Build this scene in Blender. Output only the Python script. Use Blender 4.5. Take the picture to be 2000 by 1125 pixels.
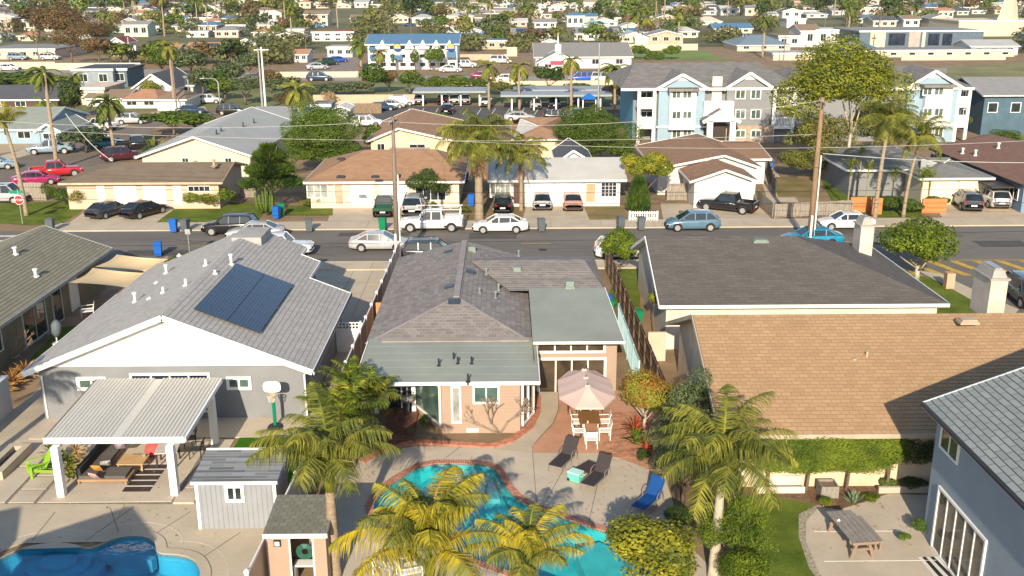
import bpy, math, random
from mathutils import Vector, Matrix
R = math.radians
rnd = random.Random(11)
for o in list(bpy.data.objects): bpy.data.objects.remove(o)
sc = bpy.context.scene
col = sc.collection

# ------------------------------------------------------------------ camera
F, CX, CY, CAMH = 1960., 1000., 562.5, 20.5      # focal length in photo pixels, picture centre, drone height
PITCH, YAW, ROLL = math.atan(602 / 1960.), R(.4), R(.25)
def ray(px, py):
    u, v = (px - CX) / F, -(py - CY) / F
    c, s = math.cos(ROLL), math.sin(ROLL)
    u, v = u * c + v * s, -u * s + v * c
    cp, sp = math.cos(PITCH), math.sin(PITCH)
    x, y, z = u, cp + v * sp, -sp + v * cp
    cy, sy = math.cos(YAW), math.sin(YAW)
    return Vector((x * cy + y * sy, -x * sy + y * cy, z))
def T(y):                                        # terrain height: flat, then a long gentle hill
    return 0. if y < 300 else .24 + .012 * (y - 340) if y > 340 else .012 * (y - 300) ** 2 / 80
def P(px, py, z=0.):                             # point at height z (above flat ground) seen at a photo pixel
    r = ray(px, py); t = (z - CAMH) / r.z
    return Vector((r.x * t, r.y * t, z))
def G(px, py):                                   # point on the terrain
    r = ray(px, py); y = 50.
    for _ in range(60):
        t = (T(y) - CAMH) / r.z if r.z < -1e-4 else 9e3
        y = .5 * y + .5 * min(r.y * t, 4000)
    return Vector((r.x / r.y * y, y, T(y)))
def PY(px, py, Y):                               # point on the plane y = Y
    r = ray(px, py); t = Y / r.y; return Vector((r.x * t, Y, CAMH + r.z * t))
def PX(px, py, X):                               # point on the plane x = X
    r = ray(px, py); t = X / r.x; return Vector((X, r.y * t, CAMH + r.z * t))
cam = bpy.data.cameras.new('camera'); co = bpy.data.objects.new('camera', cam); col.objects.link(co)
f_ = ray(CX, CY).normalized(); r_ = (ray(CX + 100, CY) - ray(CX, CY)).normalized(); u_ = r_.cross(f_)
co.matrix_world = Matrix(((r_.x, u_.x, -f_.x, 0), (r_.y, u_.y, -f_.y, 0), (r_.z, u_.z, -f_.z, CAMH), (0, 0, 0, 1)))
cam.sensor_width = 36; cam.lens = 36 * F / 2000; cam.clip_end = 9000; cam.clip_start = .5
sc.camera = co

# ------------------------------------------------------------------ light
SUN_EL, SUN_AZ = 24., 6.                          # the sun stands behind the camera, a little to its left
w = bpy.data.worlds.new('World'); sc.world = w; w.use_nodes = True
nt = w.node_tree; bg = nt.nodes['Background']
sky = nt.nodes.new('ShaderNodeTexSky'); sky.sky_type = 'NISHITA'; sky.sun_disc = False
sky.sun_elevation = R(SUN_EL); sky.sun_rotation = R(180 + SUN_AZ); sky.altitude = 20; sky.air_density = 1.; sky.dust_density = .6
nt.links.new(sky.outputs[0], bg.inputs[0]); bg.inputs[1].default_value = .125
sl = bpy.data.lights.new('sun', 'SUN'); sl.energy = 5.0; sl.angle = R(.53); sl.color = (1, .86, .66)
so = bpy.data.objects.new('sun', sl); col.objects.link(so)
ld = Vector((math.sin(R(SUN_AZ)) * math.cos(R(SUN_EL)), math.cos(R(SUN_AZ)) * math.cos(R(SUN_EL)), -math.sin(R(SUN_EL))))
so.rotation_euler = ld.to_track_quat('-Z', 'Y').to_euler(); so.location = (-10, -40, 60)
sc.view_settings.view_transform = 'Standard'; sc.view_settings.look = 'None'
sc.view_settings.exposure = .58; sc.view_settings.gamma = 1; sc.view_settings.use_curve_mapping = False
sc.cycles.max_bounces = 6; sc.cycles.transparent_max_bounces = 12; sc.cycles.diffuse_bounces = 3
sc.cycles.glossy_bounces = 2; sc.cycles.caustics_reflective = False; sc.cycles.caustics_refractive = False

# ------------------------------------------------------------------ materials
MT = {}
def _nodes(name):
    m = bpy.data.materials.new(name); m.use_nodes = True; n = m.node_tree
    b = n.nodes['Principled BSDF']; return m, n, b
def nd(n, t, **k):
    q = n.nodes.new(t)
    for a, v in k.items():
        if a.startswith('i_'): q.inputs[a[2:].replace('_', ' ')].default_value = v
        else: setattr(q, a, v)
    return q
def c4(c): return (c[0], c[1], c[2], 1)
def mul(c, k): return tuple(min(1, max(0, x * k)) for x in c)
def mixc(n, fac, a, b, mode='MIX'):
    q = n.nodes.new('ShaderNodeMix'); q.data_type = 'RGBA'; q.blend_type = mode
    for s, v in ((0, fac), (6, a), (7, b)):
        if hasattr(v, 'links'): n.links.new(v, q.inputs[s])
        else: q.inputs[s].default_value = v if s == 0 else c4(v)
    return q.outputs[2]
def noise(n, scale, detail=3, vec=None, rough=.6):
    q = nd(n, 'ShaderNodeTexNoise'); q.inputs['Scale'].default_value = scale; q.inputs['Detail'].default_value = detail
    q.inputs['Roughness'].default_value = rough
    if vec: n.links.new(vec, q.inputs['Vector'])
    return q.outputs['Fac']
def ramp(n, fac, p0, p1):
    q = nd(n, 'ShaderNodeMapRange'); n.links.new(fac, q.inputs[0]); q.inputs[1].default_value = p0; q.inputs[2].default_value = p1
    return q.outputs[0]
def bumpn(n, b, h, strength, dist):
    q = nd(n, 'ShaderNodeBump'); q.inputs['Strength'].default_value = strength; q.inputs['Distance'].default_value = dist
    n.links.new(h, q.inputs['Height']); n.links.new(q.outputs[0], b.inputs['Normal'])
def mat(name, c, rough=.8, var=.15, scale=1.2, c2=None, fine=.1, fscale=14, bump=.2, bd=.01, metal=0., spec=.3, stretch=None, stain=0):
    """a plain surface: broad blotches, fine speckle, a little relief"""
    if name in MT: return MT[name]
    m, n, b = _nodes(name)
    pos = nd(n, 'ShaderNodeNewGeometry').outputs['Position']
    if stretch:
        mp = nd(n, 'ShaderNodeMapping'); mp.inputs['Scale'].default_value = stretch; n.links.new(pos, mp.inputs[0]); pos = mp.outputs[0]
    f1 = ramp(n, noise(n, scale, 4, pos), .3, .7)
    cc = mixc(n, f1, mul(c, 1 - var), c2 or mul(c, 1 + var))
    if fine:
        f2 = ramp(n, noise(n, fscale, 2, pos), .3, .7)
        cc = mixc(n, .6, cc, mixc(n, f2, mul((1, 1, 1), 1 - fine), (1, 1, 1)), 'MULTIPLY')
    if stain:
        f3 = ramp(n, noise(n, scale * .37, 5, pos, .7), .52, .7)
        k = nd(n, 'ShaderNodeMath', operation='MULTIPLY'); n.links.new(f3, k.inputs[0]); k.inputs[1].default_value = stain
        cc = mixc(n, k.outputs[0], cc, mul(c, .5))
    n.links.new(cc, b.inputs['Base Color']); b.inputs['Roughness'].default_value = rough; b.inputs['Metallic'].default_value = metal
    b.inputs['Specular IOR Level'].default_value = spec
    if bump: bumpn(n, b, noise(n, fscale * 1.5, 2, pos), bump, bd)
    MT[name] = m; return m
def shingle(name, c, c2, bw=.5, rh=.28, mort=.02, dark=.5, var=.2, mix=.5):
    """roofing: tabs laid in courses (UV in metres: u along the eave, v up the slope)"""
    m, n, b = _nodes(name)
    uv = nd(n, 'ShaderNodeTexCoord').outputs['UV']
    br = nd(n, 'ShaderNodeTexBrick'); n.links.new(uv, br.inputs[0])
    br.inputs['Color1'].default_value = c4(c); br.inputs['Color2'].default_value = c4(c2); br.inputs['Mortar'].default_value = c4(mul(c, dark))
    br.inputs['Scale'].default_value = 1; br.inputs['Brick Width'].default_value = bw; br.inputs['Row Height'].default_value = rh
    br.inputs['Mortar Size'].default_value = mort; br.inputs['Mortar Smooth'].default_value = .3; br.inputs['Bias'].default_value = mix - .5
    f = ramp(n, noise(n, .5, 4, uv), .3, .7)
    cc = mixc(n, .75, br.outputs[0], mixc(n, f, mul((1, 1, 1), 1 - var), (1, 1, 1)), 'MULTIPLY')
    g = ramp(n, noise(n, 22, 2, uv), .3, .7)
    cc = mixc(n, .5, cc, mixc(n, g, (.62, .62, .62), (1, 1, 1)), 'MULTIPLY')
    n.links.new(cc, b.inputs['Base Color']); b.inputs['Roughness'].default_value = .93; b.inputs['Specular IOR Level'].default_value = .15
    MT[name] = m; return m
def paint(name, c, rough=.25, metal=.0):
    if name in MT: return MT[name]
    m, n, b = _nodes(name); b.inputs['Roughness'].default_value = rough; b.inputs['Metallic'].default_value = metal
    pos = nd(n, 'ShaderNodeNewGeometry').outputs['Position']
    f = ramp(n, noise(n, 2.5, 3, pos), .3, .7)
    n.links.new(mixc(n, f, mul(c, .88), mul(c, 1.05)), b.inputs['Base Color'])
    b.inputs['Coat Weight'].default_value = .6; b.inputs['Coat Roughness'].default_value = .08
    MT[name] = m; return m
def glass(name, c=(.03, .04, .045), rough=.05, var=.5, spec=.6):
    """window glass over a dim room: dark, glossy, slightly uneven"""
    if name in MT: return MT[name]
    m, n, b = _nodes(name); pos = nd(n, 'ShaderNodeNewGeometry').outputs['Position']
    f = ramp(n, noise(n, .9, 3, pos), .35, .65)
    n.links.new(mixc(n, f, mul(c, 1 - var), mul(c, 1 + var)), b.inputs['Base Color'])
    b.inputs['Roughness'].default_value = rough; b.inputs['Specular IOR Level'].default_value = spec
    MT[name] = m; return m
def leaf(name, c, c2, c3=None, rough=.6, tr=.25):
    """foliage: every leaf its own shade"""
    if name in MT: return MT[name]
    m, n, b = _nodes(name)
    g = nd(n, 'ShaderNodeNewGeometry'); r = g.outputs['Random Per Island']
    cc = mixc(n, r, c, c2)
    if c3:
        cc = mixc(n, ramp(n, noise(n, .9, 3, g.outputs['Position']), .42, .62), cc, c3)
    oi = nd(n, 'ShaderNodeObjectInfo')
    cc = mixc(n, .7, cc, mixc(n, oi.outputs['Random'], (.72, .75, .7), (1.2, 1.15, 1.1)), 'MULTIPLY')
    n.links.new(cc, b.inputs['Base Color']); b.inputs['Roughness'].default_value = rough; b.inputs['Specular IOR Level'].default_value = .25
    tl = nd(n, 'ShaderNodeBsdfTranslucent'); n.links.new(cc, tl.inputs[0])
    mx = nd(n, 'ShaderNodeMixShader'); mx.inputs[0].default_value = tr
    n.links.new(b.outputs[0], mx.inputs[1]); n.links.new(tl.outputs[0], mx.inputs[2])
    n.links.new(mx.outputs[0], n.nodes['Material Output'].inputs[0])
    MT[name] = m; return m

# ------------------------------------------------------------------ mesh collector
class B:
    def __init__(s): s.v = []; s.f = []; s.m = []; s.uv = []
    def poly(s, pts, mi=0, uv=None):
        k = len(s.v); s.v += [tuple(p) for p in pts]; s.f.append(tuple(range(k, k + len(pts)))); s.m.append(mi)
        s.uv.append(uv or [(p[0] * .7 + p[1] * .7, p[2] if len(p) > 2 else 0) for p in pts])
        return s
    def box(s, x0, x1, y0, y1, z0, z1, mi=0):
        p = [(x, y, z) for z in (z0, z1) for y in (y0, y1) for x in (x0, x1)]
        for q in ((0, 2, 3, 1), (4, 5, 7, 6), (0, 1, 5, 4), (2, 6, 7, 3), (0, 4, 6, 2), (1, 3, 7, 5)):
            s.poly([p[i] for i in q], mi)
        return s
    def bar(s, a, b, w, h, mi=0, up=(0, 0, 1)):          # box along a-b, w wide, h high, centred on the line
        a, b = Vector(a), Vector(b); d = (b - a).normalized(); u = Vector(up)
        if abs(d.dot(u)) > .95: u = Vector((1, 0, 0))
        x = d.cross(u).normalized() * w / 2; z = x.cross(d).normalized() * h / 2
        q = [a - x - z, a + x - z, a + x + z, a - x + z, b - x - z, b + x - z, b + x + z, b - x + z]
        for i in ((0, 1, 2, 3), (5, 4, 7, 6), (1, 0, 4, 5), (3, 2, 6, 7), (0, 3, 7, 4), (2, 1, 5, 6)):
            s.poly([q[j] for j in i], mi)
        return s
    def tube(s, pts, rad, n=8, mi=0, cap=True):
        pts = [Vector(p) for p in pts]
        if not hasattr(rad, '__len__'): rad = [rad] * len(pts)
        k = len(s.v); N = len(pts)
        for i, p in enumerate(pts):
            d = (pts[min(i + 1, N - 1)] - pts[max(i - 1, 0)]).normalized()
            u = Vector((1, 0, 0)) if abs(d.x) < .8 else Vector((0, 1, 0))
            a = d.cross(u).normalized(); c = d.cross(a)
            for j in range(n):
                t = 2 * math.pi * j / n; s.v.append(tuple(p + (a * math.cos(t) + c * math.sin(t)) * rad[i]))
        for i in range(N - 1):
            for j in range(n):
                j2 = (j + 1) % n; s.f.append((k + i * n + j, k + i * n + j2, k + (i + 1) * n + j2, k + (i + 1) * n + j)); s.m.append(mi); s.uv.append(None)
        if cap:
            s.f.append(tuple(k + j for j in reversed(range(n)))); s.m.append(mi); s.uv.append(None)
            s.f.append(tuple(k + (N - 1) * n + j for j in range(n))); s.m.append(mi); s.uv.append(None)
        return s
    def cyl(s, x, y, z0, z1, r, n=12, r2=None, mi=0): return s.tube([(x, y, z0), (x, y, z1)], [r, r if r2 is None else r2], n, mi)
    def prism(s, outline, z0, z1, mi=0):                 # flat outline (x,y) ccw, extruded
        a = [(p[0], p[1], z0) for p in outline]; b = [(p[0], p[1], z1) for p in outline]; n = len(a)
        s.poly(b, mi); s.poly(a[::-1], mi)
        for i in range(n): j = (i + 1) % n; s.poly([a[i], a[j], b[j], b[i]], mi)
        return s
    def build(s, name, mats, th=None, parent=None, smooth=False, org=None):
        o = org if org is not None else (th.o if th else Vector((0, 0, 0)))
        me = bpy.data.meshes.new(name)
        me.from_pydata([(v[0] - o[0], v[1] - o[1], v[2] - o[2]) for v in s.v], [], s.f)
        if not isinstance(mats, (list, tuple)): mats = [mats]
        for m in mats: me.materials.append(m)
        if len(mats) > 1: me.polygons.foreach_set('material_index', s.m)
        if any(u for u in s.uv):
            L = me.uv_layers.new(name='UVMap'); flat = []
            for f, u in zip(s.f, s.uv):
                for c in (u or [(0, 0)] * len(f)): flat += [c[0], c[1]]
            L.data.foreach_set('uv', flat)
        if smooth: me.polygons.foreach_set('use_smooth', [True] * len(me.polygons))
        me.update()
        ob = bpy.data.objects.new(name, me); col.objects.link(ob)
        if th: ob.parent = parent or th.e
        else: ob.location = o
        return ob
def tag(o, label=None, cat=None, group=None, kind=None):
    if label: o['label'] = label
    if cat: o['category'] = cat
    if group: o['group'] = group
    if kind: o['kind'] = kind
    return o
class Thing:                                              # an Empty at the base that parents the parts
    def __init__(s, name, label, cat, loc=(0, 0, 0), rz=0, group=None, local=False):
        s.e = bpy.data.objects.new(name, None); col.objects.link(s.e); s.e.location = loc; s.e.rotation_euler = (0, 0, rz)
        s.e.empty_display_size = .3
        s.o = Vector((0, 0, 0)) if local else Vector(loc); tag(s.e, label, cat, group)
def single(name, b, m, label, cat, group=None, smooth=False):
    xs = [v[0] for v in b.v]; ys = [v[1] for v in b.v]; zs = [v[2] for v in b.v]
    o = Vector(((min(xs) + max(xs)) / 2, (min(ys) + max(ys)) / 2, min(zs)))
    return tag(b.build(name, m, org=o, smooth=smooth), label, cat, group)
def struct(name, b, m, **k): return tag(b.build(name, m, **k), kind='structure')
def dup(e, loc=None, rz=None, label=None, group=None, scale=None, swap=None):
    """copy a thing with its parts and sub-parts; swap = {material: other material}"""
    def cp(o, par):
        c = o.copy(); col.objects.link(c); c.parent = par
        if swap and o.type == 'MESH':
            for i, s in enumerate(o.material_slots):
                if s.material in swap: c.material_slots[i].link = 'OBJECT'; c.material_slots[i].material = swap[s.material]
        for ch in KIDS(o): cp(ch, c)
        return c
    r = cp(e, None)
    if loc is not None: r.location = loc
    if rz is not None: r.rotation_euler = (0, 0, rz)
    if scale is not None: r.scale = (scale,) * 3 if not hasattr(scale, '__len__') else scale
    if label: r['label'] = label
    if group: r['group'] = group
    return r
_kid = {}
def KIDS(o):
    if o.name not in _kid: _kid[o.name] = list(o.children)
    return _kid[o.name]
def share(name, me, th, loc=(0, 0, 0), rot=(0, 0, 0), scale=1, parent=None):
    o = bpy.data.objects.new(name, me); col.objects.link(o); o.parent = parent or th.e
    o.location = Vector(loc) - th.o; o.rotation_euler = rot; o.scale = (scale,) * 3 if not hasattr(scale, '__len__') else scale
    return o

# ------------------------------------------------------------------ roofs
def clip(poly, lo, hi):
    for side, lim in ((1, lo), (-1, hi)):
        out = []
        for i in range(len(poly)):
            a, b = poly[i], poly[(i + 1) % len(poly)]
            da, db = side * (a[1] - lim), side * (b[1] - lim)
            if da >= 0: out.append(a)
            if (da > 0 > db) or (da < 0 < db):
                t = da / (da - db); out.append((a[0] + (b[0] - a[0]) * t, a[1] + (b[1] - a[1]) * t))
        poly = out
        if len(poly) < 3: return []
    return poly
def rplane(b, pts, course=None, th=.02, mi=0, under=.14, umi=None):
    """one roof plane; pts ccw from above, first edge is the eave. Courses overlap like real ones."""
    pts = [Vector(p) for p in pts]; p0 = pts[0]; e = (pts[1] - p0).normalized()
    n = (pts[1] - p0).cross(pts[2] - p0).normalized()
    if n.z < 0: n = -n
    s = n.cross(e).normalized()
    if s.z < 0: s = -s
    q = [((p - p0).dot(e), (p - p0).dot(s)) for p in pts]
    hi = max(p[1] for p in q)
    if not course:
        b.poly(pts, mi, [(u, v) for u, v in q])
    else:
        k = max(1, round(hi / course)); c = hi / k
        for i in range(k):
            lo = i * c; c_ = clip(q, lo, lo + c)
            if not c_: continue
            f = lambda u, v: p0 + e * u + s * v + n * th * (1 - (v - lo) / c)
            b.poly([f(u, v) for u, v in c_], mi, [(u, v * course / c) for u, v in c_])
            low = [p for p in c_ if abs(p[1] - lo) < 1e-5]
            if len(low) >= 2:
                a_, b_ = min(low), max(low)
                g = lambda p: p0 + e * p[0] + s * (p[1] - .004)
                b.poly([g(a_), g(b_), f(*b_), f(*a_)], mi, [(a_[0], .01)] * 4)
    if under and umi is not None: b.poly([p - Vector((0, 0, under)) for p in reversed(pts)], umi)
def board(b, a, c, h=.2, t=.05, out=(0, 0, 0), mi=0):    # fascia board hanging under a roof edge
    a = Vector(a) + Vector(out) * t; c = Vector(c) + Vector(out) * t
    b.bar(a - Vector((0, 0, h / 2 - .03)), c - Vector((0, 0, h / 2 - .03)), t, h, mi)
def house(name, label, x0, x1, y0, y1, ze, zr, axis='y', hs=0, hn=0, oh=.5, roof=None, wall=None, trim=None, course=None, th=.02,
          cat='house', group=None, zb=0., ridge=None, fascia=.2, sub=None, nf=True):
    """eave outline x0..x1,y0..y1 at height ze, ridge zr along axis; hs/hn hip insets at the low/high end of the ridge"""
    T_ = sub or Thing(name, label, cat, ((x0 + x1) / 2, (y0 + y1) / 2, zb), group=group)
    if axis == 'y':
        c = (x0 + x1) / 2 if ridge is None else ridge
        A, Bv = (c, y0 + hs, zr), (c, y1 - hn, zr)
        pl = [[(x1, y0, ze), (x1, y1, ze), Bv, A], [(x0, y1, ze), (x0, y0, ze), A, Bv]]
        if hs: pl.append([(x0, y0, ze), (x1, y0, ze), A])
        if hn: pl.append([(x1, y1, ze), (x0, y1, ze), Bv])
    else:
        c = (y0 + y1) / 2 if ridge is None else ridge
        A, Bv = (x0 + hs, c, zr), (x1 - hn, c, zr)
        pl = [[(x0, y0, ze), (x1, y0, ze), Bv, A], [(x1, y1, ze), (x0, y1, ze), A, Bv]]
        if hs: pl.append([(x0, y1, ze), (x0, y0, ze), A])
        if hn: pl.append([(x1, y0, ze), (x1, y1, ze), Bv])
    r = B()
    for p in pl: rplane(r, p, course, th, 0, .16, 1)
    T_.roof = r.build('roof', [roof, trim], T_)
    f = B()
    if axis == 'y':
        for X, sx in ((x0, -1), (x1, 1)): board(f, (X, y0, ze), (X, y1, ze), fascia, .05, (sx, 0, 0))
        for Y, sy, h, E in ((y0, -1, hs, A), (y1, 1, hn, Bv)):
            if sy > 0 and not nf: continue
            if h: board(f, (x0, Y, ze), (x1, Y, ze), fascia, .05, (0, sy, 0))
            else:
                board(f, (x0, Y, ze), E, fascia, .05, (0, sy, 0)); board(f, E, (x1, Y, ze), fascia, .05, (0, sy, 0))
    else:
        for Y, sy in ((y0, -1), (y1, 1)): board(f, (x0, Y, ze), (x1, Y, ze), fascia, .05, (0, sy, 0))
        for X, sx, h, E in ((x0, -1, hs, A), (x1, 1, hn, Bv)):
            if h: board(f, (X, y0, ze), (X, y1, ze), fascia, .05, (sx, 0, 0))
            else:
                board(f, (X, y0, ze), E, fascia, .05, (sx, 0, 0)); board(f, E, (X, y1, ze), fascia, .05, (sx, 0, 0))
    f.build('fascia', trim, T_)
    wb = B(); a0, a1, b0, b1 = x0 + oh, x1 - oh, y0 + oh, y1 - oh; d = .17
    if axis == 'y':
        s0 = (zr - ze) / (c - x0); s1 = (zr - ze) / (x1 - c); ew, ee = ze + oh * s0 - d, ze + oh * s1 - d
        for Y, h, fl in ((b0, hs, 0), (b1, hn, 1)):
            e_ = min(ew, ee) if h else None
            q = [(a0, Y, zb), (a1, Y, zb), (a1, Y, e_ or ee)] + ([] if h else [(c, Y, zr - d)]) + [(a0, Y, e_ or ew)]
            wb.poly(q[::-1] if fl else q)
        wb.poly([(a0, b1, zb), (a0, b0, zb), (a0, b0, ew), (a0, b1, ew)]); wb.poly([(a1, b0, zb), (a1, b1, zb), (a1, b1, ee), (a1, b0, ee)])
    else:
        s0 = (zr - ze) / (c - y0); s1 = (zr - ze) / (y1 - c); ew, ee = ze + oh * s0 - d, ze + oh * s1 - d
        for X, h, fl in ((a0, hs, 1), (a1, hn, 0)):
            e_ = min(ew, ee) if h else None
            q = [(X, b0, zb), (X, b1, zb), (X, b1, e_ or ee)] + ([] if h else [(X, c, zr - d)]) + [(X, b0, e_ or ew)]
            wb.poly(q[::-1] if fl else q)
        wb.poly([(a0, b0, zb), (a1, b0, zb), (a1, b0, ew), (a0, b0, ew)]); wb.poly([(a1, b1, zb), (a0, b1, zb), (a0, b1, ee), (a1, b1, ee)])
    T_.wall = wb.build('wall', wall, T_)
    T_.S, T_.N, T_.W, T_.E = b0, b1, a0, a1
    T_.z = lambda x, y: ze + ((x - x0) * (zr - ze) / (c - x0) if x < c else (x1 - x) * (zr - ze) / (x1 - c)) if axis == 'y' else ze + ((y - y0) * (zr - ze) / (c - y0) if y < c else (y1 - y) * (zr - ze) / (y1 - c))
    return T_
def face(fc, pl):                                         # maps (u, outward, z) on a wall to a point
    if fc == 'S': return lambda u, o, z: (u, pl - o, z)
    if fc == 'N': return lambda u, o, z: (u, pl + o, z)
    if fc == 'W': return lambda u, o, z: (pl - o, u, z)
    return lambda u, o, z: (pl + o, u, z)
def slab(b, g, u0, u1, z0, z1, o0, o1, mi=0):
    p = [g(u, o, z) for o in (o0, o1) for z in (z0, z1) for u in (u0, u1)]
    for q in ((4, 5, 7, 6), (0, 1, 5, 4), (2, 6, 7, 3), (0, 4, 6, 2), (1, 3, 7, 5)): b.poly([p[i] for i in q], mi)
def window(T_, fc, pl, u0, u1, z0, z1, fm, gm, div=2, fw=.09, name='window', rows=1, sub=True, dep=.07, label=None):
    g = face(fc, pl); b = B()
    slab(b, g, u0 - fw, u1 + fw, z0 - fw, z0, 0, dep); slab(b, g, u0 - fw, u1 + fw, z1, z1 + fw, 0, dep)
    slab(b, g, u0 - fw, u0, z0, z1, 0, dep); slab(b, g, u1, u1 + fw, z0, z1, 0, dep)
    for i in range(1, div): u = u0 + (u1 - u0) * i / div; slab(b, g, u - fw * .3, u + fw * .3, z0, z1, 0, dep * .8)
    for i in range(1, rows): z = z0 + (z1 - z0) * i / rows; slab(b, g, u0, u1, z - fw * .2, z + fw * .2, 0, dep * .7)
    f = b.build(name, fm, T_)
    if label: f['label'] = label
    for i in range(div):
        p = B(); a, c = u0 + (u1 - u0) * i / div, u0 + (u1 - u0) * (i + 1) / div
        slab(p, g, a, c, z0, z1, 0, .025); p.build('pane', gm, T_, f)
    return f
def door(T_, fc, pl, u0, u1, z0, z1, m, fm=None, name='door', panels=0, dep=.04, rows=0, knob=True):
    g = face(fc, pl); b = B(); slab(b, g, u0, u1, z0, z1, 0, dep)
    d = b.build(name, m, T_)
    if rows:
        nx = panels or 1
        for j in range(rows):
            q = B()
            for i in range(nx):
                a = u0 + (u1 - u0) * (i + .06) / nx; c = u0 + (u1 - u0) * (i + .94) / nx; h = (z1 - z0) / rows
                slab(q, g, a, c, z0 + h * (j + .08), z0 + h * (j + .92), dep, dep + .02)
            q.build('panel', m, T_, d)
    if fm:
        f = B(); k = .08
        slab(f, g, u0 - k, u0, z0, z1 + k, 0, dep + .03); slab(f, g, u1, u1 + k, z0, z1 + k, 0, dep + .03); slab(f, g, u0, u1, z1, z1 + k, 0, dep + .03)
        f.build('door_frame', fm, T_)
    return d
def vent(T_, x, y, z, h=.45, r=.06, m=None, cap=False, lean=0, name='vent_pipe'):
    b = B(); b.cyl(x, y, z - .15, z + h, r, 8)
    b.cyl(x, y, z - .02, z + .05, r * 2.4, 8)
    if cap: b.cyl(x, y, z + h, z + h + .1, r * 1.7, 8)
    return b.build(name, m, T_)
def boxvent(T_, x, y, z, w=.5, d=.4, h=.16, m=None, sl=0):
    b = B(); b.box(x - w / 2, x + w / 2, y - d / 2, y + d / 2, z - .1, z + h); b.box(x - w * .62, x + w * .62, y - d * .62, y + d * .62, z - .1, z + .03 + sl)
    return b.build('roof_vent', m, T_)
from mathutils.geometry import tessellate_polygon
# ------------------------------------------------------------------ shared surfaces
white = mat('white_paint', (.80, .79, .76), .5, .05, fine=.03, bump=.03)
cream = mat('cream_paint', (.74, .66, .52), .7, .06, fine=.04, bump=.1)
conc = mat('concrete', (.48, .41, .31), .9, .10, .5, fine=.10, fscale=6, bump=.15, stain=.22)
conc2 = mat('pale_concrete', (.50, .43, .34), .9, .09, .6, fine=.08, fscale=7, bump=.15, stain=.2)
asph = mat('asphalt', (.165, .15, .135), .9, .16, .25, fine=.22, fscale=5, bump=.25, stretch=(.25, 1, 1), stain=.25)
dirt = mat('dry_earth', (.26, .18, .105), .95, .3, .35, fine=.25, bump=.5, bd=.03)
grass = mat('lawn_grass', (.10, .17, .022), .95, .3, .5, c2=(.19, .23, .04), fine=.4, fscale=11, bump=.8, bd=.05, spec=.05)
drygrass = mat('dry_lawn', (.20, .19, .05), .95, .3, .35, c2=(.30, .21, .10), fine=.35, fscale=9, bump=.8, bd=.05)
turf = mat('artificial_turf', (.045, .15, .012), .95, .15, .6, fine=.4, fscale=16, bump=.6, bd=.03, spec=.05)
red = mat('salmon_concrete', (.50, .27, .17), .85, .16, .7, fine=.12, fscale=5, bump=.2, stain=.15)
brickm = mat('red_brick', (.42, .17, .11), .85, .35, 6, fine=.2, bump=.3)
darkm = mat('dark_metal', (.03, .03, .032), .5, .1)
metal = mat('galvanized_metal', (.42, .42, .42), .45, .1, metal=.4)
wood = mat('weathered_wood', (.23, .165, .11), .85, .3, 2, fine=.25, bump=.3, stretch=(4, 4, .6))
gw = mat('grey_wood', (.30, .26, .215), .85, .25, 2, fine=.25, bump=.3, stretch=(4, 4, .6))
dwood = mat('dark_brown_wood', (.075, .045, .03), .8, .3, 3, fine=.2, bump=.3)
cedar = mat('new_cedar', (.50, .27, .10), .75, .2, 3, fine=.15, bump=.2, stretch=(5, 5, .5))
gl = glass('window_glass', (.022, .032, .034), .04, .5); glg = glass('green_window_glass', (.07, .12, .10), .06, .35)
glw = glass('curtained_glass', (.30, .31, .28), .15, .35); gld = glass('brown_glass', (.06, .045, .03), .04, .5)
glb = glass('blue_black_glass', (.02, .03, .05), .04, .5)

# ------------------------------------------------------------------ ground
g = B()
rows = [-120, -10, 20, 95, 160, 230, 300, 310, 320, 330, 340, 500, 800, 1400, 2600, 5200]
def strip(xs, ys):
    for y0, y1 in zip(ys, ys[1:]):
        for a, b in zip(xs, xs[1:]): g.poly([(a, y0, T(y0)), (b, y0, T(y0)), (b, y1, T(y1)), (a, y1, T(y1))])
HX0, HX1, HY0, HY1 = -45, 30, 20, 72
strip([-3500, -600, -200, HX0], rows[:3] + [HY1] + rows[3:]); strip([HX1, 200, 600, 3500], rows[:3] + [HY1] + rows[3:])
strip([HX0, HX1], [-120, -10, HY0]); strip([HX0, HX1], [HY1] + rows[3:])
def px(l, z=0): return [tuple(P(a, b, z))[:2] for a, b in l]
pool_c = px([(789, 929), (831, 907), (895, 906), (959, 909), (975, 930), (994, 963), (1029, 989), (1079, 1005), (1157, 1032), (1215, 1048), (1290, 1090), (1310, 1160), (1120, 1165), (1010, 1122), (920, 1092), (830, 1050), (752, 1014), (724, 997), (745, 960)])
pool_l = px([(-60, 1120), (0, 1092), (22, 1080), (61, 1066), (108, 1061), (146, 1064), (171, 1073), (193, 1066), (225, 1051), (263, 1045), (290, 1050), (305, 1062), (305, 1083), (351, 1084), (378, 1093), (389, 1109), (392, 1125), (380, 1180), (200, 1240), (-60, 1240)])
def offs(pl, d):                                          # outline grown outwards by d (pl may be cw or ccw)
    n = len(pl); ar = sum(pl[i][0] * pl[(i + 1) % n][1] - pl[(i + 1) % n][0] * pl[i][1] for i in range(n)); sg = -1 if ar < 0 else 1
    out = []
    for i in range(n):
        a, b, c = Vector(pl[i - 1]), Vector(pl[i]), Vector(pl[(i + 1) % n])
        e1 = (b - a).normalized(); e2 = (c - b).normalized()
        n1 = Vector((e1.y, -e1.x)) * sg; n2 = Vector((e2.y, -e2.x)) * sg; m = (n1 + n2); m = m / max(.55, m.dot(n1))
        out.append(tuple(b + m * d))
    return out
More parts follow.
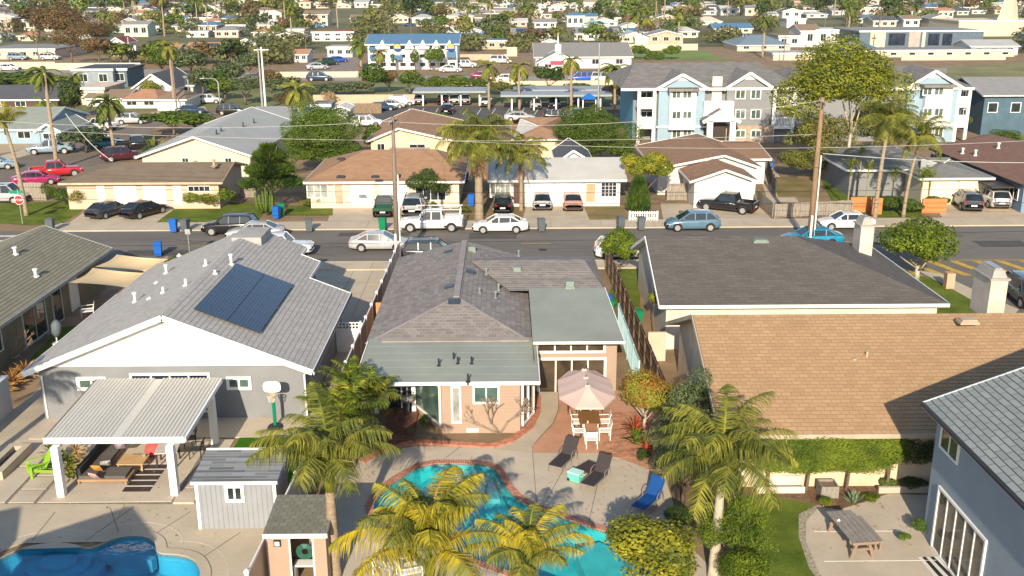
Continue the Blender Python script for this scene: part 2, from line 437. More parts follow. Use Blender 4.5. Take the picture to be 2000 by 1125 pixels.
def smoothpl(pl, n=2):
    for _ in range(n):
        q = []
        for i in range(len(pl)):
            a, b = Vector(pl[i]), Vector(pl[(i + 1) % len(pl)]); q += [tuple(a * .75 + b * .25), tuple(a * .25 + b * .75)]
        pl = q
    return pl
pool_c = smoothpl(pool_c, 1); pool_l = smoothpl(pool_l, 2)
def tess(b, loops, z, mi=0):
    ls = [[Vector((p[0], p[1], 0)) for p in l] for l in loops]; fl = [p for l in ls for p in l]
    for t in tessellate_polygon(ls):
        a, c, d = [fl[i] for i in t]
        if (c - a).cross(d - a).z < 0: c, d = d, c
        b.poly([(p.x, p.y, z) for p in (a, c, d)], mi)
tess(g, [[(HX0, HY0), (HX1, HY0), (HX1, HY1), (HX0, HY1)], pool_c, pool_l], 0)
struct('ground', g, dirt)

def sheet(name, pts, z, m, b=None):
    b = B(); tess(b, [pts], z); return struct(name, b, m)
def slabs(name, x0, x1, y0, y1, z, m, nx, ny, gap=.03, h=.1):
    """a paved area poured as separate slabs with recessed joints"""
    for i in range(nx):
        for j in range(ny):
            b = B(); dx, dy = (x1 - x0) / nx, (y1 - y0) / ny
            b.box(x0 + dx * i + gap / 2, x0 + dx * (i + 1) - gap / 2, y0 + dy * j + gap / 2, y0 + dy * (j + 1) - gap / 2, z - h, z)
            struct(name, b, m)
# main street
RY0, RY1 = 73.6, 84.0
b = B(); b.poly([(-160, RY0 - .3, .006), (160, RY0 - .3, .006), (160, RY1 + .3, .006), (-160, RY1 + .3, .006)]); struct('road', b, asph)
ymark = mat('yellow_road_paint', (.52, .34, .05), .8, .2, 2, fine=.25); wmark = mat('white_road_paint', (.62, .60, .55), .8, .2, 2, fine=.25)
def mark(pts, m, z=.012):
    b = B(); b.poly([(p[0], p[1], z) for p in pts]); return struct('road_marking', b, m)
for a, c_ in ((1019, 1075), (352, 408), (1636, 1660), (40, 95), (690, 745)):
    p0, p1 = P(a, 474), P(c_, 473); mark([(p0.x, 78.95), (p1.x, 78.95), (p1.x, 79.1), (p0.x, 79.1)], ymark)
for k in range(12):                                        # hatched crossing at the right
    x = 29.5 + k * 1.75 - (0 if k else .0); mark([(x, 69.0 + .0), (x + .62, 69.0), (x - .55, 72.9), (x - 1.2, 72.9)], ymark, .02)
mark([(28.5, 73.05), (60, 73.05), (60, 73.2), (28.5, 73.2)], ymark, .02)
for y in (80.6, 82.3): mark([(-48, y), (-38.5, y), (-38.5, y + .5), (-48, y + .5)], wmark)
b = B(); b.poly([(27, 40, .004), (200, 40, .004), (200, RY0 - .3, .004), (27, RY0 - .3, .004)]); struct('road', b, asph)
tar = mat('tar_seal', (.04, .038, .036), .7, .1); patch = mat('asphalt_patch', (.085, .078, .072), .9, .2, .6)
rq = random.Random(21)
for k in range(26):
    x = rq.uniform(-45, 50); y = rq.uniform(RY0 + .6, RY1 - .6); p = Vector((x, y, .011)); b = B()
    for _ in range(rq.randrange(4, 9)):
        q = p + Vector((rq.uniform(.3, 1.6), rq.uniform(-.7, .7), 0)); b.bar(p, q, .05, .004); p = q
    struct('tar_seam', b, tar)
for x, y, w1, h1 in ((-30, 76, 5, 1.6), (-3, 80.6, 4, 2), (14, 75.2, 7, 1.4), (26, 81.5, 5, 1.5), (-14, 81.8, 6, 1.2), (38, 77, 4, 2)): b = B(); b.poly([(x, y, .009), (x + w1, y, .009), (x + w1, y + h1, .009), (x, y + h1, .009)]); struct('road_patch', b, patch)
for x, y in ((3, 77), (-22, 80), (30, 78.5)): b = B(); b.prism([(x + .35 * math.cos(i * .52), y + .35 * math.sin(i * .52)) for i in range(12)], .004, .014); struct('manhole_cover', b, tar)
# sidewalks with their kerbs, cut where driveways drop
walk_n = [-39.5, -31, -27.2, -20.8, -17, -12, -8, -4, 0, 4, 8.4, 13, 17.5, 21, 25, 29, 33, 37, 40, 44, 48.5, 53, 58, 64, 70, 80]
for a, c_ in zip(walk_n, walk_n[1:]):
    b = B(); b.box(a + .012, c_ - .012, RY1 + .15, RY1 + 2.9, -.1, .1); b.box(a, c_, RY1, RY1 + .15, -.1, .11); struct('sidewalk', b, conc)
xs = -42.
while xs < 24:
    b = B(); b.box(xs + .012, xs + 2.9, RY0 - 2.2, RY0 - .15, -.1, .1); b.box(xs, xs + 2.91, RY0 - .15, RY0, -.1, .11); struct('sidewalk', b, conc); xs += 2.912

# ------------------------------------------------------------------ roofing colours
sh_c = shingle('mauve_grey_shingles', (.225, .205, .195), (.325, .295, .28), .34, .28, .010, .68, .14)
sh_w = shingle('light_grey_shingles', (.41, .39, .37), (.49, .47, .445), .34, .26, .014, .62, .08)
sh_e = shingle('tan_shingles', (.385, .25, .140), (.455, .30, .172), .40, .22, .013, .66, .14)
sh_d = shingle('charcoal_shingles', (.125, .115, .108), (.155, .142, .132), .7, .24, .012, .6, .22)
sh_a = shingle('olive_grey_shingles', (.25, .235, .18), (.30, .28, .215), .6, .26, .012, .6, .1)
sh_f = shingle('blue_grey_shingles', (.255, .285, .285), (.325, .35, .345), .6, .26, .018, .4, .1)
sh_s = shingle('mixed_grey_shingles', (.13, .145, .16), (.36, .37, .38), .95, .2, .006, .8, .08)
roll = mat('grey_green_roll_roofing', (.285, .305, .265), .92, .10, .35, fine=.12, fscale=8, bump=.25, stain=.1)
tan = mat('tan_siding', (.37, .27, .205), .8, .05, fine=.05, bump=.12)
g2 = mat('blue_grey_stucco', (.215, .225, .235), .9, .10, .6, fine=.08, fscale=10, bump=.3)
bf = mat('slate_blue_stucco', (.27, .33, .40), .9, .06, .6, fine=.06, bump=.3)

# ---- house C: the tan house in the middle --------------------------------
C = Thing('house', 'tan house with grey hip roof, green-grey flat roofs and pool behind, in the middle', 'house', (-1, 55, 0))
r = B()
xl, xr_, yb, yf = -7.15, 1.35, 64.8, 48.2                     # shingle roof over the main wing
ze, zr, ya_, yz_ = 2.75, 3.9, 52.4, 64.8; cx = -2.68
zv = 3.1
rplane(r, [(xl, yb, ze), (xl, yf, ze), (cx, ya_, zr), (cx, yz_, zr)], .28, .018, 0, .15, 1)
rplane(r, [(xl, yf, ze), (xr_, yf, ze), (cx, ya_, zr)], .28, .018, 0, .15, 1)
rplane(r, [(xr_, yf, ze), (xr_, yb, ze), (cx, yz_, zr), (cx, ya_, zr)], .28, .018, 0, .15, 1)
wz = PY(1080, 507, 60.2).z
rplane(r, [(.2, 55.4, 3.32), (5.75, 55.4, 3.32), (4.9, 60.2, wz), (-2.2, 60.2, wz)], .28, .018)
rplane(r, [(5.75, 55.4, 3.32), (5.9, 64.6, 2.85), (4.9, 60.2, wz)], .28, .018)
rplane(r, [(5.9, 64.6, 2.85), (-2, 64.6, 2.85), (-2.2, 60.2, wz), (4.9, 60.2, wz)], .28, .018)
C.roof = r.build('shingle_roof', [sh_c, white], C)
rc = B(); rc.bar((cx, ya_, zr + .04), (cx, yz_, zr + .04), .34, .04)
for q in ((xl, yf), (xr_, yf)): rc.bar((cx, ya_, zr + .02), (q[0], q[1], ze + .03), .14, .03)
rc.build('ridge_cap', mat('ridge_cap_grey', (.29, .26, .25), .9), C)
def flatroof(pts, name='flat_roof'):
    b = B(); n = len(pts); lo = [(p[0], p[1], p[2] - .16) for p in pts]; b.poly(pts); b.poly(lo[::-1])
    for i in range(n): j = (i + 1) % n; b.poly([lo[i], lo[j], pts[j], pts[i]])
    return b.build(name, roll, C)
flatroof([(-6.98, 43.1, 2.72), (1.52, 43.1, 2.72), (1.52, 48.6, 2.90), (-6.98, 48.6, 2.90)])
flatroof([(1.36, 47.35, 3.12), (5.92, 47.35, 3.12), (5.72, 55.6, 3.42), (1.36, 55.6, 3.42)])
for i in range(1, 6):                                       # laps of the roll roofing
    b = B(); y = 43.1 + 5.3 * i / 6; z = 2.72 + .18 * (y - 43.1) / 5.5; b.box(-6.95, 1.5, y, y + .02, z, z + .008); b.build('roofing_lap', roll, C)
b = B(); b.bar((-6.3, 48.25, 2.93), (1.2, 48.25, 2.93), .5, .05); b.build('flashing', mat('flashing_tan', (.33, .30, .26), .9), C)
b = B(); b.bar((-7.03, 43.08, 2.66), (1.57, 43.08, 2.66), .05, .17); b.bar((1.57, 43.1, 2.66), (1.57, 48.2, 2.82), .05, .17); b.bar((-7.03, 43.1, 2.66), (-7.03, 48.2, 2.82), .05, .17)
b.bar((1.4, 47.32, 3.07), (5.97, 47.32, 3.07), .05, .12); b.bar((5.97, 47.3, 3.07), (5.77, 55.6, 3.37), .05, .12); b.build('fascia', white, C)
b = B(); b.bar((-7.6, 43.2, 2.6), (-6.5, 43.2, 2.6), .1, .2); b.build('beam_end', white, C)
# walls: a bay front, a recessed left part, the set-back right wing
w_ = B(); yS = 43.35
def wall(a, c_, z0, z1): w_.poly([(a[0], a[1], z0), (c_[0], c_[1], z0), (c_[0], c_[1], z1), (a[0], a[1], z1)])
pl = [(-6.5, 46.2), (-4.55, 46.2), (-3.0, yS), (.65, yS), (1.35, 45.2), (1.35, 48.35), (5.72, 48.35), (5.55, 64.2), (-6.85, 64.2), (-6.85, 46.2)]
for a, c_ in zip(pl, pl[1:] + pl[:1]): wall(a, c_, 0, 2.6 if a[0] < 1.3 or c_[0] < 1.3 else 3.05)
w_.build('wall', tan, C)
sd = B()
for k in range(1, 17): sd.box(-2.98, .63, yS - .018, yS, k * .155, k * .155 + .02)
sd.build('siding_lap', tan, C)
def wpx(T_, y, xa, ya, xb, yb_, *a, **k):                     # window on a south wall from photo pixels
    p, q = PY(xa, ya, y), PY(xb, yb_, y); return window(T_, 'S', y, p.x, q.x, q.z, p.z, *a, **k)
wpx(C, yS, 927, 756, 972, 784, white, glg, 2, .1)
wpx(C, yS, 884, 757, 898, 823, white, glw, 1, .09)
wpx(C, 46.2, 757, 755, 812, 800, white, gl, 2, .12, name='sliding_door')
wpx(C, 48.35, 1052, 672, 1178, 684, white, gld, 4, .13)
wpx(C, 48.35, 1054, 703, 1178, 764, white, gld, 4, .13, name='sliding_door')
def wquad(T_, a, c_, z0, z1, fm, gm, div=1, name='window', fw=.1):     # window on a slanted wall a-c
    a, c_ = Vector((a[0], a[1], 0)), Vector((c_[0], c_[1], 0)); d = (c_ - a).normalized(); n = Vector((d.y, -d.x, 0)); L = (c_ - a).length
    f = B()
    for z in (z0, z1): f.bar(a + n * .04 + Vector((0, 0, z)), c_ + n * .04 + Vector((0, 0, z)), .07, fw, up=(0, 0, 1))
    for i in range(div + 1): p = a + d * L * i / div + n * .04; f.bar(p + Vector((0, 0, z0)), p + Vector((0, 0, z1)), .07, fw, up=tuple(n))
    fo = f.build(name, fm, T_)
    for i in range(div):
        p, q = a + d * L * i / div + n * .02, a + d * L * (i + 1) / div + n * .02
        g_ = B(); g_.poly([(p.x, p.y, z0), (q.x, q.y, z0), (q.x, q.y, z1), (p.x, p.y, z1)]); g_.build('pane', gm, T_, fo)
wquad(C, (-4.45, 46.0), (-3.08, 43.5), .35, 2.35, white, glg)
wquad(C, (.75, 43.6), (1.3, 45.05), .3, 2.45, white, gld, 2, 'sliding_door')
b = B(); b.box(-6.5, -6.3, 45.7, 45.9, 0, 2.7); b.build('post', white, C); b = B(); b.box(-4.65, -4.45, 45.7, 45.9, 0, 2.7); b.build('post', white, C)
b = B(); b.box(1.25, 1.4, 45.3, 45.45, 0, 2.7); b.build('post', white, C)
b = B(); p = PY(923, 840, yS); slab(b, face('S', yS), p.x - .28, p.x + .28, p.z - .1, p.z + .1, 0, .03); b.build('crawl_vent', white, C)
# vents and little skylights
def onC(a, c_):
    z_ = 3.5
    for _ in range(15): q_ = P(a, c_, z_); z_ = zr - abs(q_.x - cx) * (1.15 / 4.45) - max(0, ya_ - q_.y) * (1.15 / 4.2) * (abs(q_.x - cx) < (ya_ - q_.y))
    return q_
dk = mat('skylight_blue', (.03, .045, .07), .3)
for a, c_ in ((876, 492), (919, 532), (878, 561)):
    y_ = 0; pc = onC(a, c_); x_, y_, z_ = pc.x, pc.y, pc.z
    sx = -1 if x_ < cx else 1; b = B(); e = Vector((sx * .97, 0, -.25)); n_ = Vector((sx * .25, 0, .97)); c0 = Vector((x_, y_, z_))
    q = [c0 + e * .28 + Vector((0, -.22, 0)), c0 + e * .28 + Vector((0, .22, 0)), c0 - e * .28 + Vector((0, .22, 0)), c0 - e * .28 + Vector((0, -.22, 0))]
    b.poly([p + n_ * .13 for p in q]); 
    for i in range(4): j = (i + 1) % 4; b.poly([q[i], q[j], q[j] + n_ * .13, q[i] + n_ * .13])
    b.build('roof_vent', dk, C)
p = onC(887, 594); b = B(); b.box(p.x - .32, p.x + .32, p.y - .1, p.y + .2, 3.5, 3.98); b.build('roof_vent', dk, C)
rv = mat('vent_green_grey', (.20, .25, .22), .7)
for a, c_, zz in ((922, 490, 3.8), (1010, 530, 3.6), (1113, 558, 3.55)):
    p = onC(a, c_) if a < 950 else P(a, c_, zz); boxvent(C, p.x, p.y, p.z - .05, .45, .4, .35, rv)
for a, c_ in ((857, 712), (886, 700), (894, 708), (921, 708), (914, 742)):
    p = P(a, c_, 2.85); vent(C, p.x, p.y, 2.75, .4, .045, darkm)
for a, c_, zz in ((937, 572, 4.), (968, 582, 3.7), (974, 567, 3.6), (950, 536, 4.1), (1013, 500, 3.8), (1138, 513, 3.1)):
    p = onC(a, c_); vent(C, p.x, p.y, p.z, .32, .05, rv, cap=a > 940)

# ---- house W: white gable, solar panels, patio cover ----------------------
W = house('house', 'white and blue-grey gabled house with solar panels on its light grey roof', -23.05, -9.25, 44.8, 57.1, 2.7, 5.5, 'y', 0, 0, .5, sh_w, g2, white, .26, .014, fascia=.28, nf=False)
gz = PY(350, 714, W.S).z
b = B(); c_ = -16.15; k = (5.5 - 2.7) / 6.9
hw = lambda z: (5.5 - .17 - z) / k
b.poly([(c_ - hw(gz), W.S - .05, gz), (c_ + hw(gz), W.S - .05, gz), (c_, W.S - .05, 5.33)]); b.poly([(c_ - hw(gz), W.S - .05, gz), (c_ - hw(gz), W.S, gz), (c_ + hw(gz), W.S, gz), (c_ + hw(gz), W.S - .05, gz)])
b.build('gable_panel', white, W)
p = PY(325, 637, W.S); b = B()
for i in range(8): slab(b, face('S', W.S - .05), p.x - .2, p.x + .2, p.z - .3 + i * .075, p.z - .26 + i * .075, 0, .05)
b.build('gable_vent', cream, W)
wpx(W, W.S, 156, 742, 203, 756, white, glg, 2, .16); wpx(W, W.S, 448, 741, 486, 755, white, glg, 2, .15)
wpx(W, W.S, 258, 733, 412, 800, white, glb, 4, .12, name='sliding_door')
b = B(); b.tube([(-9.5, 44.9, 2.55), (-9.75, 45.25, 2.3), (-9.75, 45.27, .1), (-9.7, 45.1, .05)], .045, 8); b.build('downspout', white, W)
b = B(); b.tube([(-22.8, 44.9, 2.55), (-22.42, 45.25, 2.3), (-22.42, 45.27, .1)], .045, 8); b.build('downspout', white, W)
b = B(); b.bar((-9.16, 44.8, 2.66), (-9.16, 57.1, 2.66), .1, .1); b.build('gutter', darkm, W)
# stepped wings of roof at the street side and the chimney block
wz_ = lambda x: 5.5 - .406 * abs(x + 16.15)
for xe, ya, yb_ in ((-11.6, 57.1, 60.7), (-12.75, 60.7, 62.6)):
    r = B(); rplane(r, [(xe, ya, wz_(xe)), (xe, yb_, wz_(xe)), (-16.15, yb_, 5.5), (-16.15, ya, 5.5)], .26, .014, 0, .15, 1); rplane(r, [(-23.05, yb_, 2.7), (-23.05, ya, 2.7), (-16.15, ya, 5.5), (-16.15, yb_, 5.5)], .26, .014, 0, .15, 1); r.build('roof', [sh_w, white], W)
    r = B(); r.box(-22.5, xe - .3, ya, yb_ - .2, 0, 2.6); k_ = wz_(xe) - .3; r.poly([(xe - .3, ya, 0), (xe - .3, yb_ - .2, 0), (xe - .3, yb_ - .2, k_), (xe - .3, ya, k_)]); r.poly([(xe - .3, yb_ - .2, 0), (-22.5, yb_ - .2, 0), (-22.5, yb_ - .2, 2.7), (-16.15, yb_ - .2, 5.3), (xe - .3, yb_ - .2, k_)]); r.build('wall', g2, W)
    r = B(); r.bar((xe, ya, wz_(xe) - .08), (xe, yb_, wz_(xe) - .08), .06, .2); r.build('fascia', white, W)
b = B(); board(b, (-9.25, 57.15, 2.7), (-11.6, 57.15, 3.65), .2, .05); board(b, (-11.6, 60.75, 3.65), (-12.75, 60.75, 4.12), .2, .05); b.build('fascia', white, W); b = B(); b.box(-16.7, -14.9, 59.6, 62.3, 4.5, 5.52); b.build('raised_roof', mat('raised_roof_grey', (.36, .345, .33), .9), W)
for a, c_, h_ in ((402, 519, .5), (452, 517, .7), (325, 534, .6), (420, 535, .3), (363, 558, .5), (319, 572, .45), (264, 590, .6), (292, 584, .15), (306, 553, .15), (350, 500, .2)):
    for _z in range(12):
        z_ = 4.6 if _z == 0 else W.z(p.x, p.y)
        p = P(a, c_, z_)
    vent(W, p.x, p.y, p.z, h_ * .75, .07, white, cap=h_ > .5)
# solar panels: 3 rows x 5
pvm, pn, pb = _nodes('solar_cells'); uv = nd(pn, 'ShaderNodeTexCoord').outputs['UV']
br = nd(pn, 'ShaderNodeTexBrick'); br.offset = 0; pn.links.new(uv, br.inputs[0])
for k_, v_ in (('Color1', (.014, .03, .065, 1)), ('Color2', (.018, .037, .078, 1)), ('Mortar', (.10, .13, .165, 1)), ('Scale', 1), ('Brick Width', .158), ('Row Height', .158), ('Mortar Size', .006)): br.inputs[k_].default_value = v_
pn.links.new(br.outputs[0], pb.inputs['Base Color']); pb.inputs['Roughness'].default_value = .18; pb.inputs['Specular IOR Level'].default_value = .5
def onroof(px_, py_, T_=W):
    z_ = 4.4
    for _ in range(14): p = P(px_, py_, z_); z_ = T_.z(p.x, p.y)
    return p
q = [onroof(375, 606), onroof(500, 655), onroof(580, 563), onroof(466, 521)]   # near-left, near-right, far-right, far-left
xa, xb = (q[0].x + q[3].x) / 2, (q[1].x + q[2].x) / 2; ya, yb_ = (q[0].y + q[1].y) / 2, (q[2].y + q[3].y) / 2
ncol, nrow = 2, 7
for i in range(ncol):
    for j in range(nrow):
        x0, x1 = xa + (xb - xa) * i / ncol + .015, xa + (xb - xa) * (i + 1) / ncol - .015; y0, y1 = ya + (yb_ - ya) * j / nrow + .02, ya + (yb_ - ya) * (j + 1) / nrow - .02
        b = B(); t = [(x0, y0), (x1, y0), (x1, y1), (x0, y1)]; hi = [(x, y, W.z(x, y) + .17) for x, y in t]; lo = [(x, y, z - .05) for x, y, z in hi]
        b.poly(hi, 0, [((x - x0) * 1.06, y - y0) for x, y in t])
        for m_ in range(4): n_ = (m_ + 1) % 4; b.poly([lo[m_], lo[n_], hi[n_], hi[m_]], 1)
        b.build('solar_panel', [pvm, darkm], W)
b = B()
for y in (ya + .3, (ya + yb_) / 2, yb_ - .3): b.bar((xa, y, W.z(xa, y) + .07), (xb, y, W.z(xb, y) + .07), .05, .1)
b.build('panel_rail', metal, W)

# ---- house A: olive roof at the far left ----------------------------------
A = house('house', 'olive-roofed house at the far left with shade sails along its side', -36.5, -27.4, 40, 68.0, 2.7, 4.35, 'y', 0, 0, .6, sh_a, mat('olive_stucco', (.22, .19, .12), .9), mat('grey_trim', (.33, .34, .33), .7), .26, .02)
def wE(T_, xa, ya, xb, yb_, z0, z1, *a, **k):
    p, q = PX(xa, ya, T_.E), PX(xb, yb_, T_.E); return window(T_, 'E', T_.E, min(p.y, q.y), max(p.y, q.y), z0, z1, *a, **k)
wE(A, 48, 655, 90, 628, .15, 2.15, mat('pale_green_trim', (.55, .62, .58), .6), gl, 2, .09, name='sliding_door')
wE(A, 106, 622, 122, 610, .15, 2.15, mat('pale_green_trim', (.55, .62, .58), .6), gl, 1, .07)
p = PX(140, 600, A.E); door(A, 'E', A.E, p.y, p.y + 1.1, .1, 2.1, white, white); wE(A, -10, 690, 4, 680, 1., 2., white, gl, 1, .07)
for a, c_ in ((30, 497), (70, 540)):
    p = onroof(a, c_, A); vent(A, p.x, p.y, p.z, .4, .09, white, cap=True)

# ---- house D: charcoal roof on the right ----------------------------------
D = house('house', 'long low house with charcoal shingle roof and white gutter, right of the brown fence', 8.75, 25.2, 54.0, 67.0, 2.8, 5.2, 'x', 0, 7.2, .45, sh_d, mat('warm_white_stucco', (.62, .55, .46), .9), white, .24, .012)
b = B(); b.bar((8.7, 53.93, 2.74), (25.2, 53.93, 2.74), .12, .14); b.build('gutter', white, D)
ch = mat('white_chimney_stucco', (.58, .50, .42), .85); chm = mat('chimney_cap_grey', (.36, .33, .30), .7)
def chimney(T_, x0, x1, y0, y1, z0, z1, cap=True, name='chimney'):
    b = B(); b.box(x0, x1, y0, y1, z0, z1); c0 = b.build(name, ch, T_)
    b = B(); b.box(x0 - .08, x1 + .08, y0 - .08, y1 + .08, z1, z1 + .1); m = .18
    lo = [(x0 + .05, y0 + .05, z1 + .1), (x1 - .05, y0 + .05, z1 + .1), (x1 - .05, y1 - .05, z1 + .1), (x0 + .05, y1 - .05, z1 + .1)]; hi = [(x0 + m, y0 + m, z1 + .5), (x1 - m, y0 + m, z1 + .5), (x1 - m, y1 - m, z1 + .5), (x0 + m, y1 - m, z1 + .5)]
    for i in range(4): j = (i + 1) % 4; b.poly([lo[i], lo[j], hi[j], hi[i]])
    b.poly(hi); b.build('chimney_cap', chm, T_, c0)
    b = B(); b.box(x0 + .25, x1 - .25, y0 + .25, y1 - .25, z1 + .5, z1 + .58); b.build('spark_arrestor', metal, T_, c0)
yc = 62.5; p = PY(1677, 497, yc); q = PY(1700, 443, yc); chimney(D, p.x, p.x + .85, yc, yc + 1.3, 3.0, q.z)
for a, c_ in ((1343, 470), (1485, 470)):
    p = onroof(a, c_, D); boxvent(D, p.x, p.y, p.z, .75, .45, .1, rv)
for a, c_ in ((1572, 530), (1468, 520), (1484, 518)):
    p = onroof(a, c_, D); vent(D, p.x, p.y, p.z, .3, .08, metal, cap=a != 1484)

# ---- house E: tan roof ----------------------------------------------------
E_ = house('house', 'big tan-shingled gabled house on the right behind the espalier hedge', 8.75, 27.5, 37.3, 51.4, 2.7, 5.5, 'x', 0, 0, .6, sh_e, mat('peach_stucco', (.63, .50, .36), .9), mat('taupe_trim', (.42, .35, .27), .7), .22, .014)
E_.wall.material_slots[0].material = MT['peach_stucco']
vb = mat('vent_tan', (.42, .33, .24), .7)
for a, c_ in ((1643, 627), (1890, 627)): p = onroof(a, c_, E_); boxvent(E_, p.x, p.y, p.z, .7, .45, .12, vb)
for a, c_ in ((1667, 722), (1692, 705), (1825, 745)):
    p = onroof(a, c_, E_); vent(E_, p.x, p.y, p.z, .45, .06, vb, cap=a != 1692)
E2 = house('house', 'cream chimney house behind the tan roof, at the right edge', 22.6, 30, 48, 54, 2.4, 3.2, 'x', 1, 1, .4, sh_e, ch, white) if False else None
p = P(1905, 607, 4.6); yc = 49.0; p = PY(1928, 607, yc); q = PY(1928, 548, yc)
chimney(E_, p.x, p.x + .88, yc, yc + 1.9, 3.6, q.z)

# ---- house F: slate-blue two-storey house, bottom right ---------------------
Fh = house('house', 'two-storey slate-blue house with grey shingle roof in the bottom right corner', 15.6, 30.0, 22, 34.4, 5.35, 8.1, 'y', 0, 0, .4, sh_f, bf, mat('pale_blue_trim', (.52, .58, .64), .7), .26, .022)
b = B(); b.bar((15.52, 22, 5.32), (15.52, 34.4, 5.32), .12, .12); b.build('gutter', darkm, Fh)
def wW(T_, xa, xb, z0, z1, fm, gm, **k):
    p, q = PX(xa[0], xa[1], T_.W), PX(xb[0], xb[1], T_.W); return window(T_, 'W', T_.W, min(p.y, q.y), max(p.y, q.y), z0, z1, fm, gm, **k)
p, q = PX(1843, 838, Fh.W), PX(1873, 880, Fh.W)
window(Fh, 'W', Fh.W, q.y, p.y, PX(1872, 905, Fh.W).z, PX(1843, 828, Fh.W).z, white, gl, 2, .08)
p, q = PX(1830, 1010, Fh.W), PX(1918, 1110, Fh.W)
window(Fh, 'W', Fh.W, q.y, p.y, .12, 2.5, white, glass('pale_room_glass', (.13, .12, .10), .04, .5), 5, .1, name='glass_door')
import numpy as np
# ------------------------------------------------------------------ vehicles (x forward, built at the origin)
tyre = mat('tyre_rubber', (.018, .018, .018), .85, .1, bump=0); rim = mat('alloy_rim', (.5, .5, .5), .35, .1, metal=.6)
carglass = glass('car_glass', (.015, .022, .028), .03, .4, .7); lampw = mat('headlight_lens', (.72, .72, .7), .15, .05); lampr = mat('taillight_lens', (.35, .015, .015), .2, .1)
plate = mat('licence_plate', (.7, .7, .68), .5, .05); blackp = mat('black_plastic', (.025, .025, .027), .55, .1)
KIN = dict(
 sedan=dict(W=.90, st=[(-2.38, .72, .40, .78), (-2.3, .92, .30, .90), (-1.9, 1.0, .22, .97), (-1.2, .99, .2, 1), (0, .95, .2, 1), (1.0, .93, .2, 1), (1.7, .85, .2, .98), (2.2, .72, .25, .9), (2.38, .52, .33, .74)], cab=(1.15, .35, -1.0, -1.9, .95, 1.44), wb=(1.45, -1.35), wr=.33, div=[.1, -.85]),
 suv=dict(W=.93, st=[(-2.32, .8, .45, .85), (-2.27, 1.08, .35, .93), (-1.9, 1.13, .25, .98), (0, 1.08, .24, 1), (1.0, 1.05, .24, 1), (1.7, 1.0, .25, .98), (2.15, .88, .28, .92), (2.33, .6, .36, .8)], cab=(1.2, .45, -1.75, -2.22, 1.06, 1.68), wb=(1.42, -1.35), wr=.37, div=[-.05, -1.0]),
 hatch=dict(W=.9, st=[(-2.15, .75, .42, .82), (-2.1, 1.0, .32, .92), (-1.7, 1.05, .22, .98), (0, .98, .2, 1), (.9, .95, .2, 1), (1.6, .88, .22, .97), (2.05, .72, .26, .88), (2.2, .5, .34, .74)], cab=(1.25, .35, -1.35, -2.05, .98, 1.56), wb=(1.35, -1.3), wr=.34, div=[-.05, -.95]),
 pickup=dict(W=.96, st=[(-2.75, .62, .5, .96), (-2.7, .66, .38, .98), (-1.15, .66, .32, 1), (-1.05, 1.1, .3, 1), (0, 1.1, .3, 1), (1.0, 1.08, .3, 1), (1.9, 1.05, .3, .99), (2.5, .98, .34, .95), (2.7, .7, .42, .88)], cab=(1.05, .45, -.85, -1.05, 1.1, 1.82), wb=(1.75, -1.75), wr=.39, div=[-.05], bed=1),
 van=dict(W=.98, st=[(-2.5, .9, .45, .9), (-2.47, 1.15, .35, .96), (-1.9, 1.18, .25, 1), (0, 1.12, .25, 1), (1.3, 1.08, .25, 1), (2.0, .95, .28, .95), (2.4, .8, .32, .88), (2.5, .55, .38, .8)], cab=(1.75, .95, -2.1, -2.42, 1.1, 1.86), wb=(1.55, -1.45), wr=.35, div=[.35, -.7]))
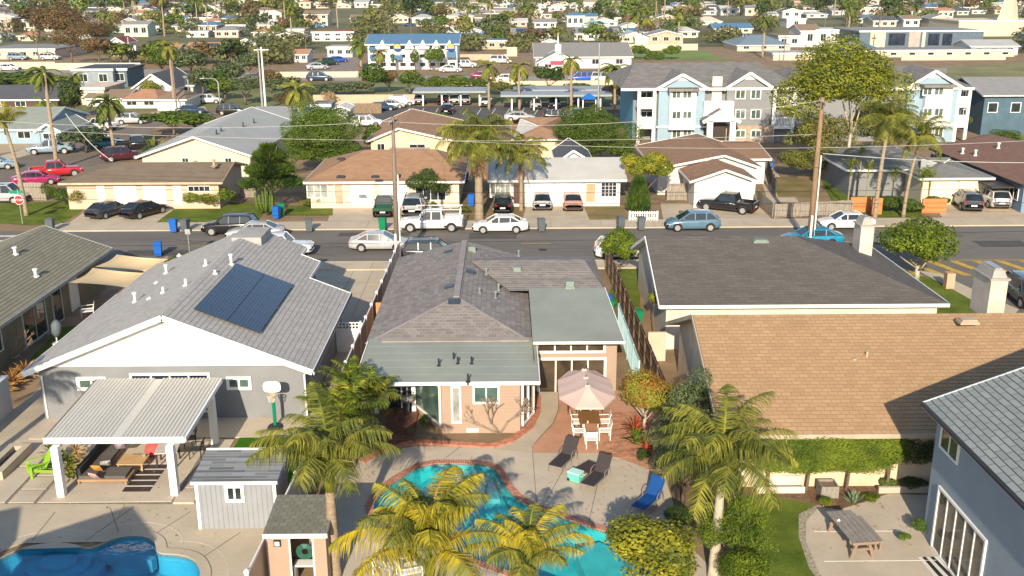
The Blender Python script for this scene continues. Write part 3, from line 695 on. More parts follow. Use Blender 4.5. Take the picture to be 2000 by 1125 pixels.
def carbuild(kind, label, p, loc, rz, group, cat):
    k = KIN[kind]; W_ = k['W']; Tc = Thing({'pickup': 'pickup_truck', 'van': 'van', 'suv': 'suv'}.get(kind, 'parked_car'), label, cat, loc, rz, group, local=True)
    b = B(); st = k['st']
    sec = lambda x, zt, zb, h: [(x, -s * W_ * h * a, zz) for s in (1,) for a, zz in ((.80, zb), (.96, zb + .08), (1, zb + .28), (1.0, zt - .22), (.965, zt - .07), (.86, zt), (.4, zt + .025))] + [(x, W_ * h * a, zz) for a, zz in ((.4, zt + .025), (.86, zt), (.965, zt - .07), (1.0, zt - .22), (1, zb + .28), (.96, zb + .08), (.80, zb))]
    S = [sec(*q) for q in st]; n = len(S[0]); b.v = [p_ for s in S for p_ in s]
    for i in range(len(S) - 1):
        for j in range(n):
            j2 = (j + 1) % n; b.f.append((i * n + j, i * n + j2, (i + 1) * n + j2, (i + 1) * n + j)); b.m.append(0); b.uv.append(None)
    b.f.append(tuple(range(n))); b.f.append(tuple((len(S) - 1) * n + j for j in reversed(range(n)))); b.m += [0, 0]; b.uv += [None, None]
    f0, f1, r1, r0, z0, z1 = k['cab']; wb_, wt = W_ * .9, W_ * .72
    body = b.build('body', p, Tc, smooth=True)
    zt = z1 - .05
    q = lambda x, w, z: Vector((x, w, z))
    A0, A1, B0, B1 = (f0, wb_, z0 - .03), (f1, wt, zt), (r0, wb_, z0 - .03), (r1, wt, zt)
    # roof skin, slightly crowned
    b = B(); nx, ny = 6, 6; k0 = len(b.v)
    for i in range(nx + 1):
        for j in range(ny + 1):
            u = i / nx; v = j / ny * 2 - 1; x = r1 - .06 + (f1 + .04 - r1 + .06) * u; e = (1 - v * v) * .05 + .045 * math.sin(math.pi * u) ** .5
            b.v.append((x, v * (wt + .01), zt - .02 + e))
    for i in range(nx):
        for j in range(ny):
            a = i * (ny + 1) + j; b.f.append((a, a + ny + 1, a + ny + 2, a + 1)); b.m.append(0); b.uv.append(None)
    for s in (1, -1):
        for (a, c) in ((A0, A1), (B0, B1)): b.bar((a[0], s * a[1], a[2]), (c[0], s * c[1], c[2]), .07, .09)
        b.bar((f1, s * wt, zt - .01), (r1, s * wt, zt - .01), .06, .06)
        for d in k['div']:
            t = .5; b.bar((d, s * wb_, z0), (d - .02, s * wt, zt), .05, .07)
    b.build('cabin_roof', p, Tc, smooth=False)
    def pane(name, pts):
        b = B(); b.poly(pts); b.build(name, carglass, Tc)
    pane('windshield', [(f0, -wb_, z0 - .02), (f0, wb_, z0 - .02), (f1, wt, zt), (f1, -wt, zt)])
    pane('rear_window', [(r0, wb_, z0 - .02), (r0, -wb_, z0 - .02), (r1, -wt, zt), (r1, wt, zt)])
    ds = [f0] + k['div'] + [r0]; dt = [f1] + k['div'] + [r1]
    for s in (1, -1):
        for i in range(len(ds) - 1):
            pts = [(ds[i], s * wb_, z0 - .02), (ds[i + 1], s * wb_, z0 - .02), (dt[i + 1], s * wt, zt), (dt[i], s * wt, zt)]
            pane('side_window', pts if s < 0 else pts[::-1])
    for x in k['wb']:
        for s in (1, -1):
            r_ = k['wr']; b = B(); y0, y1 = s * (W_ - .22), s * (W_ + .005)
            t = B(); t.tube([(x, y0, r_), (x, y1, r_)], r_, 18); ty = t.build('wheel', tyre, Tc)
            t = B(); t.tube([(x, y1 - s * .01, r_), (x, y1 + s * .012, r_)], r_ * .66, 12); t.build('rim', rim, Tc, ty)
            for a_ in range(5):
                an = a_ * 2 * math.pi / 5
            t = B(); N = 12; arch = []
            for a_ in range(N + 1):
                an = math.pi * a_ / N; arch.append((an, 1))
            for (a1_, _), (a2_, _) in zip(arch, arch[1:]):
                ra, rb = r_ * .98, r_ * 1.2; Y = s * (W_ + .006)
                t.poly([(x + ra * math.cos(a1_), Y, r_ + ra * math.sin(a1_)), (x + rb * math.cos(a1_), Y, r_ + rb * math.sin(a1_)), (x + rb * math.cos(a2_), Y, r_ + rb * math.sin(a2_)), (x + ra * math.cos(a2_), Y, r_ + ra * math.sin(a2_))])
            t.build('wheel_arch', blackp, Tc)
    xf, xr = st[-2], st[1]
    for s in (1, -1):
        b = B(); h = xf[3] * W_; b.bar((xf[0] - .12, s * h * .99, xf[1] - .14), (xf[0] + .13, s * h * .72, xf[1] - .16), .1, .13); b.build('headlight', lampw, Tc)
        b = B(); h = xr[3] * W_; zz = xr[1] - .14
        b.bar((xr[0] + .1, s * h * 1.0, zz), (xr[0] - .04, s * h * .68, zz), .08, .15 if kind in ('sedan', 'hatch') else .26); b.build('taillight', lampr, Tc)
        b = B(); b.box(f0 - .45, f0 - .28, min(s * (wb_ + .02), s * (wb_ + .22)), max(s * (wb_ + .02), s * (wb_ + .22)), z0 + .02, z0 + .16); b.build('side_mirror', p, Tc)
        b = B()
        for d in k['div'][:2]: b.box(d - .17, d - .03, min(s * W_ * .995, s * (W_ + .02)), max(s * W_ * .995, s * (W_ + .02)), z0 - .2, z0 - .17)
        b.build('door_handle', metal, Tc)
    b = B(); b.box(xr[0] - .075, xr[0] + .02, -.26, .26, .62, .76); b.build('licence_plate', plate, Tc)
    b = B(); b.box(xf[0] + .02, xf[0] + .15, -.5, .5, .42, .62); b.build('grille', blackp, Tc)
    b = B(); b.box(st[0][0] - .04, st[0][0] + .1, -W_ * .7, W_ * .7, .38, .52); b.build('bumper', blackp, Tc)
    if kind in ('suv', 'van'):
        for s in (1, -1):
            b = B(); b.bar((f1 - .2, s * wt * .93, z1 + .05), (r1 + .2, s * wt * .93, z1 + .05), .04, .05); b.build('roof_rail', blackp, Tc)
    if k.get('bed'):
        b = B()
        for s in (1, -1): b.box(-2.72, -1.02, min(s * .86, s * .95), max(s * .86, s * .95), .55, 1.12)
        b.box(-2.74, -2.64, -.95, .95, .52, 1.12); b.build('bed_side', p, Tc)
        b = B(); b.box(-2.63, -1.06, -.85, .85, .655, .72); b.build('bed_floor', blackp, Tc)
    return Tc
CARS = {}
COL = dict(white=(.72, .71, .69), silver=(.42, .43, .44), black=(.012, .012, .014), grey=(.10, .105, .11), darkblue=(.02, .05, .10), blue=(.03, .14, .30), lightblue=(.22, .30, .36),
           red=(.42, .02, .03), burgundy=(.07, .012, .02), green=(.02, .07, .04), tan=(.42, .30, .20), pink=(.45, .27, .21), teal=(.01, .22, .36), charcoal=(.04, .045, .05), royal=(.02, .10, .50), magenta=(.30, .02, .10), bluegrey=(.10, .18, .26))
def car(kind, color, px_, py_, heading, label, group=None, cat=None, terrain=False, scale=1.):
    """heading in degrees: 0 = nose to the right of the photo, 90 = nose away from the camera"""
    cat = cat or {'pickup': 'pickup truck', 'van': 'van', 'suv': 'suv'}.get(kind, 'car'); p_ = paint('car_paint_' + color, COL[color], .22)
    loc = G(px_, py_) if terrain else P(px_, py_, .01); rz = R(heading)
    if kind not in CARS:
        t = carbuild(kind, label, p_, loc, rz, group, cat); t.e.scale = (scale,) * 3; CARS[kind] = (t.e, p_); bpy.context.view_layer.update(); return t.e
    e, p0 = CARS[kind]
    r = dup(e, loc, rz, label, group, scale, {p0: p_})
    if 'group' in r and not group: del r['group']
    r['category'] = cat
    return r

# ------------------------------------------------------------------ foliage meshes
rng = np.random.default_rng(5)
def npmesh(name, V, nq, m, tri=False):
    k = 3 if tri else 4; me = bpy.data.meshes.new(name); nv = len(V)
    me.vertices.add(nv); me.vertices.foreach_set('co', V.astype(np.float32).ravel())
    me.loops.add(nv); me.loops.foreach_set('vertex_index', np.arange(nv, dtype=np.int32))
    me.polygons.add(nq); me.polygons.foreach_set('loop_start', np.arange(0, nv, k, dtype=np.int32)); me.polygons.foreach_set('loop_total', np.full(nq, k, dtype=np.int32))
    me.materials.append(m); me.update(calc_edges=True); return me
def unit(v): return v / (np.linalg.norm(v, axis=-1, keepdims=True) + 1e-9)
def leafquads(pos, nrm, size, asp=.55):
    n = len(pos); t = unit(np.cross(nrm, unit(rng.normal(size=(n, 3))))); s = np.cross(nrm, t); sz = (size * rng.uniform(.6, 1.35, n))[:, None]
    a, c = t * sz, s * sz * asp
    return np.stack([pos - a, pos + c * .9 - a * .1, pos + a, pos - c * .9 - a * .1], 1).reshape(-1, 3)
def crown(name, m, n, size, lobes=12, spread=.62, lr=(.28, .48), flat=.85, up=.35, rough=.5, asp=.6, shell=.75, box=None):
    """leaf clusters on overlapping lobes inside a unit sphere; sky shows between them"""
    d = unit(rng.normal(size=(lobes, 3))); d[:, 2] = np.abs(d[:, 2]) * 1.2 - .35
    c = d * (rng.uniform(.25, 1, lobes)[:, None]) * spread; r = rng.uniform(lr[0], lr[1], lobes)
    if box: c = rng.uniform(-1, 1, (lobes, 3)) * np.array(box)
    w = r ** 2 / np.sum(r ** 2); i = rng.choice(lobes, n, p=w); dd = unit(rng.normal(size=(n, 3)))
    k = rng.uniform(shell, 1.04, n) ** .8; pos = c[i] + dd * (r[i] * k)[:, None]
    pos += rng.normal(size=pos.shape) * .025
    # drop what is deep inside other lobes
    dist = np.linalg.norm(pos[:, None, :] - c[None], axis=2) / r[None]; deep = (dist < .72).sum(1) > 0; keep = ~deep | (rng.random(n) < .25)
    pos, dd = pos[keep], dd[keep]; pos[:, 2] *= flat
    nr = unit(dd + rng.normal(size=dd.shape) * rough + np.array([0, -.1, up]))
    V = leafquads(pos, nr, np.full(len(pos), size), asp); return npmesh(name, V, len(pos), m)
def spikes(name, m, n, size, outline, up=.6, wid=.12):
    """needle or blade tufts; outline(z in 0..1) -> radius"""
    z = rng.random(n) ** .8; a = rng.uniform(0, 2 * math.pi, n); r = np.array([outline(q) for q in z]) * rng.uniform(.55, 1.05, n)
    pos = np.stack([np.cos(a) * r, np.sin(a) * r, z], 1); dr = unit(np.stack([np.cos(a), np.sin(a), np.full(n, up)], 1) + rng.normal(size=(n, 3)) * .35)
    s = unit(np.cross(dr, rng.normal(size=(n, 3)))); sz = (size * rng.uniform(.5, 1.3, n))[:, None]
    V = np.stack([pos - s * sz * wid, pos + s * sz * wid, pos + dr * sz], 1).reshape(-1, 3); return npmesh(name, V, n, m, True)
def frond(name, m, L=3., a0=55, droop=95, n=60, ll=.7, wid=.045, hang=.5, fwd=.5, seg=2, taper=.5, plane=.25, rach=None):
    """a feather-palm frond along +x: arching midrib with leaflets on both sides"""
    q = []; s = np.linspace(0, 1, 40); th = np.radians(a0 - droop * s ** 1.25); x = np.concatenate([[0], np.cumsum(np.cos(th[:-1]) * L / 39)]); z = np.concatenate([[0], np.cumsum(np.sin(th[:-1]) * L / 39)])
    for i in range(n):
        t = .16 + .84 * (i + .5) / n
        px_, pz_ = np.interp(t, s, x), np.interp(t, s, z); an = np.interp(t, s, th); tx, tz = math.cos(an), math.sin(an); w_ = math.sin(math.pi * min(1, (t * .93 + .12))) ** taper
        for sd in (-1, 1):
            up = rng.uniform(-.1, plane)
            d = np.array([tx * fwd * rng.uniform(.6, 1.4), sd * 1., tz * fwd + up]); d /= np.linalg.norm(d); l = ll * w_ * rng.uniform(.7, 1.15); p = np.array([px_, sd * .02, pz_])
            side = np.cross(d, [0, 0, 1.]); side /= np.linalg.norm(side) + 1e-6
            side = unit(side + rng.normal(size=3) * .6); prev = p; pw = wid
            for k in range(seg):
                d = unit(d + np.array([0, 0, -hang * (k + .6) * rng.uniform(.7, 1.3)])); nx = prev + d * l / seg; nw = wid * (1 - (k + 1) / seg) + .004
                q += [prev - side * pw / 2, prev + side * pw / 2, nx + side * nw / 2, nx - side * nw / 2]; prev, pw = nx, nw
    rw = .035
    for i in range(0, 36, 4):
        a, b_ = np.array([x[i], 0, z[i]]), np.array([x[i + 4 if i + 4 < 40 else 39], 0, z[i + 4 if i + 4 < 40 else 39]]); w0 = rw * (1.3 - i / 39)
        q += [a + [0, w0, 0], a - [0, w0, 0], b_ - [0, w0 * .8, 0], b_ + [0, w0 * .8, 0]]
    V = np.array(q); me = npmesh(name, V, len(V) // 4, m); 
    if rach:
        me.materials.append(rach); k = len(me.polygons); [setattr(me.polygons[j], 'material_index', 1) for j in range(k - 9, k)]
    return me
def fan(name, m, L=1.1, n=22, pet=1.1, a0=40, span=260, droop=.35, wid=.11):
    q = []; an = math.radians(a0); c = np.array([math.cos(an) * pet, 0, math.sin(an) * pet]); ex = np.array([math.cos(an - .4), 0, math.sin(an - .4)]); ey = np.array([0, 1., 0])
    q += [np.array([0, .03, 0]), np.array([0, -.03, 0]), c + [0, -.02, 0], c + [0, .02, 0]]
    for i in range(n):
        t = math.radians((i / (n - 1) - .5) * span); d = ex * math.cos(t) + ey * math.sin(t); l = L * (.75 + .25 * math.cos(t / 2)); s = -ex * math.sin(t) + ey * math.cos(t)
        mid = c + d * l * .6; tip = c + d * l + np.array([0, 0, -droop * l])
        q += [c, mid - s * wid / 2, tip, mid + s * wid / 2]
    V = np.array(q); return npmesh(name, V, len(V) // 4, m)
def far_palm(name, m, nf=26, kind='feather', L=2.6):
    """a whole palm head as one small mesh for distant palms"""
    q = []
    for i in range(nf):
        az = rng.uniform(0, 2 * math.pi); a0 = rng.uniform(-50, 80); n = 9; p = np.zeros(3); an = math.radians(a0); l = L * rng.uniform(.75, 1.1)
        for k in range(n):
            an -= math.radians(rng.uniform(8, 16)) * (1 if a0 > -20 else .3); d = np.array([math.cos(an) * math.cos(az), math.cos(an) * math.sin(az), math.sin(an)]); nx = p + d * l / n
            s = np.array([-math.sin(az), math.cos(az), 0]); w_ = .34 * math.sin(math.pi * (k + .8) / (n + .6)) ** .7 * L / 2.6
            for sd in (-1, 1):
                o = s * sd * w_ + np.array([0, 0, -w_ * .55]); q += [p, nx, nx + o * rng.uniform(.8, 1.2) + d * .12, p * .5 + nx * .5 + o * .9]
            p = nx
    V = np.array(q); return npmesh(name, V, len(V) // 4, m)
L_ = dict(yeuc=leaf('eucalyptus_top_leaves', (.20, .24, .02), (.42, .40, .03), (.15, .19, .03)), redtip=leaf('red_tipped_leaves', (.07, .15, .02), (.50, .15, .035), (.24, .26, .035)), yellow=leaf('yellow_green_shrub', (.22, .24, .02), (.50, .44, .04), (.15, .18, .03)),
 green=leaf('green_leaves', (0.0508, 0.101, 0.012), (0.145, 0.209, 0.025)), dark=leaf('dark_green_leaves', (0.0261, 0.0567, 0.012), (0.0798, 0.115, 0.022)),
 lime=leaf('yellow_green_leaves', (0.174, 0.203, 0.015), (0.377, 0.338, 0.03), (0.102, 0.149, 0.02)), olive=leaf('grey_green_leaves', (0.102, 0.135, 0.055), (0.232, 0.27, 0.11), (0.058, 0.0945, 0.04)),
 brown=leaf('bronze_leaves', (0.131, 0.0675, 0.03), (0.275, 0.149, 0.07), (0.116, 0.108, 0.03)), 
 bright=leaf('bright_green_leaves', (0.102, 0.162, 0.012), (0.246, 0.297, 0.025), (0.0725, 0.121, 0.012)), gold=leaf('golden_frond', (.40, .32, .018), (.66, .53, .045), (.26, .27, .03), tr=.3),
 frond=leaf('palm_frond_green', (.16, .18, .025), (.36, .34, .06), (.10, .13, .025), tr=.3), dfrond=leaf('palm_frond_dark', (0.0725, 0.115, 0.02), (0.189, 0.216, 0.045), tr=.25),
 dry=leaf('dry_palm_frond', (0.319, 0.162, 0.05), (0.522, 0.297, 0.1)), euc=leaf('eucalyptus_leaves', (0.131, 0.176, 0.03), (0.275, 0.284, 0.05), (0.189, 0.162, 0.06)), red=leaf('red_cordyline', (0.319, 0.0405, 0.02), (0.62, 0.135, 0.06)),
 juniper=leaf('juniper_needles', (0.0435, 0.0945, 0.012), (0.131, 0.189, 0.02), (0.029, 0.0675, 0.01)), agave=leaf('agave_blue', (0.189, 0.27, 0.16), (0.319, 0.405, 0.25)), twig=leaf('bare_twigs', (0.362, 0.257, 0.14), (0.551, 0.405, 0.22)))
bark = mat('tree_bark', (.17, .125, .085), .95, .3, 3, fine=.3, bump=.6, bd=.03); pbark = mat('palm_trunk', (.34, .26, .18), .95, .25, 4, fine=.3, fscale=8, bump=.8, bd=.04, stretch=(1, 1, 4)); gbark = mat('pale_bark', (.42, .37, .29), .9, .2, 2, fine=.2, bump=.4)
CR = {}
def cmesh(key):
    if key in CR: return CR[key]
    k, v = key.rsplit('_', 1)[0], 0
    ty, colr, lod = key.split('/')[0:3]
    m = L_[colr]; nn = {'big': 42000, 'near': 15000, 'mid': 3200, 'far': 520}[lod[:-1]]; sz = {'big': .021, 'near': .034, 'mid': .07, 'far': .15}[lod[:-1]]
    if ty == 'round': me = crown('crown_round', m, nn, sz, 16, .6, (.3, .46), .88)
    elif ty == 'wide': me = crown('crown_wide', m, nn, sz, 20, .78, (.2, .36), .62)
    elif ty == 'tree': me = crown('crown_tree', m, nn, sz, 34, .78, (.16, .36), 1.0, .35, .6, .55)
    elif ty == 'airy': me = crown('crown_airy', m, int(nn * .7), sz * .85, 26, .82, (.14, .27), .95, .2, .8, .4)
    elif ty == 'tall': me = crown('crown_tall', m, nn, sz, 16, .5, (.3, .42), 1.25)
    elif ty == 'cone': me = spikes('crown_cone', m, int(nn * 1.2), sz * 4.5, lambda z: .95 * (1 - z) ** .7 * min(1, z * 6 + .3), .9)
    elif ty == 'pine': me = spikes('crown_pine', m, int(nn * 1.6), sz * 4., lambda z: (.35 + .65 * abs(math.sin(z * 9 + 1))) * (1 - z * .75), .5)
    elif ty == 'hedge': me = crown('hedge_leaves', m, nn * 2, sz * .8, 90, 1, (.2, .3), 1, .3, .7, .6, .5, (.88, .85, .75))
    CR[key] = me; return me
TRK = {}
def trunkmesh(kind, m):
    if (kind, m.name) in TRK: return TRK[(kind, m.name)]
    b = B(); q = random.Random(hash(kind) % 99 if False else len(TRK) + 3)
    if kind == 'tree':                       # unit: reaches z=1 at the crown's base, limbs run on into the crown
        b.tube([(0, 0, -.05), (.01, 0, .5), (.03, .02, 1.)], [.075, .055, .045], 8)
        for i in range(6):
            a = i * 1.05 + q.random(); r_ = q.uniform(.35, .6); z0 = q.uniform(.65, 1.)
            b.tube([(.02, 0, z0), (math.cos(a) * r_ * .45, math.sin(a) * r_ * .45, z0 + .35), (math.cos(a) * r_, math.sin(a) * r_, z0 + q.uniform(.6, .95))], [.032, .022, .008], 5)
    elif kind == 'palm':
        N = 9; b.tube([(.0 + .012 * math.sin(i * .9), 0, i / N) for i in range(N + 1)], [.034 - .012 * i / N + (.004 if i % 2 else 0) for i in range(N + 1)], 10)
    o = b.build('trunk', m, smooth=True); me = o.data; bpy.data.objects.remove(o); TRK[(kind, m.name)] = me; return me
def tree(px_, py_, h, r_, label, ty='round', colr='green', lod='mid', v=None, name='tree', group=None, cat='tree', base=None, trunk=True, tm=None, rz=None, hb=None, terrain=False, sz=1.):
    """a tree standing at a pixel of the ground: total height h, crown radius r_"""
    loc = base if base is not None else (G(px_, py_) if terrain else P(px_, py_)); v = v if v is not None else rnd.randrange(3)
    t = Thing(name, label, cat, loc, group=group); me = cmesh(f'{ty}/{colr}/{lod}{v}')
    if ty in ('cone', 'pine'):
        hb = h * .08 if hb is None else hb; c = share('crown', me, t, loc + Vector((0, 0, hb)), (0, 0, rnd.uniform(0, 6.3)), (r_, r_, h - hb)); th = hb + h * .2
    else:
        hz = r_ * sz if hb is None else (h - hb) / 2; c = share('crown', me, t, loc + Vector((0, 0, h - hz * .92)), (0, 0, rnd.uniform(0, 6.3) if rz is None else rz), (r_, r_, hz)); th = max(.3, h - hz * 1.55)
    if trunk: share('trunk', trunkmesh('tree', tm or bark), t, loc, (0, 0, rnd.uniform(0, 6.3)), (min(max(r_ * .9, .3), 3.2), min(max(r_ * .9, .3), 3.2), th))
    return t
FR = {}
def fronds(kind):
    if kind in FR: return FR[kind]
    if kind == 'queen': l = [frond('frond', L_['frond'], 3.1, 62, 120, 88, .85, .04, .95, rach=L_['lime']), frond('frond', L_['frond'], 3.0, 48, 108, 84, .9, .04, 1.), frond('frond', L_['frond'], 3.2, 72, 104, 84, .8, .04, .85)]
    elif kind == 'gold': l = [frond('frond', L_['gold'], 3.3, 58, 118, 100, .95, .042, .95, rach=L_['dry']), frond('frond', L_['frond'], 3.1, 66, 112, 96, .9, .042, .9, rach=L_['gold']), frond('frond', L_['gold'], 3.2, 76, 100, 96, .85, .042, .85, rach=L_['lime'])]
    elif kind == 'dark': l = [frond('frond', L_['dfrond'], 3.2, 60, 100, 44, .7, .06, .45), frond('frond', L_['dfrond'], 3., 35, 90, 44, .75, .06, .5), frond('frond', L_['frond'], 3.2, 70, 85, 44, .6, .06, .4)]
    elif kind == 'bamboo': l = [frond('frond', L_['bright'], 1.9, 76, 80, 26, .5, .06, .4), frond('frond', L_['frond'], 1.8, 62, 95, 26, .5, .06, .5), frond('frond', L_['lime'], 1.9, 80, 100, 26, .5, .06, .5)]
    elif kind == 'fan': l = [fan('frond', L_['frond']), fan('frond', L_['bright'], a0=10), fan('frond', L_['frond'], a0=65)]
    elif kind == 'dry': l = [frond('dry_frond', L_['dry'], 2.4, -62, 25, 26, .35, .06, .6)]
    FR[kind] = l; return l
def palm(px_, py_, h, label, kind='queen', n=16, s=1., tr=1., name='palm_tree', group=None, base=None, lean=(0, 0), dry=0, tm=None, az0=None, low=15):
    loc = base if base is not None else P(px_, py_); t = Thing(name, label, 'palm tree', loc, group=group); N = 8
    b = B(); top = loc + Vector((lean[0], lean[1], h)); pts = []; rad = []
    for i in range(N * 2 + 1):
        k = i / (N * 2); pts.append(loc + Vector((lean[0] * k * k, lean[1] * k * k, h * k - .05))); rad.append((.21 - .07 * k + (.012 if i % 2 else 0) + (.06 if k < .06 else 0)) * tr)
    b.tube(pts, rad, 10); b.build('trunk', tm or pbark, t, smooth=True)
    if kind != 'fan':
        b = B(); b.tube([top + Vector((0, 0, -.7)), top + Vector((0, 0, -.1)), top + Vector((0, 0, .5))], [.16 * tr, .21 * tr, .06 * tr], 9); b.build('crownshaft', L_['lime'] if kind != 'dark' else pbark, t, smooth=True)
    fl = fronds(kind); a = rnd.uniform(0, 6.28) if az0 is None else R(az0)
    for i in range(n):
        a += 2.39996; k = i / max(1, n - 1); tilt = R(rnd.uniform(-8, 8) + (1 - k) * low - k * 28)
        share('frond', fl[rnd.randrange(len(fl))], t, top + Vector((0, 0, .15 * k)), (rnd.uniform(-.2, .2), tilt, a), s * rnd.uniform(.85, 1.1))
    for i in range(dry):
        share('dry_frond', fronds('dry')[0], t, top + Vector((0, 0, -.2)), (0, rnd.uniform(-.1, .25), i * 6.28 / dry + rnd.uniform(-.3, .3)), s * .9)
    return t
FPM = {}
def fpalm(loc, h, label, group, s=1., colr='dfrond', tr=1., name='palm_tree'):
    k = (colr, rnd.randrange(2))
    if k not in FPM: FPM[k] = far_palm('palm_crown', L_[colr])
    t = Thing(name, label, 'palm tree', loc, group=group); share('crown', FPM[k], t, Vector(loc) + Vector((0, 0, h)), (0, 0, rnd.uniform(0, 6.3)), s)
    share('trunk', trunkmesh('palm', pbark), t, loc, (0, 0, rnd.uniform(0, 6.3)), (7 * tr, 7 * tr, h)); return t
# ------------------------------------------------------------------ pools
def water(name, tint, deepc):
    m, n, b = _nodes(name); out = n.nodes['Material Output']; n.nodes.remove(b)
    tr = nd(n, 'ShaderNodeBsdfTransparent'); tr.inputs[0].default_value = c4(tint); gl_ = nd(n, 'ShaderNodeBsdfGlossy'); gl_.inputs['Roughness'].default_value = .03
    lwt = nd(n, 'ShaderNodeLayerWeight'); lwt.inputs[0].default_value = .5; pw = nd(n, 'ShaderNodeMath', operation='POWER'); n.links.new(lwt.outputs['Facing'], pw.inputs[0]); pw.inputs[1].default_value = 4; fr = nd(n, 'ShaderNodeMath', operation='MULTIPLY_ADD'); n.links.new(pw.outputs[0], fr.inputs[0]); fr.inputs[1].default_value = .7; fr.inputs[2].default_value = .03; mx = nd(n, 'ShaderNodeMixShader')
    pos = nd(n, 'ShaderNodeNewGeometry').outputs['Position']; bp = nd(n, 'ShaderNodeBump'); bp.inputs['Strength'].default_value = .35; bp.inputs['Distance'].default_value = .05
    n.links.new(noise(n, 1.6, 3, pos), bp.inputs['Height'])
    n.links.new(bp.outputs[0], gl_.inputs['Normal']); n.links.new(bp.outputs[0], lwt.inputs['Normal'])
    n.links.new(fr.outputs[0], mx.inputs[0]); n.links.new(tr.outputs[0], mx.inputs[1]); n.links.new(gl_.outputs[0], mx.inputs[2]); n.links.new(mx.outputs[0], out.inputs[0]); return m
def basin_mat(name, c, c2):
    m, n, b = _nodes(name); pos = nd(n, 'ShaderNodeNewGeometry').outputs['Position']
    w_ = noise(n, 1.1, 3, pos); v = nd(n, 'ShaderNodeTexVoronoi', feature='DISTANCE_TO_EDGE'); v.inputs['Scale'].default_value = 2.2
    mp = mixc(n, .35, (0, 0, 0), (0, 0, 0)); 
    ad = nd(n, 'ShaderNodeVectorMath', operation='ADD'); n.links.new(pos, ad.inputs[0]); nz = nd(n, 'ShaderNodeTexNoise'); nz.inputs['Scale'].default_value = 1.5; n.links.new(nz.outputs['Color'], ad.inputs[1]); n.links.new(ad.outputs[0], v.inputs['Vector'])
    f = ramp(n, v.outputs['Distance'], .12, .0); cc = mixc(n, ramp(n, w_, .35, .65), c, c2)
    n.links.new(cc, b.inputs['Base Color']); b.inputs['Roughness'].default_value = .8; return m
wt_c = water('pool_water', (.62, .93, .95), 0); wt_l = water('pool_water_blue', (.55, .88, .96), 0)
bas_c = basin_mat('teal_plaster', (.03, .45, .48), (.07, .58, .60)); bas_l = basin_mat('blue_plaster', (.05, .36, .54), (.08, .44, .60))
def pool(label, outline, depth, wm, bm, coping_m, cw, shelf=None, bricks=True, zc=.05):
    cx_ = sum(p[0] for p in outline) / len(outline); cy_ = sum(p[1] for p in outline) / len(outline)
    t = Thing('swimming_pool', label, 'swimming pool', (cx_, cy_, 0)); b = B(); n = len(outline)
    for i in range(n): a, c_ = outline[i], outline[(i + 1) % n]; b.poly([(a[0], a[1], -depth), (c_[0], c_[1], -depth), (c_[0], c_[1], 0), (a[0], a[1], 0)])
    tess(b, [outline], -depth); t.basin = b.build('basin', bm, t)
    b = B(); tess(b, [outline], -.10); b.build('water', wm, t)
    o1 = offs(outline, cw)
    if not bricks:
        b = B(); tess(b, [o1, outline], zc)
        for l, s in ((outline, 1), (o1, -1)):
            for i in range(n): a, c_ = l[i], l[(i + 1) % n]; b.poly([(a[0], a[1], -.12), (c_[0], c_[1], -.12), (c_[0], c_[1], zc), (a[0], a[1], zc)])
        b.build('coping', coping_m, t)
    else:
        b = B()                                             # brick coping: bricks laid crosswise, one mesh (too small to pick apart)
        P_ = [Vector((p[0], p[1], 0)) for p in outline]; 
        for i in range(n):
            a, c_ = P_[i], P_[(i + 1) % n]; oa, oc = Vector((*o1[i], 0)), Vector((*o1[(i + 1) % n], 0)); k = max(1, round((oc - oa).length / .115))
            for j in range(k):
                t0, t1 = (j + .06) / k, (j + .94) / k; h = zc + rnd.uniform(-.004, .006)
                q = [a.lerp(c_, t0), a.lerp(c_, t1), oa.lerp(oc, t1), oa.lerp(oc, t0)]
                b.poly([(p.x, p.y, h) for p in q]); b.poly([(q[0].x, q[0].y, h), (q[0].x, q[0].y, -.05), (q[1].x, q[1].y, -.05), (q[1].x, q[1].y, h)])
        tag(b.build('coping_bricks', coping_m, t), kind='stuff')
        b = B(); tess(b, [o1, outline], zc - .02); b.build('mortar', white, t)
        b = B()
        for i in range(n): a, c_ = outline[i], outline[(i + 1) % n]; b.poly([(a[0], a[1], -.09), (c_[0], c_[1], -.09), (c_[0], c_[1], zc - .03), (a[0], a[1], zc - .03)])
        b.build('tile_line', mat('pool_tile', (.55, .60, .58), .3, .2, 8), t)
    return t
brk = mat('salmon_brick', (.46, .19, .12), .85, .30, 5, fine=.2, bump=.3)
PC = pool('freeform pool with brick coping behind the tan house, pale steps under teal water', pool_c, 1.0, wt_c, bas_c, brk, .33)
sp = mat('pool_step', (.22, .46, .46), .8, .08); 
def under(t, name, pts, z0, z1, m):
    b = B(); b.prism([tuple(P(a, c_, 0))[:2] for a, c_ in pts], z0, z1); return b.build(name, m, t)
under(PC, 'shelf', [(1000, 978), (850, 978), (815, 925), (836, 911), (957, 911), (972, 932)], -1., -.6, bas_c)
for q in ([(904, 959), (883, 959), (883, 917), (904, 917)], [(947, 959), (927, 959), (926, 922), (949, 922)], [(977, 959), (951, 958), (953, 921), (962, 921)]): under(PC, 'step', q, -.6, -.38, sp)  # pale slabs stand in for window-frame reflections on the water
under(PC, 'ledge', [(1310, 1165), (1170, 1165), (1120, 1060), (1170, 1045), (1250, 1075)], -1., -.3, mat('shallow_teal', (.10, .55, .55), .8, .15, 1.5))
PL = pool('blue kidney pool with round steps in the lower left yard', pool_l, .9, wt_l, bas_l, conc, .38, bricks=False, zc=.045)
def disc(cx_, cy_, rx, ry, n=24): return [(cx_ + rx * math.cos(2 * math.pi * i / n), cy_ + ry * math.sin(2 * math.pi * i / n)) for i in range(n)]
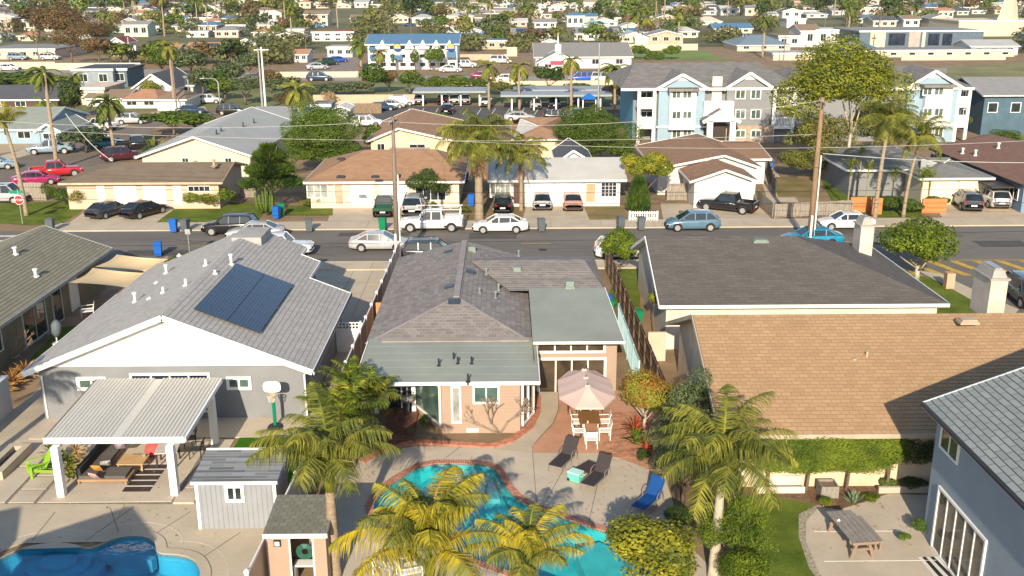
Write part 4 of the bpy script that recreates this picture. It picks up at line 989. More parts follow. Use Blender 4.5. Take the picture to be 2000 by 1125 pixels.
c0 = P(118, 1078); sb = mat('pool_step_blue', (.06, .33, .50), .8, .1)
for r_, z in ((1.35, -.48), (.95, -.34), (.55, -.22)): b = B(); b.prism(disc(c0.x, c0.y - .25, r_ * 1.25, r_), -1.5, z); b.build('step', sb, PL)
p0, p1 = P(196, 1070), P(300, 1086); b = B(); b.bar((p0.x, p0.y, -.36), (p1.x, p1.y, -.36), .3, .5); b.build('spa_wall', mat('spa_wall', (.10, .30, .45), .7), PL)
p = P(262, 1066); b = B(); b.prism(disc(p.x, p.y, 1.0, .55), -1.5, -.5); b.build('spa_bench', bas_l, PL)

# ------------------------------------------------------------------ paving in the yards
def area(name, pts, z, m, holes=(), kind='structure'):
    b = B(); tess(b, [px(pts)] + list(holes), z); return struct(name, b, m)
area('pool_deck', [(650, 930), (720, 888), (810, 872), (1040, 872), (1040, 885), (1185, 885), (1262, 915), (1300, 935), (1340, 1060), (1480, 1200), (560, 1200)], .012, conc2, [offs(pool_c, .3)])
for a, c_ in (((1040, 880), (1048, 985)), ((1110, 900), (1055, 1000)), ((900, 872), (860, 903)), ((1180, 890), (1150, 1020))):
    p, q = P(*a), P(*c_); b = B(); b.bar((p.x, p.y, .012), (q.x, q.y, .012), .025, .008); struct('deck_joint', b, mat('joint_dark', (.16, .14, .12), .9))
area('garden_path', [(1052, 766), (1090, 766), (1090, 800), (1080, 826), (1052, 856), (1040, 872), (1040, 886), (955, 876), (985, 866), (1030, 832), (1052, 800)], .02, conc)
area('patio', [(1090, 762), (1290, 762), (1290, 935), (1262, 915), (1180, 885), (1040, 885), (1042, 870), (1056, 855), (1083, 826), (1092, 800)], .016, red)
area('planting_bed', [(820, 800), (1040, 800), (1030, 832), (985, 862), (812, 856)], .02, dirt)
area('side_yard', [(1192, 640), (1255, 640), (1330, 860), (1262, 915), (1215, 800)], .008, dirt)
# bricks of the patio's right side, and brick borders
b = B(); Y = P(1200, 912).y
for j in range(46):
    for i in range(20):
        x = 4.45 + i * .225 + (j % 2) * .11; y = 40.35 + j * .115
        if x > 6.9 + rnd.uniform(-.2, .2) - max(0, 41.5 - y) * .4 or y < 40.6 + (x - 4.4) * 0 - .0: continue
        if x < 4.5 + .25 * math.sin(j * .7): continue
        b.box(x, x + .21, y, y + .1, .0, .03 + rnd.uniform(-.004, .006))
o = struct('brick_paving', b, mat('patio_brick', (.40, .20, .12), .85, .4, 3.2, fine=.2, bump=.3, stain=.3)); o['kind'] = 'stuff'; o['label'] = 'orange brick paving of the patio under the parasol'; o['category'] = 'brick paving'; 
def brickrow(pts, w, z, name='brick_border', label=None, rows=2):
    b = B(); pts = [P(*q) for q in pts]
    for a, c_ in zip(pts, pts[1:]):
        d = (c_ - a); n_ = Vector((-d.y, d.x, 0)).normalized(); k = max(1, round(d.length / .11))
        for r_ in range(rows):
            for j in range(k):
                q0, q1 = a.lerp(c_, (j + .06) / k) + n_ * w * r_ / rows, a.lerp(c_, (j + .94) / k) + n_ * w * r_ / rows; e = n_ * w * .92 / rows
                zz = z + .012 * r_ + rnd.uniform(-.004, .006); b.prism([tuple(q0)[:2], tuple(q1)[:2], tuple(q1 + e)[:2], tuple(q0 + e)[:2]], 0, zz)
    o = single(name, b, brk, label, 'brick border'); o['kind'] = 'stuff'; return o
brickrow([(812, 868), (900, 873), (965, 876), (1000, 866), (1040, 838), (1056, 806), (1056, 775)], .34, .1, label='curved red brick edging round the flower bed below the tan house windows', rows=3)
brickrow([(712, 905), (750, 885), (812, 868)], .4, .05, label='red brick edging at the left end of the pool deck', rows=3)
b = B(); p = P(745, 862); q = P(818, 805); b.box(p.x, q.x, p.y, q.y + .4, 0, .12); b.box(p.x, q.x, p.y - .3, p.y, 0, .06); struct('porch_slab', b, mat('dark_red_brick', (.17, .075, .05), .85, .3, 5, fine=.3, bump=.3))
# W yard
area('pool_deck', [(-120, 990), (-120, 985), (340, 985), (372, 984), (385, 955), (560, 955), (560, 1060), (480, 1125), (480, 1260), (-120, 1260)], .012, conc, [offs(pool_l, .36)])
grv = mat('gravel', (.30, .27, .22), .95, .5, 12, fine=.5, fscale=22, bump=1, bd=.04)
area('gravel_bed', [(-120, 985), (-120, 860), (430, 860), (372, 984)], .008, grv)
def pav(x0, y0, x1, y1, z=.03): # paver by photo corners: near-left to far-right ground pixels
    p, q = P(x0, y0), P(x1, y1); b = B(); b.box(p.x, q.x, p.y, q.y, -.05, z); struct('paver', b, conc2)
X0 = P(112, 980).x
sx = [(-24, -20.65), (-20.5, -19.45), (-19.3, -13.8), (-13.62, -12.7)]
for i, (a, c_) in enumerate(sx):
    ys = [36.95, 38.1, 39.3, 40.5, 41.7, 42.9] if i in (1, 3) else [36.95, 40.2, 43.0] if i == 0 else [36.95, 43.0]
    for u, v in zip(ys, ys[1:]): b = B(); b.box(a, c_, u + .08, v - .04, -.05, .035); struct('paver', b, conc2)
b = B(); b.box(-22.4, -9.0, 43.05, 45.4, -.05, .04); struct('patio_slab', b, conc2); b = B(); b.box(-9.72, -8.2, 43.05, 62, -.05, .03); struct('side_path', b, conc)
b = B(); b.box(-24.6, -22.4, 40.6, 60, -.05, .03); struct('side_path', b, conc)
b = B(); p, q = P(338, 985), P(378, 963); b.box(p.x, q.x + .3, p.y, q.y, 0, .09); struct('step_slab', b, conc2)
p, q = P(372, 955), P(590, 838); b = B(); b.box(-12.5, -8.3, p.y - .1, 43.0, 0, .05); struct('turf', b, turf)
area('driveway', [(560, 512), (772, 512), (735, 590), (690, 640), (560, 590)], .014, conc)
for a, c_ in (((722, 560), (716, 512)), ((690, 575), (700, 512))): pass
for x in (-11.2, -9.8): b = B(); b.box(x, x + .03, 60.5, 71.3, .012, .018); struct('driveway_joint', b, MT['joint_dark'])
for y in (64.5, 68.2): b = B(); b.box(-15, -8.1, y, y + .03, .012, .018); struct('driveway_joint', b, MT['joint_dark'])
# right yard
area('lawn', [(1495, 968), (1590, 985), (1570, 1010), (1565, 1050), (1590, 1100), (1640, 1160), (1480, 1200), (1430, 1100), (1440, 968)], .02, grass)
area('patio_slab', [(1600, 990), (1640, 997), (1690, 980), (1735, 966), (1815, 968), (1815, 1040), (1860, 1120), (1900, 1200), (1660, 1200), (1600, 1120), (1574, 1060), (1574, 1020)], .03, conc2)
area('pebble_edge', [(1560, 1005), (1600, 985), (1640, 1000), (1610, 1120), (1660, 1200), (1630, 1180), (1580, 1110), (1560, 1050)], .024, mat('river_pebbles', (.42, .36, .28), .9, .5, 9, fine=.4, fscale=16, bump=1, bd=.05))
area('planting_bed', [(1440, 940), (1815, 940), (1815, 968), (1735, 968), (1690, 984), (1640, 1001), (1560, 975), (1490, 968), (1440, 968)], .026, mat('bark_mulch', (.20, .12, .07), .95, .4, 4, fine=.4, bump=1, bd=.05))
for z_, (a, c_) in enumerate((((1590, 1040), (1765, 1040)), ((1610, 1098), (1830, 1098)))):
    p, q = P(*a), P(*c_); b = B(); b.box(p.x, q.x, p.y, p.y + .03, .03, .036); struct('deck_joint', b, MT['pool_step'] if 0 else white)
b = B(); p = P(1478, 965); q = P(1572, 965); b.box(p.x, q.x, p.y, p.y + .12, 0, .3); b.box(p.x, q.x, p.y + .5, p.y + .62, 0, .55); w1 = single('garden_wall', b, mat('white_block', (.60, .56, .50), .85), 'low white stepped garden wall in front of the hedge', 'garden wall')
b = B(); p = P(1716, 965); q = P(1820, 965); b.box(p.x, q.x, p.y, p.y + .15, 0, .3); single('garden_wall', b, conc2, 'low concrete kerb wall in the shade beside the slate-blue house', 'garden wall')

# ------------------------------------------------------------------ fences
FP = mat('tan_vinyl', (.52, .40, .32), .6, .05, bump=0); FW = mat('white_vinyl', (.78, .75, .74), .4, .03, bump=0)
def vfence(pts, h, label, pm, sp_=2.4):
    t = Thing('fence', label, 'fence', (pts[0][0], pts[0][1], 0))
    for a, c_ in zip(pts, pts[1:]):
        a, c_ = Vector((*a, 0)), Vector((*c_, 0)); n = max(1, round((c_ - a).length / sp_))
        for i in range(n + 1):
            p = a.lerp(c_, i / n)
            if i < n or c_ == Vector((*pts[-1], 0)):
                b = B(); b.box(p.x - .065, p.x + .065, p.y - .065, p.y + .065, 0, h + .05); po = b.build('post', FW, t)
                b = B(); b.box(p.x - .09, p.x + .09, p.y - .09, p.y + .09, h + .05, h + .09)
                for q in range(4): s_ = [(-.07, -.07), (.07, -.07), (.07, .07), (-.07, .07)]; u, v = s_[q], s_[(q + 1) % 4]; b.poly([(p.x + u[0], p.y + u[1], h + .09), (p.x + v[0], p.y + v[1], h + .09), (p.x, p.y, h + .17)])
                b.build('post_cap', FW, t, po)
            if i < n:
                q = a.lerp(c_, (i + 1) / n); d = (q - p).normalized() * .07; b = B(); b.bar(p + d + Vector((0, 0, h / 2)), q - d + Vector((0, 0, h / 2)), .04, h - .08)
                pan = b.build('panel', pm, t); 
                for z in (.08, h - .04): b = B(); b.bar(p + d + Vector((0, 0, z)), q - d + Vector((0, 0, z)), .06, .12); b.build('rail', FW, t, pan)
    return t
vfence([(-7.95, 72.5), (-8.05, 60), (-8.2, 48), (-8.35, 36), (-8.6, 29)], 1.8, 'tan panel fence with white posts between the solar-panel house and the tan house', FP)
def wfence(a, c_, h, label, m, sp_=2.2, bw=.15, side=1, post_out=True, rails=2, fill=.93, name='fence', z0=0):
    t = Thing(name, label, 'fence', (a[0], a[1], z0)); a, c_ = Vector((*a, z0)), Vector((*c_, z0)); d = c_ - a; L = d.length; d.normalize(); n_ = Vector((-d.y, d.x, 0)) * side; n = max(1, round(L / sp_))
    for i in range(n + 1):
        p = a + d * L * i / n + n_ * .06; b = B(); b.bar(p + Vector((0, 0, 0)), p + Vector((0, 0, h + .03)), .1, .1); b.build('post', m, t)
    for i in range(n):
        for r_ in range(rails):
            z = .25 + (h - .4) * r_ / max(1, rails - 1); p, q = a + d * L * i / n + n_ * .06, a + d * L * (i + 1) / n + n_ * .06; b = B(); b.bar(p + Vector((0, 0, z)), q + Vector((0, 0, z)), .05, .1); b.build('rail', m, t)
    k = int(L / bw); me = None
    for i in range(k):
        p = a + d * (i + .5) * L / k
        if me is None:
            b = B(); b.bar((0, 0, .04), (0, 0, h), L / k * fill, .02, up=(0, 1, 0)); o = b.build('board', m, t, org=Vector((0, 0, 0))); me = o.data; bpy.data.objects.remove(o)
        share('board', me, t, p, (0, rnd.uniform(-.004, .004), math.atan2(d.y, d.x)), (1, 1, 1 + rnd.uniform(-.012, .012)))
    return t
wfence((7.45, 71.0), (7.85, 34.0), 1.95, 'tall dark brown wooden fence right of the tan house, posts and rails showing', mat('dark_fence_wood', (.13, .085, .055), .85, .3, 3, fine=.2), side=-1, rails=3, bw=.2)
# lattice trellis, pale blue
lat = mat('pale_blue_lattice', (.45, .66, .70), .6, .05); t = Thing('trellis', 'pale blue lattice panels leaning along the brown fence beside the tan house', 'trellis', (6.85, 55, 0))
for k in range(4):
    y0, y1 = 57.6 - k * 2.4, 55.3 - k * 2.4; b = B()
    for z in (.1, 1.75): b.bar((6.85, y0, z), (6.85, y1, z), .04, .1)
    for y in (y0, y1): b.bar((6.85, y, 0), (6.85, y, 1.8), .05, .08)
    f = b.build('frame', lat, t); b = B()
    for j in range(-6, 10):
        for s in (1, -1):
            ya, za, yb_, zb = (y0 - j * .28, .1, y0 - j * .28 - 1.65, 1.75) if s > 0 else (y0 - j * .28, 1.75, y0 - j * .28 - 1.65, .1)
            lo, hi = y1, y0
            if ya > hi: f_2 = (ya - hi) / 1.65; ya, za = hi, za + (zb - za) * f_2
            if yb_ < lo: f_2 = (ya - lo) / (ya - yb_) if ya > yb_ else 0; zb = za + (zb - za) * f_2; yb_ = lo
            if ya - yb_ > .1: b.bar((6.85 + s * .012, ya, za), (6.85 + s * .012, yb_, zb), .05, .015, up=(1, 0, 0))
    tag(b.build('lattice', lat, t, f), kind='stuff')
# gate between W and the fence
t = Thing('gate', 'white vinyl gate with square-hole lattice top beside the solar-panel house', 'gate', (-9, 50.2, 0)); yg = P(690, 690).y
b = B(); b.box(-9.7, -8.2, yg, yg + .05, .05, 1.45); b.bar((-9.65, yg - .02, .15), (-8.3, yg - .02, 1.4), .08, .04, up=(0, 1, 0)); b.build('gate_panel', FW, t)
b = B()
for i in range(9): x = -9.7 + i * 1.5 / 8; b.box(x - .025, x + .025, yg, yg + .05, 1.45, 1.85)
for z in (1.45, 1.64, 1.83): b.box(-9.7, -8.2, yg + .001, yg + .049, z, z + .05)
b.build('lattice', FW, t); b = B(); b.box(-8.32, -8.22, yg - .05, yg + .08, 0, 1.95); b.build('post', FW, t)
yg = 58.2
t = Thing('gate', 'orange cedar board gate between the tan fence and the tan house', 'gate', (-7.5, yg, 0))
for i in range(6): b = B(); x = -7.9 + i * .17; b.box(x, x + .16, yg, yg + .03, .05, 1.75); b.build('board', cedar, t)
# block walls
bw_ = mat('white_garden_wall', (.55, .54, .53), .85, .06)
b = B(); b.box(-24.75, -24.55, 35.5, 46.2, 0, 1.9); single('garden_wall', b, bw_, 'long white rendered wall at the left edge beside the gabled house', 'wall')
b = B(); b.box(-24.8, -24.5, 35.5, 46.2, 1.9, 1.98); single('wall_cap', b, white, 'white cap on top of the long rendered wall at the left edge', 'wall cap')
pw = mat('peach_wall', (.60, .47, .36), .9, .06)
p, q = P(1240, 695), P(1300, 695); b = B(); b.box(7.95, 8.95, 52.6, 52.75, 0, 1.7); single('garden_wall', b, pw, 'peach garden wall closing the gap between the charcoal and tan roofs', 'wall')

# ------------------------------------------------------------------ patio cover of W
t = Thing('patio_cover', 'white patio cover with ribbed metal roof over the outdoor sofa', 'patio cover', (-16, 40.5, 0))
zf, zb_ = 2.45, 2.75; pf0, pf1 = P(88, 857, zf), P(358, 856, zf); pb0, pb1 = P(212, 741, zb_), P(447, 741, zb_); x0, x1 = pf0.x, pf1.x; y0, y1 = pf0.y, pb0.y
ribm = mat('ribbed_white_metal', (.56, .54, .49), .5, .06, stretch=(1, .2, 1)); n = 34; w_ = (x1 - x0) / n
for i in range(n):
    b = B(); a = x0 + w_ * i; flat = i in (16, 17); h = 0 if flat else .06
    pr = [(a, 0), (a + w_ * .25, h), (a + w_ * .75, h), (a + w_, 0)]
    for (u0, h0), (u1, h1) in zip(pr, pr[1:]): b.poly([(u0, y0, zf + h0), (u1, y0, zf + h1), (u1, y1, zb_ + h1), (u0, y1, zb_ + h0)])
    b.build('roof_panel', ribm, t)
b = B(); b.box(x0 - .05, x1 + .05, y0 - .08, y0, zf - .2, zf + .06); b.build('beam', white, t)
b = B(); b.bar((x0 - .05, y0, zf - .08), (x0 - .05, y1, zb_ - .08), .08, .2); b.build('beam', mat('brown_edge', (.22, .17, .13), .7), t); b = B(); b.bar((x1 + .05, y0, zf - .08), (x1 + .05, y1, zb_ - .08), .08, .2); b.build('beam', white, t)
for k in range(6): x = x0 + .6 + (x1 - x0 - 1.2) * k / 5; b = B(); b.bar((x, y0, zf - .1), (x, y1, zb_ - .1), .06, .14); b.build('rafter', white, t)
p0, p1 = P(122, 969), P(356, 946)
for (x, y) in ((p0.x, p0.y), (p1.x, p0.y + .05), (x0 + .3, y1 - .6), (x1 - .15, y1 - 1.2)):
    b = B(); b.box(x - .15, x + .15, y - .15, y + .15, 0, 2.3 + (y - y0) * .04); b.build('post', white, t)

# ------------------------------------------------------------------ sheds
sidg = mat('shed_grey', (.27, .285, .31), .7, .05)
S1w, S1z = P(385, 1036), 2.2
p0, p1 = P(372, 942, 2.1), P(540, 944, 2.1); q0 = P(402, 879, 2.35); x0, x1, y0, y1 = p0.x, p1.x, p0.y, q0.y
t = Thing('shed', 'small grey garden shed with white trim and mixed grey shingles', 'shed', ((x0 + x1) / 2, (y0 + y1) / 2, 0))
b = B(); rplane(b, [(x0, y0, 2.1), (x1, y0, 2.1), (x1, y1, 2.35), (x0, y1, 2.35)], .2, .02, 0, .08, 1); b.build('roof', [sh_s, white], t)
b = B(); b.box(x0 + .1, x1 - .1, y0 + .12, y1 - .1, 0, 2.05); b.build('wall', sidg, t)
b = B(); b.box(x0, x1, y0 - .03, y0 + .02, 2.0, 2.12); b.box(x0, x1, y1, y1 + .05, 2.3, 2.42); b.build('fascia', white, t)
ys = y0 + .12
for x in (x0 + .1, x1 - .22): b = B(); b.box(x, x + .12, ys - .03, ys, 0, 2.0); b.build('corner_board', white, t)
b = B(); k = 16
for i in range(1, k): x = x0 + .1 + (x1 - x0 - .2) * i / k; b.box(x, x + .02, ys - .012, ys, 0, 2.0)
tag(b.build('groove', mat('shed_grey_dark', (.22, .235, .25), .7), t), kind='stuff')
wpx(t, ys, 445, 952, 472, 974, white, gl, 2, .13)
t = Thing('shed', 'tan shed with open doorway and weathered grey-green roof under the palm fronds', 'shed', (-6.6, 31.2, 0))
p0, p1 = P(513, 1043, 2.3), P(634, 1058, 2.3); q0 = P(565, 966, 2.5); x0, x1, y0, y1 = p0.x, p1.x, p0.y, q0.y
b = B(); rplane(b, [(x0, y0, 2.3), (x1, y0, 2.3), (x1, y1, 2.5), (x0, y1, 2.5)], .22, .012, 0, .1, 1); b.build('roof', [shingle('grey_green_shingles', (.20, .20, .165), (.27, .265, .22), .3, .22, .02, .7, .2), white], t)
b = B(); b.box(x0, x1, y0 - .04, y0, 2.14, 2.3); b.build('fascia', white, t)
ys = y0 + .15; xd0, xd1 = PY(570, 1100, ys).x, PY(612, 1100, ys).x
b = B()
for (a, c_) in ((x0 + .1, xd0), (xd1, x1 - .1)): b.box(a, c_, ys, ys + .1, 0, 2.15)
b.box(x0 + .1, x0 + .2, ys + .1, y1 - .1, 0, 2.2); b.box(x1 - .2, x1 - .1, ys + .1, y1 - .1, 0, 2.2); b.box(x0 + .2, x1 - .2, y1 - .2, y1 - .1, 0, 2.3); b.box(xd0, xd1, ys, ys + .1, 2.05, 2.15); b.build('wall', tan, t)
b = B(); b.box(x0 + .25, x1 - .25, ys + .1, y1 - .2, 0, .03); b.build('shed_floor', dirt, t)
b = B(); b.box(xd0 - .06, xd0, ys - .02, ys, 0, 2.05); b.box(xd1, xd1 + .06, ys - .02, ys, 0, 2.05); b.build('door_frame', white, t)
p = PY(542, 1060, ys); b = B(); b.box(p.x - .12, p.x + .12, ys - .07, ys, p.z - .12, p.z + .12); l_ = b.build('wall_lamp', darkm, t); b = B(); b.box(p.x - .08, p.x + .08, ys - .09, ys - .07, p.z - .08, p.z + .08); b.build('lamp_pane', white, t, l_)
b = B(); xm = (xd0 + xd1) / 2
for i in range(6): b.tube([(xm + .3 * math.cos(a / 10 * 6.28) * (1 - i * .1), ys + .5, 1.2 + .3 * math.sin(a / 10 * 6.28) * (1 - i * .1)) for a in range(11)], .03, 5)
single('garden_hose', b, mat('green_hose', (.03, .12, .09), .5), 'coiled green hose hanging in the tan shed doorway', 'hose')
b = B(); b.box(xm - .4, xm + .4, ys + .3, ys + .7, .7, .76); b.box(xm - .4, xm - .34, ys + .3, ys + .7, 0, .7); b.box(xm + .34, xm + .4, ys + .3, ys + .7, 0, .7); single('workbench', b, white, 'white bench standing inside the tan shed doorway', 'bench')
# ------------------------------------------------------------------ basketball hoop
p = P(538, 836); t = Thing('basketball_hoop', 'toy basketball hoop with green pole and white backboard by the grey wall', 'basketball hoop', p)
b = B(); b.cyl(p.x, p.y, 0, .16, .42, 16, .3); b.build('base', darkm, t)
b = B(); b.cyl(p.x, p.y, .1, 1.35, .085, 10); b.build('pole', mat('green_plastic', (.0, .22, .12), .4), t)
b = B(); b.cyl(p.x, p.y, 1.35, 1.75, .07, 10); b.build('upper_pole', mat('tan_plastic', (.62, .42, .2), .5), t)
b = B(); k = 20; ol = [(.42 * (abs(math.cos(a)) ** .6) * (1 if math.cos(a) > 0 else -1), .27 * (abs(math.sin(a)) ** .6) * (1 if math.sin(a) > 0 else -1)) for a in [2 * math.pi * i / k for i in range(k)]]
b.poly([(p.x + u, p.y - .08, 2.15 + v) for u, v in ol]); b.poly([(p.x + u, p.y + .0, 2.15 + v) for u, v in ol][::-1])
for i in range(k): j = (i + 1) % k; b.poly([(p.x + ol[i][0], p.y - .08, 2.15 + ol[i][1]), (p.x + ol[i][0], p.y, 2.15 + ol[i][1]), (p.x + ol[j][0], p.y, 2.15 + ol[j][1]), (p.x + ol[j][0], p.y - .08, 2.15 + ol[j][1])])
b.build('backboard', white, t); b = B(); b.tube([(p.x + .2 * math.cos(2 * math.pi * i / 16), p.y - .3 + .2 * math.sin(2 * math.pi * i / 16), 1.82) for i in range(17)], .025, 6); b.build('rim', MT['tan_plastic'], t)
b = B()
for i in range(12):
    a = 2 * math.pi * i / 12; a2 = a + .4; b.tube([(p.x + .2 * math.cos(a), p.y - .3 + .2 * math.sin(a), 1.82), (p.x + .12 * math.cos(a2), p.y - .3 + .12 * math.sin(a2), 1.5)], .008, 4)
b.build('net', white, t)
# ------------------------------------------------------------------ furniture
def chair(px_, py_, rz, label, m, group, arms=True, name='patio_chair', seat=(.5, .5), h=.44, bh=.88, cat='chair'):
    loc = P(px_, py_, .03); t = Thing(name, label, cat, loc, R(rz), group, local=True); w_, d = seat[0] / 2, seat[1] / 2
    b = B(); b.box(-d, d, -w_, w_, h - .03, h); b.build('seat', m, t)
    b = B(); b.bar((-d, 0, h + .12), (-d - .1, 0, bh), seat[0], .03, up=(1, 0, 0)); b.build('backrest', m, t)
    for x in (-d, d):
        for y in (-w_, w_): b = B(); b.bar((x, y, 0), (x * (1.0 if x > 0 else 1.1), y, h + (.2 if arms else 0)), .035, .035); b.build('leg', m, t)
    if arms:
        for y in (-w_, w_): b = B(); b.bar((-d - .05, y, h + .21), (d, y, h + .2), .05, .03); b.build('armrest', m, t)
    return t
wpl = mat('white_chair', (.78, .77, .74), .4, .03); tabw = mat('table_teak', (.24, .12, .04), .6, .25, 3, stretch=(1, 8, 1)); brn = mat('dark_brown_metal', (.05, .035, .03), .5, .1)
def table(px_, py_, L, W_, h, rz, label, top, legm, name='table', group=None, leg=.07, slats=0, cat='table'):
    loc = P(px_, py_, .03); t = Thing(name, label, cat, loc, R(rz), group, local=True)
    if slats:
        for i in range(slats): b = B(); y = -W_ / 2 + W_ * (i + .5) / slats; b.box(-L / 2, L / 2, y - W_ / slats * .46, y + W_ / slats * .46, h - .04, h); b.build('slat', top, t)
    else: b = B(); b.box(-L / 2, L / 2, -W_ / 2, W_ / 2, h - .04, h); b.build('tabletop', top, t)
    for x in (-1, 1):
        for y in (-1, 1): b = B(); X, Y = x * (L / 2 - leg), y * (W_ / 2 - leg); b.box(X - leg / 2, X + leg / 2, Y - leg / 2, Y + leg / 2, 0, h - .04); b.build('leg', legm, t)
    return t
table(1150, 843, 1.45, 1.0, .75, 90, 'slatted teak dining table on the brick patio in front of the parasol', tabw, brn, 'dining_table', slats=8)
t = None; b = B(); p = P(1148, 826, .78); b.cyl(p.x, p.y, .78, .9, .05, 10, .03); single('table_lantern', b, mat('candle_glass', (.55, .5, .4), .3), 'small glass candle jar in the middle of the teak table', 'candle jar')
G1 = 'white chairs round the teak dining table'
for a, c_, r_, l_ in ((1155, 872, 90, 'white chair at the near end of the teak dining table, back to the pool'), (1128, 838, 0, 'white chair on the left side of the teak table, nearer the house'), (1131, 857, 0, 'white chair on the left side of the teak table, nearer the pool'), (1178, 838, 180, 'white chair on the right side of the teak table, nearer the house'), (1180, 856, 180, 'white chair on the right side of the teak table, nearer the pool'), (1143, 808, -90, 'white chair at the far end of the teak table under the parasol')):
    chair(a, c_, r_, l_, wpl, G1)
G1 = 'dark stools in the shade of the parasol'
for a, c_, l_ in ((1117, 806, 'dark brown stool left of the parasol pole'), (1168, 806, 'dark brown stool right of the parasol pole')): chair(a, c_, 90, l_, brn, G1, arms=False, name='bar_stool', seat=(.4, .4), h=.7, bh=1.0, cat='stool')
# double parasol
cn = mat('pink_canvas', (.60, .45, .39), .85, .05, bump=.1); t = Thing('parasol', 'large pink double-peaked parasol over the patio behind the dining table', 'parasol', P(1146, 806))
za, zk = 2.05, 2.62; pk0, pk1 = P(1147, 753, zk), P(1142, 722, zk); ym, yn = pk0.y, pk1.y; xc = (pk0.x + pk1.x) / 2
e0 = P(1150, 796, za); rx = (P(1199, 765, za).x - P(1090, 765, za).x) / 2; 
base = [(xc - .48 * rx, e0.y), (xc + .5 * rx, e0.y), (xc + rx * 1.0, ym + .0), (xc + rx, (ym + yn) / 2), (xc + rx * .97, yn + .1), (xc + .5 * rx, yn + 1.3), (xc - .5 * rx, yn + 1.3), (xc - rx * .97, yn + .1), (xc - rx, (ym + yn) / 2), (xc - rx, ym)]
tops = [0, 0, 0, .5, 1, 1, 1, 1, .5, 0]; tp = lambda k: Vector((xc, ym + (yn - ym) * k, zk))
for i in range(10):
    j = (i + 1) % 10; a, c_ = Vector((*base[i], za)), Vector((*base[j], za)); ta, tb = tp(tops[i]), tp(tops[j]); b = B(); N = 4
    for k in range(N):
        u, v = k / N, (k + 1) / N; sag = lambda w_: Vector((0, 0, -.04 * math.sin(math.pi * w_))); f = lambda A, T_, w_: A.lerp(T_, w_) + sag(w_)
        md = lambda w_: f((a + c_) / 2 + Vector((0, 0, .0)), (ta + tb) / 2, w_) + Vector((0, 0, -.02 * (1 - w_)))
        b.poly([f(a, ta, u), md(u), md(v), f(a, ta, v)]); b.poly([md(u), f(c_, tb, u), f(c_, tb, v), md(v)])
    b.poly([a, a - Vector((0, 0, .1)), c_ - Vector((0, 0, .1)), c_]); b.build('canopy_panel', cn, t)
    b = B(); b.bar(a - Vector((0, 0, .03)), ta - Vector((0, 0, .12)), .02, .02); b.build('rib', darkm, t)
p = P(1144, 806); b = B(); b.cyl(p.x, p.y, 0, 2.5, .04, 10); b.build('pole', darkm, t); b = B(); b.cyl(p.x, p.y, 0, .12, .35, 14); b.build('base', darkm, t)
for k in (0, .5, 1): q = tp(k); b = B(); b.cyl(q.x, q.y, q.z - .02, q.z + .05, .16, 10, .1); b.build('vent_cap', cn, t); b = B(); b.cyl(q.x, q.y, q.z + .05, q.z + .1, .03, 6); b.build('finial', darkm, t)
# loungers
sling = mat('dark_sling', (.045, .036, .038), .7, .1); lf = mat('lounger_frame', (.28, .25, .22), .4, .1, metal=.3)
def lounger(foot, head, label, m, fm, group='sun loungers by the pool'):
    a, c_ = P(*foot, .02), P(*head, .02); d = (c_ - a); d.z = 0; L = 1.95; rz = math.atan2(d.y, d.x); t = Thing('sun_lounger', label, 'sun lounger', a, rz, group, local=True)
    b = B(); b.bar((0, 0, .34), (1.25, 0, .34), .62, .03); b.build('seat', m, t)
    b = B(); b.bar((1.25, 0, .34), (1.75, 0, 1.0), .62, .03, up=(0, 0, 1)); b.build('backrest', m, t)
    for s in (-.33, .33):
        b = B(); b.bar((0, s, .34), (1.27, s, .34), .04, .05); b.build('side_rail', fm, t)
        b = B(); b.tube([(.06, s, .34), (.0, s, .2), (.02, s, 0)], .018, 6); b.build('leg', fm, t)
        b = B(); b.tube([(.95, s, 0), (.93, s, .34), (.97, s, .52), (1.12, s, .6), (1.35, s, .6), (1.45, s, .55), (1.55, s, .3), (1.62, s, 0)], .02, 6); b.build('arm_frame', fm, t)
    return t
lounger((1084, 924), (1126, 884), 'dark sling sun lounger with raised back, left one by the pool', sling, lf)
lounger((1147, 961), (1194, 917), 'dark sling sun lounger with raised back, right of the mint cooler', sling, lf)
lounger((1247, 1007), (1282, 975), 'bright blue sun lounger half in the shade under the big palm', mat('royal_sling', (.004, .06, .24), .6, .1), lf)  # the lounger's shade is put into a darker sling blue
table(1150, 926, .95, .75, .36, 48, 'low dark brown square table between the two loungers', brn, brn, 'side_table', cat='side table')
mint = mat('mint_plastic', (.14, .62, .46), .5, .05); p = P(1124, 938, .02); t = Thing('cooler', 'mint green wheeled cooler with pale lid in front of the low table', 'cooler', p, R(-35), local=True)
b = B(); b.box(-.27, .27, -.2, .2, .03, .38); b.build('body', mint, t); b = B(); b.box(-.29, .29, -.22, .22, .38, .44); b.build('lid', mat('pale_mint', (.45, .78, .68), .5), t)
for y in (-.2, .2): b = B(); b.tube([(-.24, y - .02, .07), (-.24, y + .02, .07)], .07, 10); b.build('wheel', darkm, t)
b = B(); b.tube([(.29, -.12, .3), (.4, -.12, .34), (.4, .12, .34), (.29, .12, .3)], .012, 5); b.build('handle', white, t)
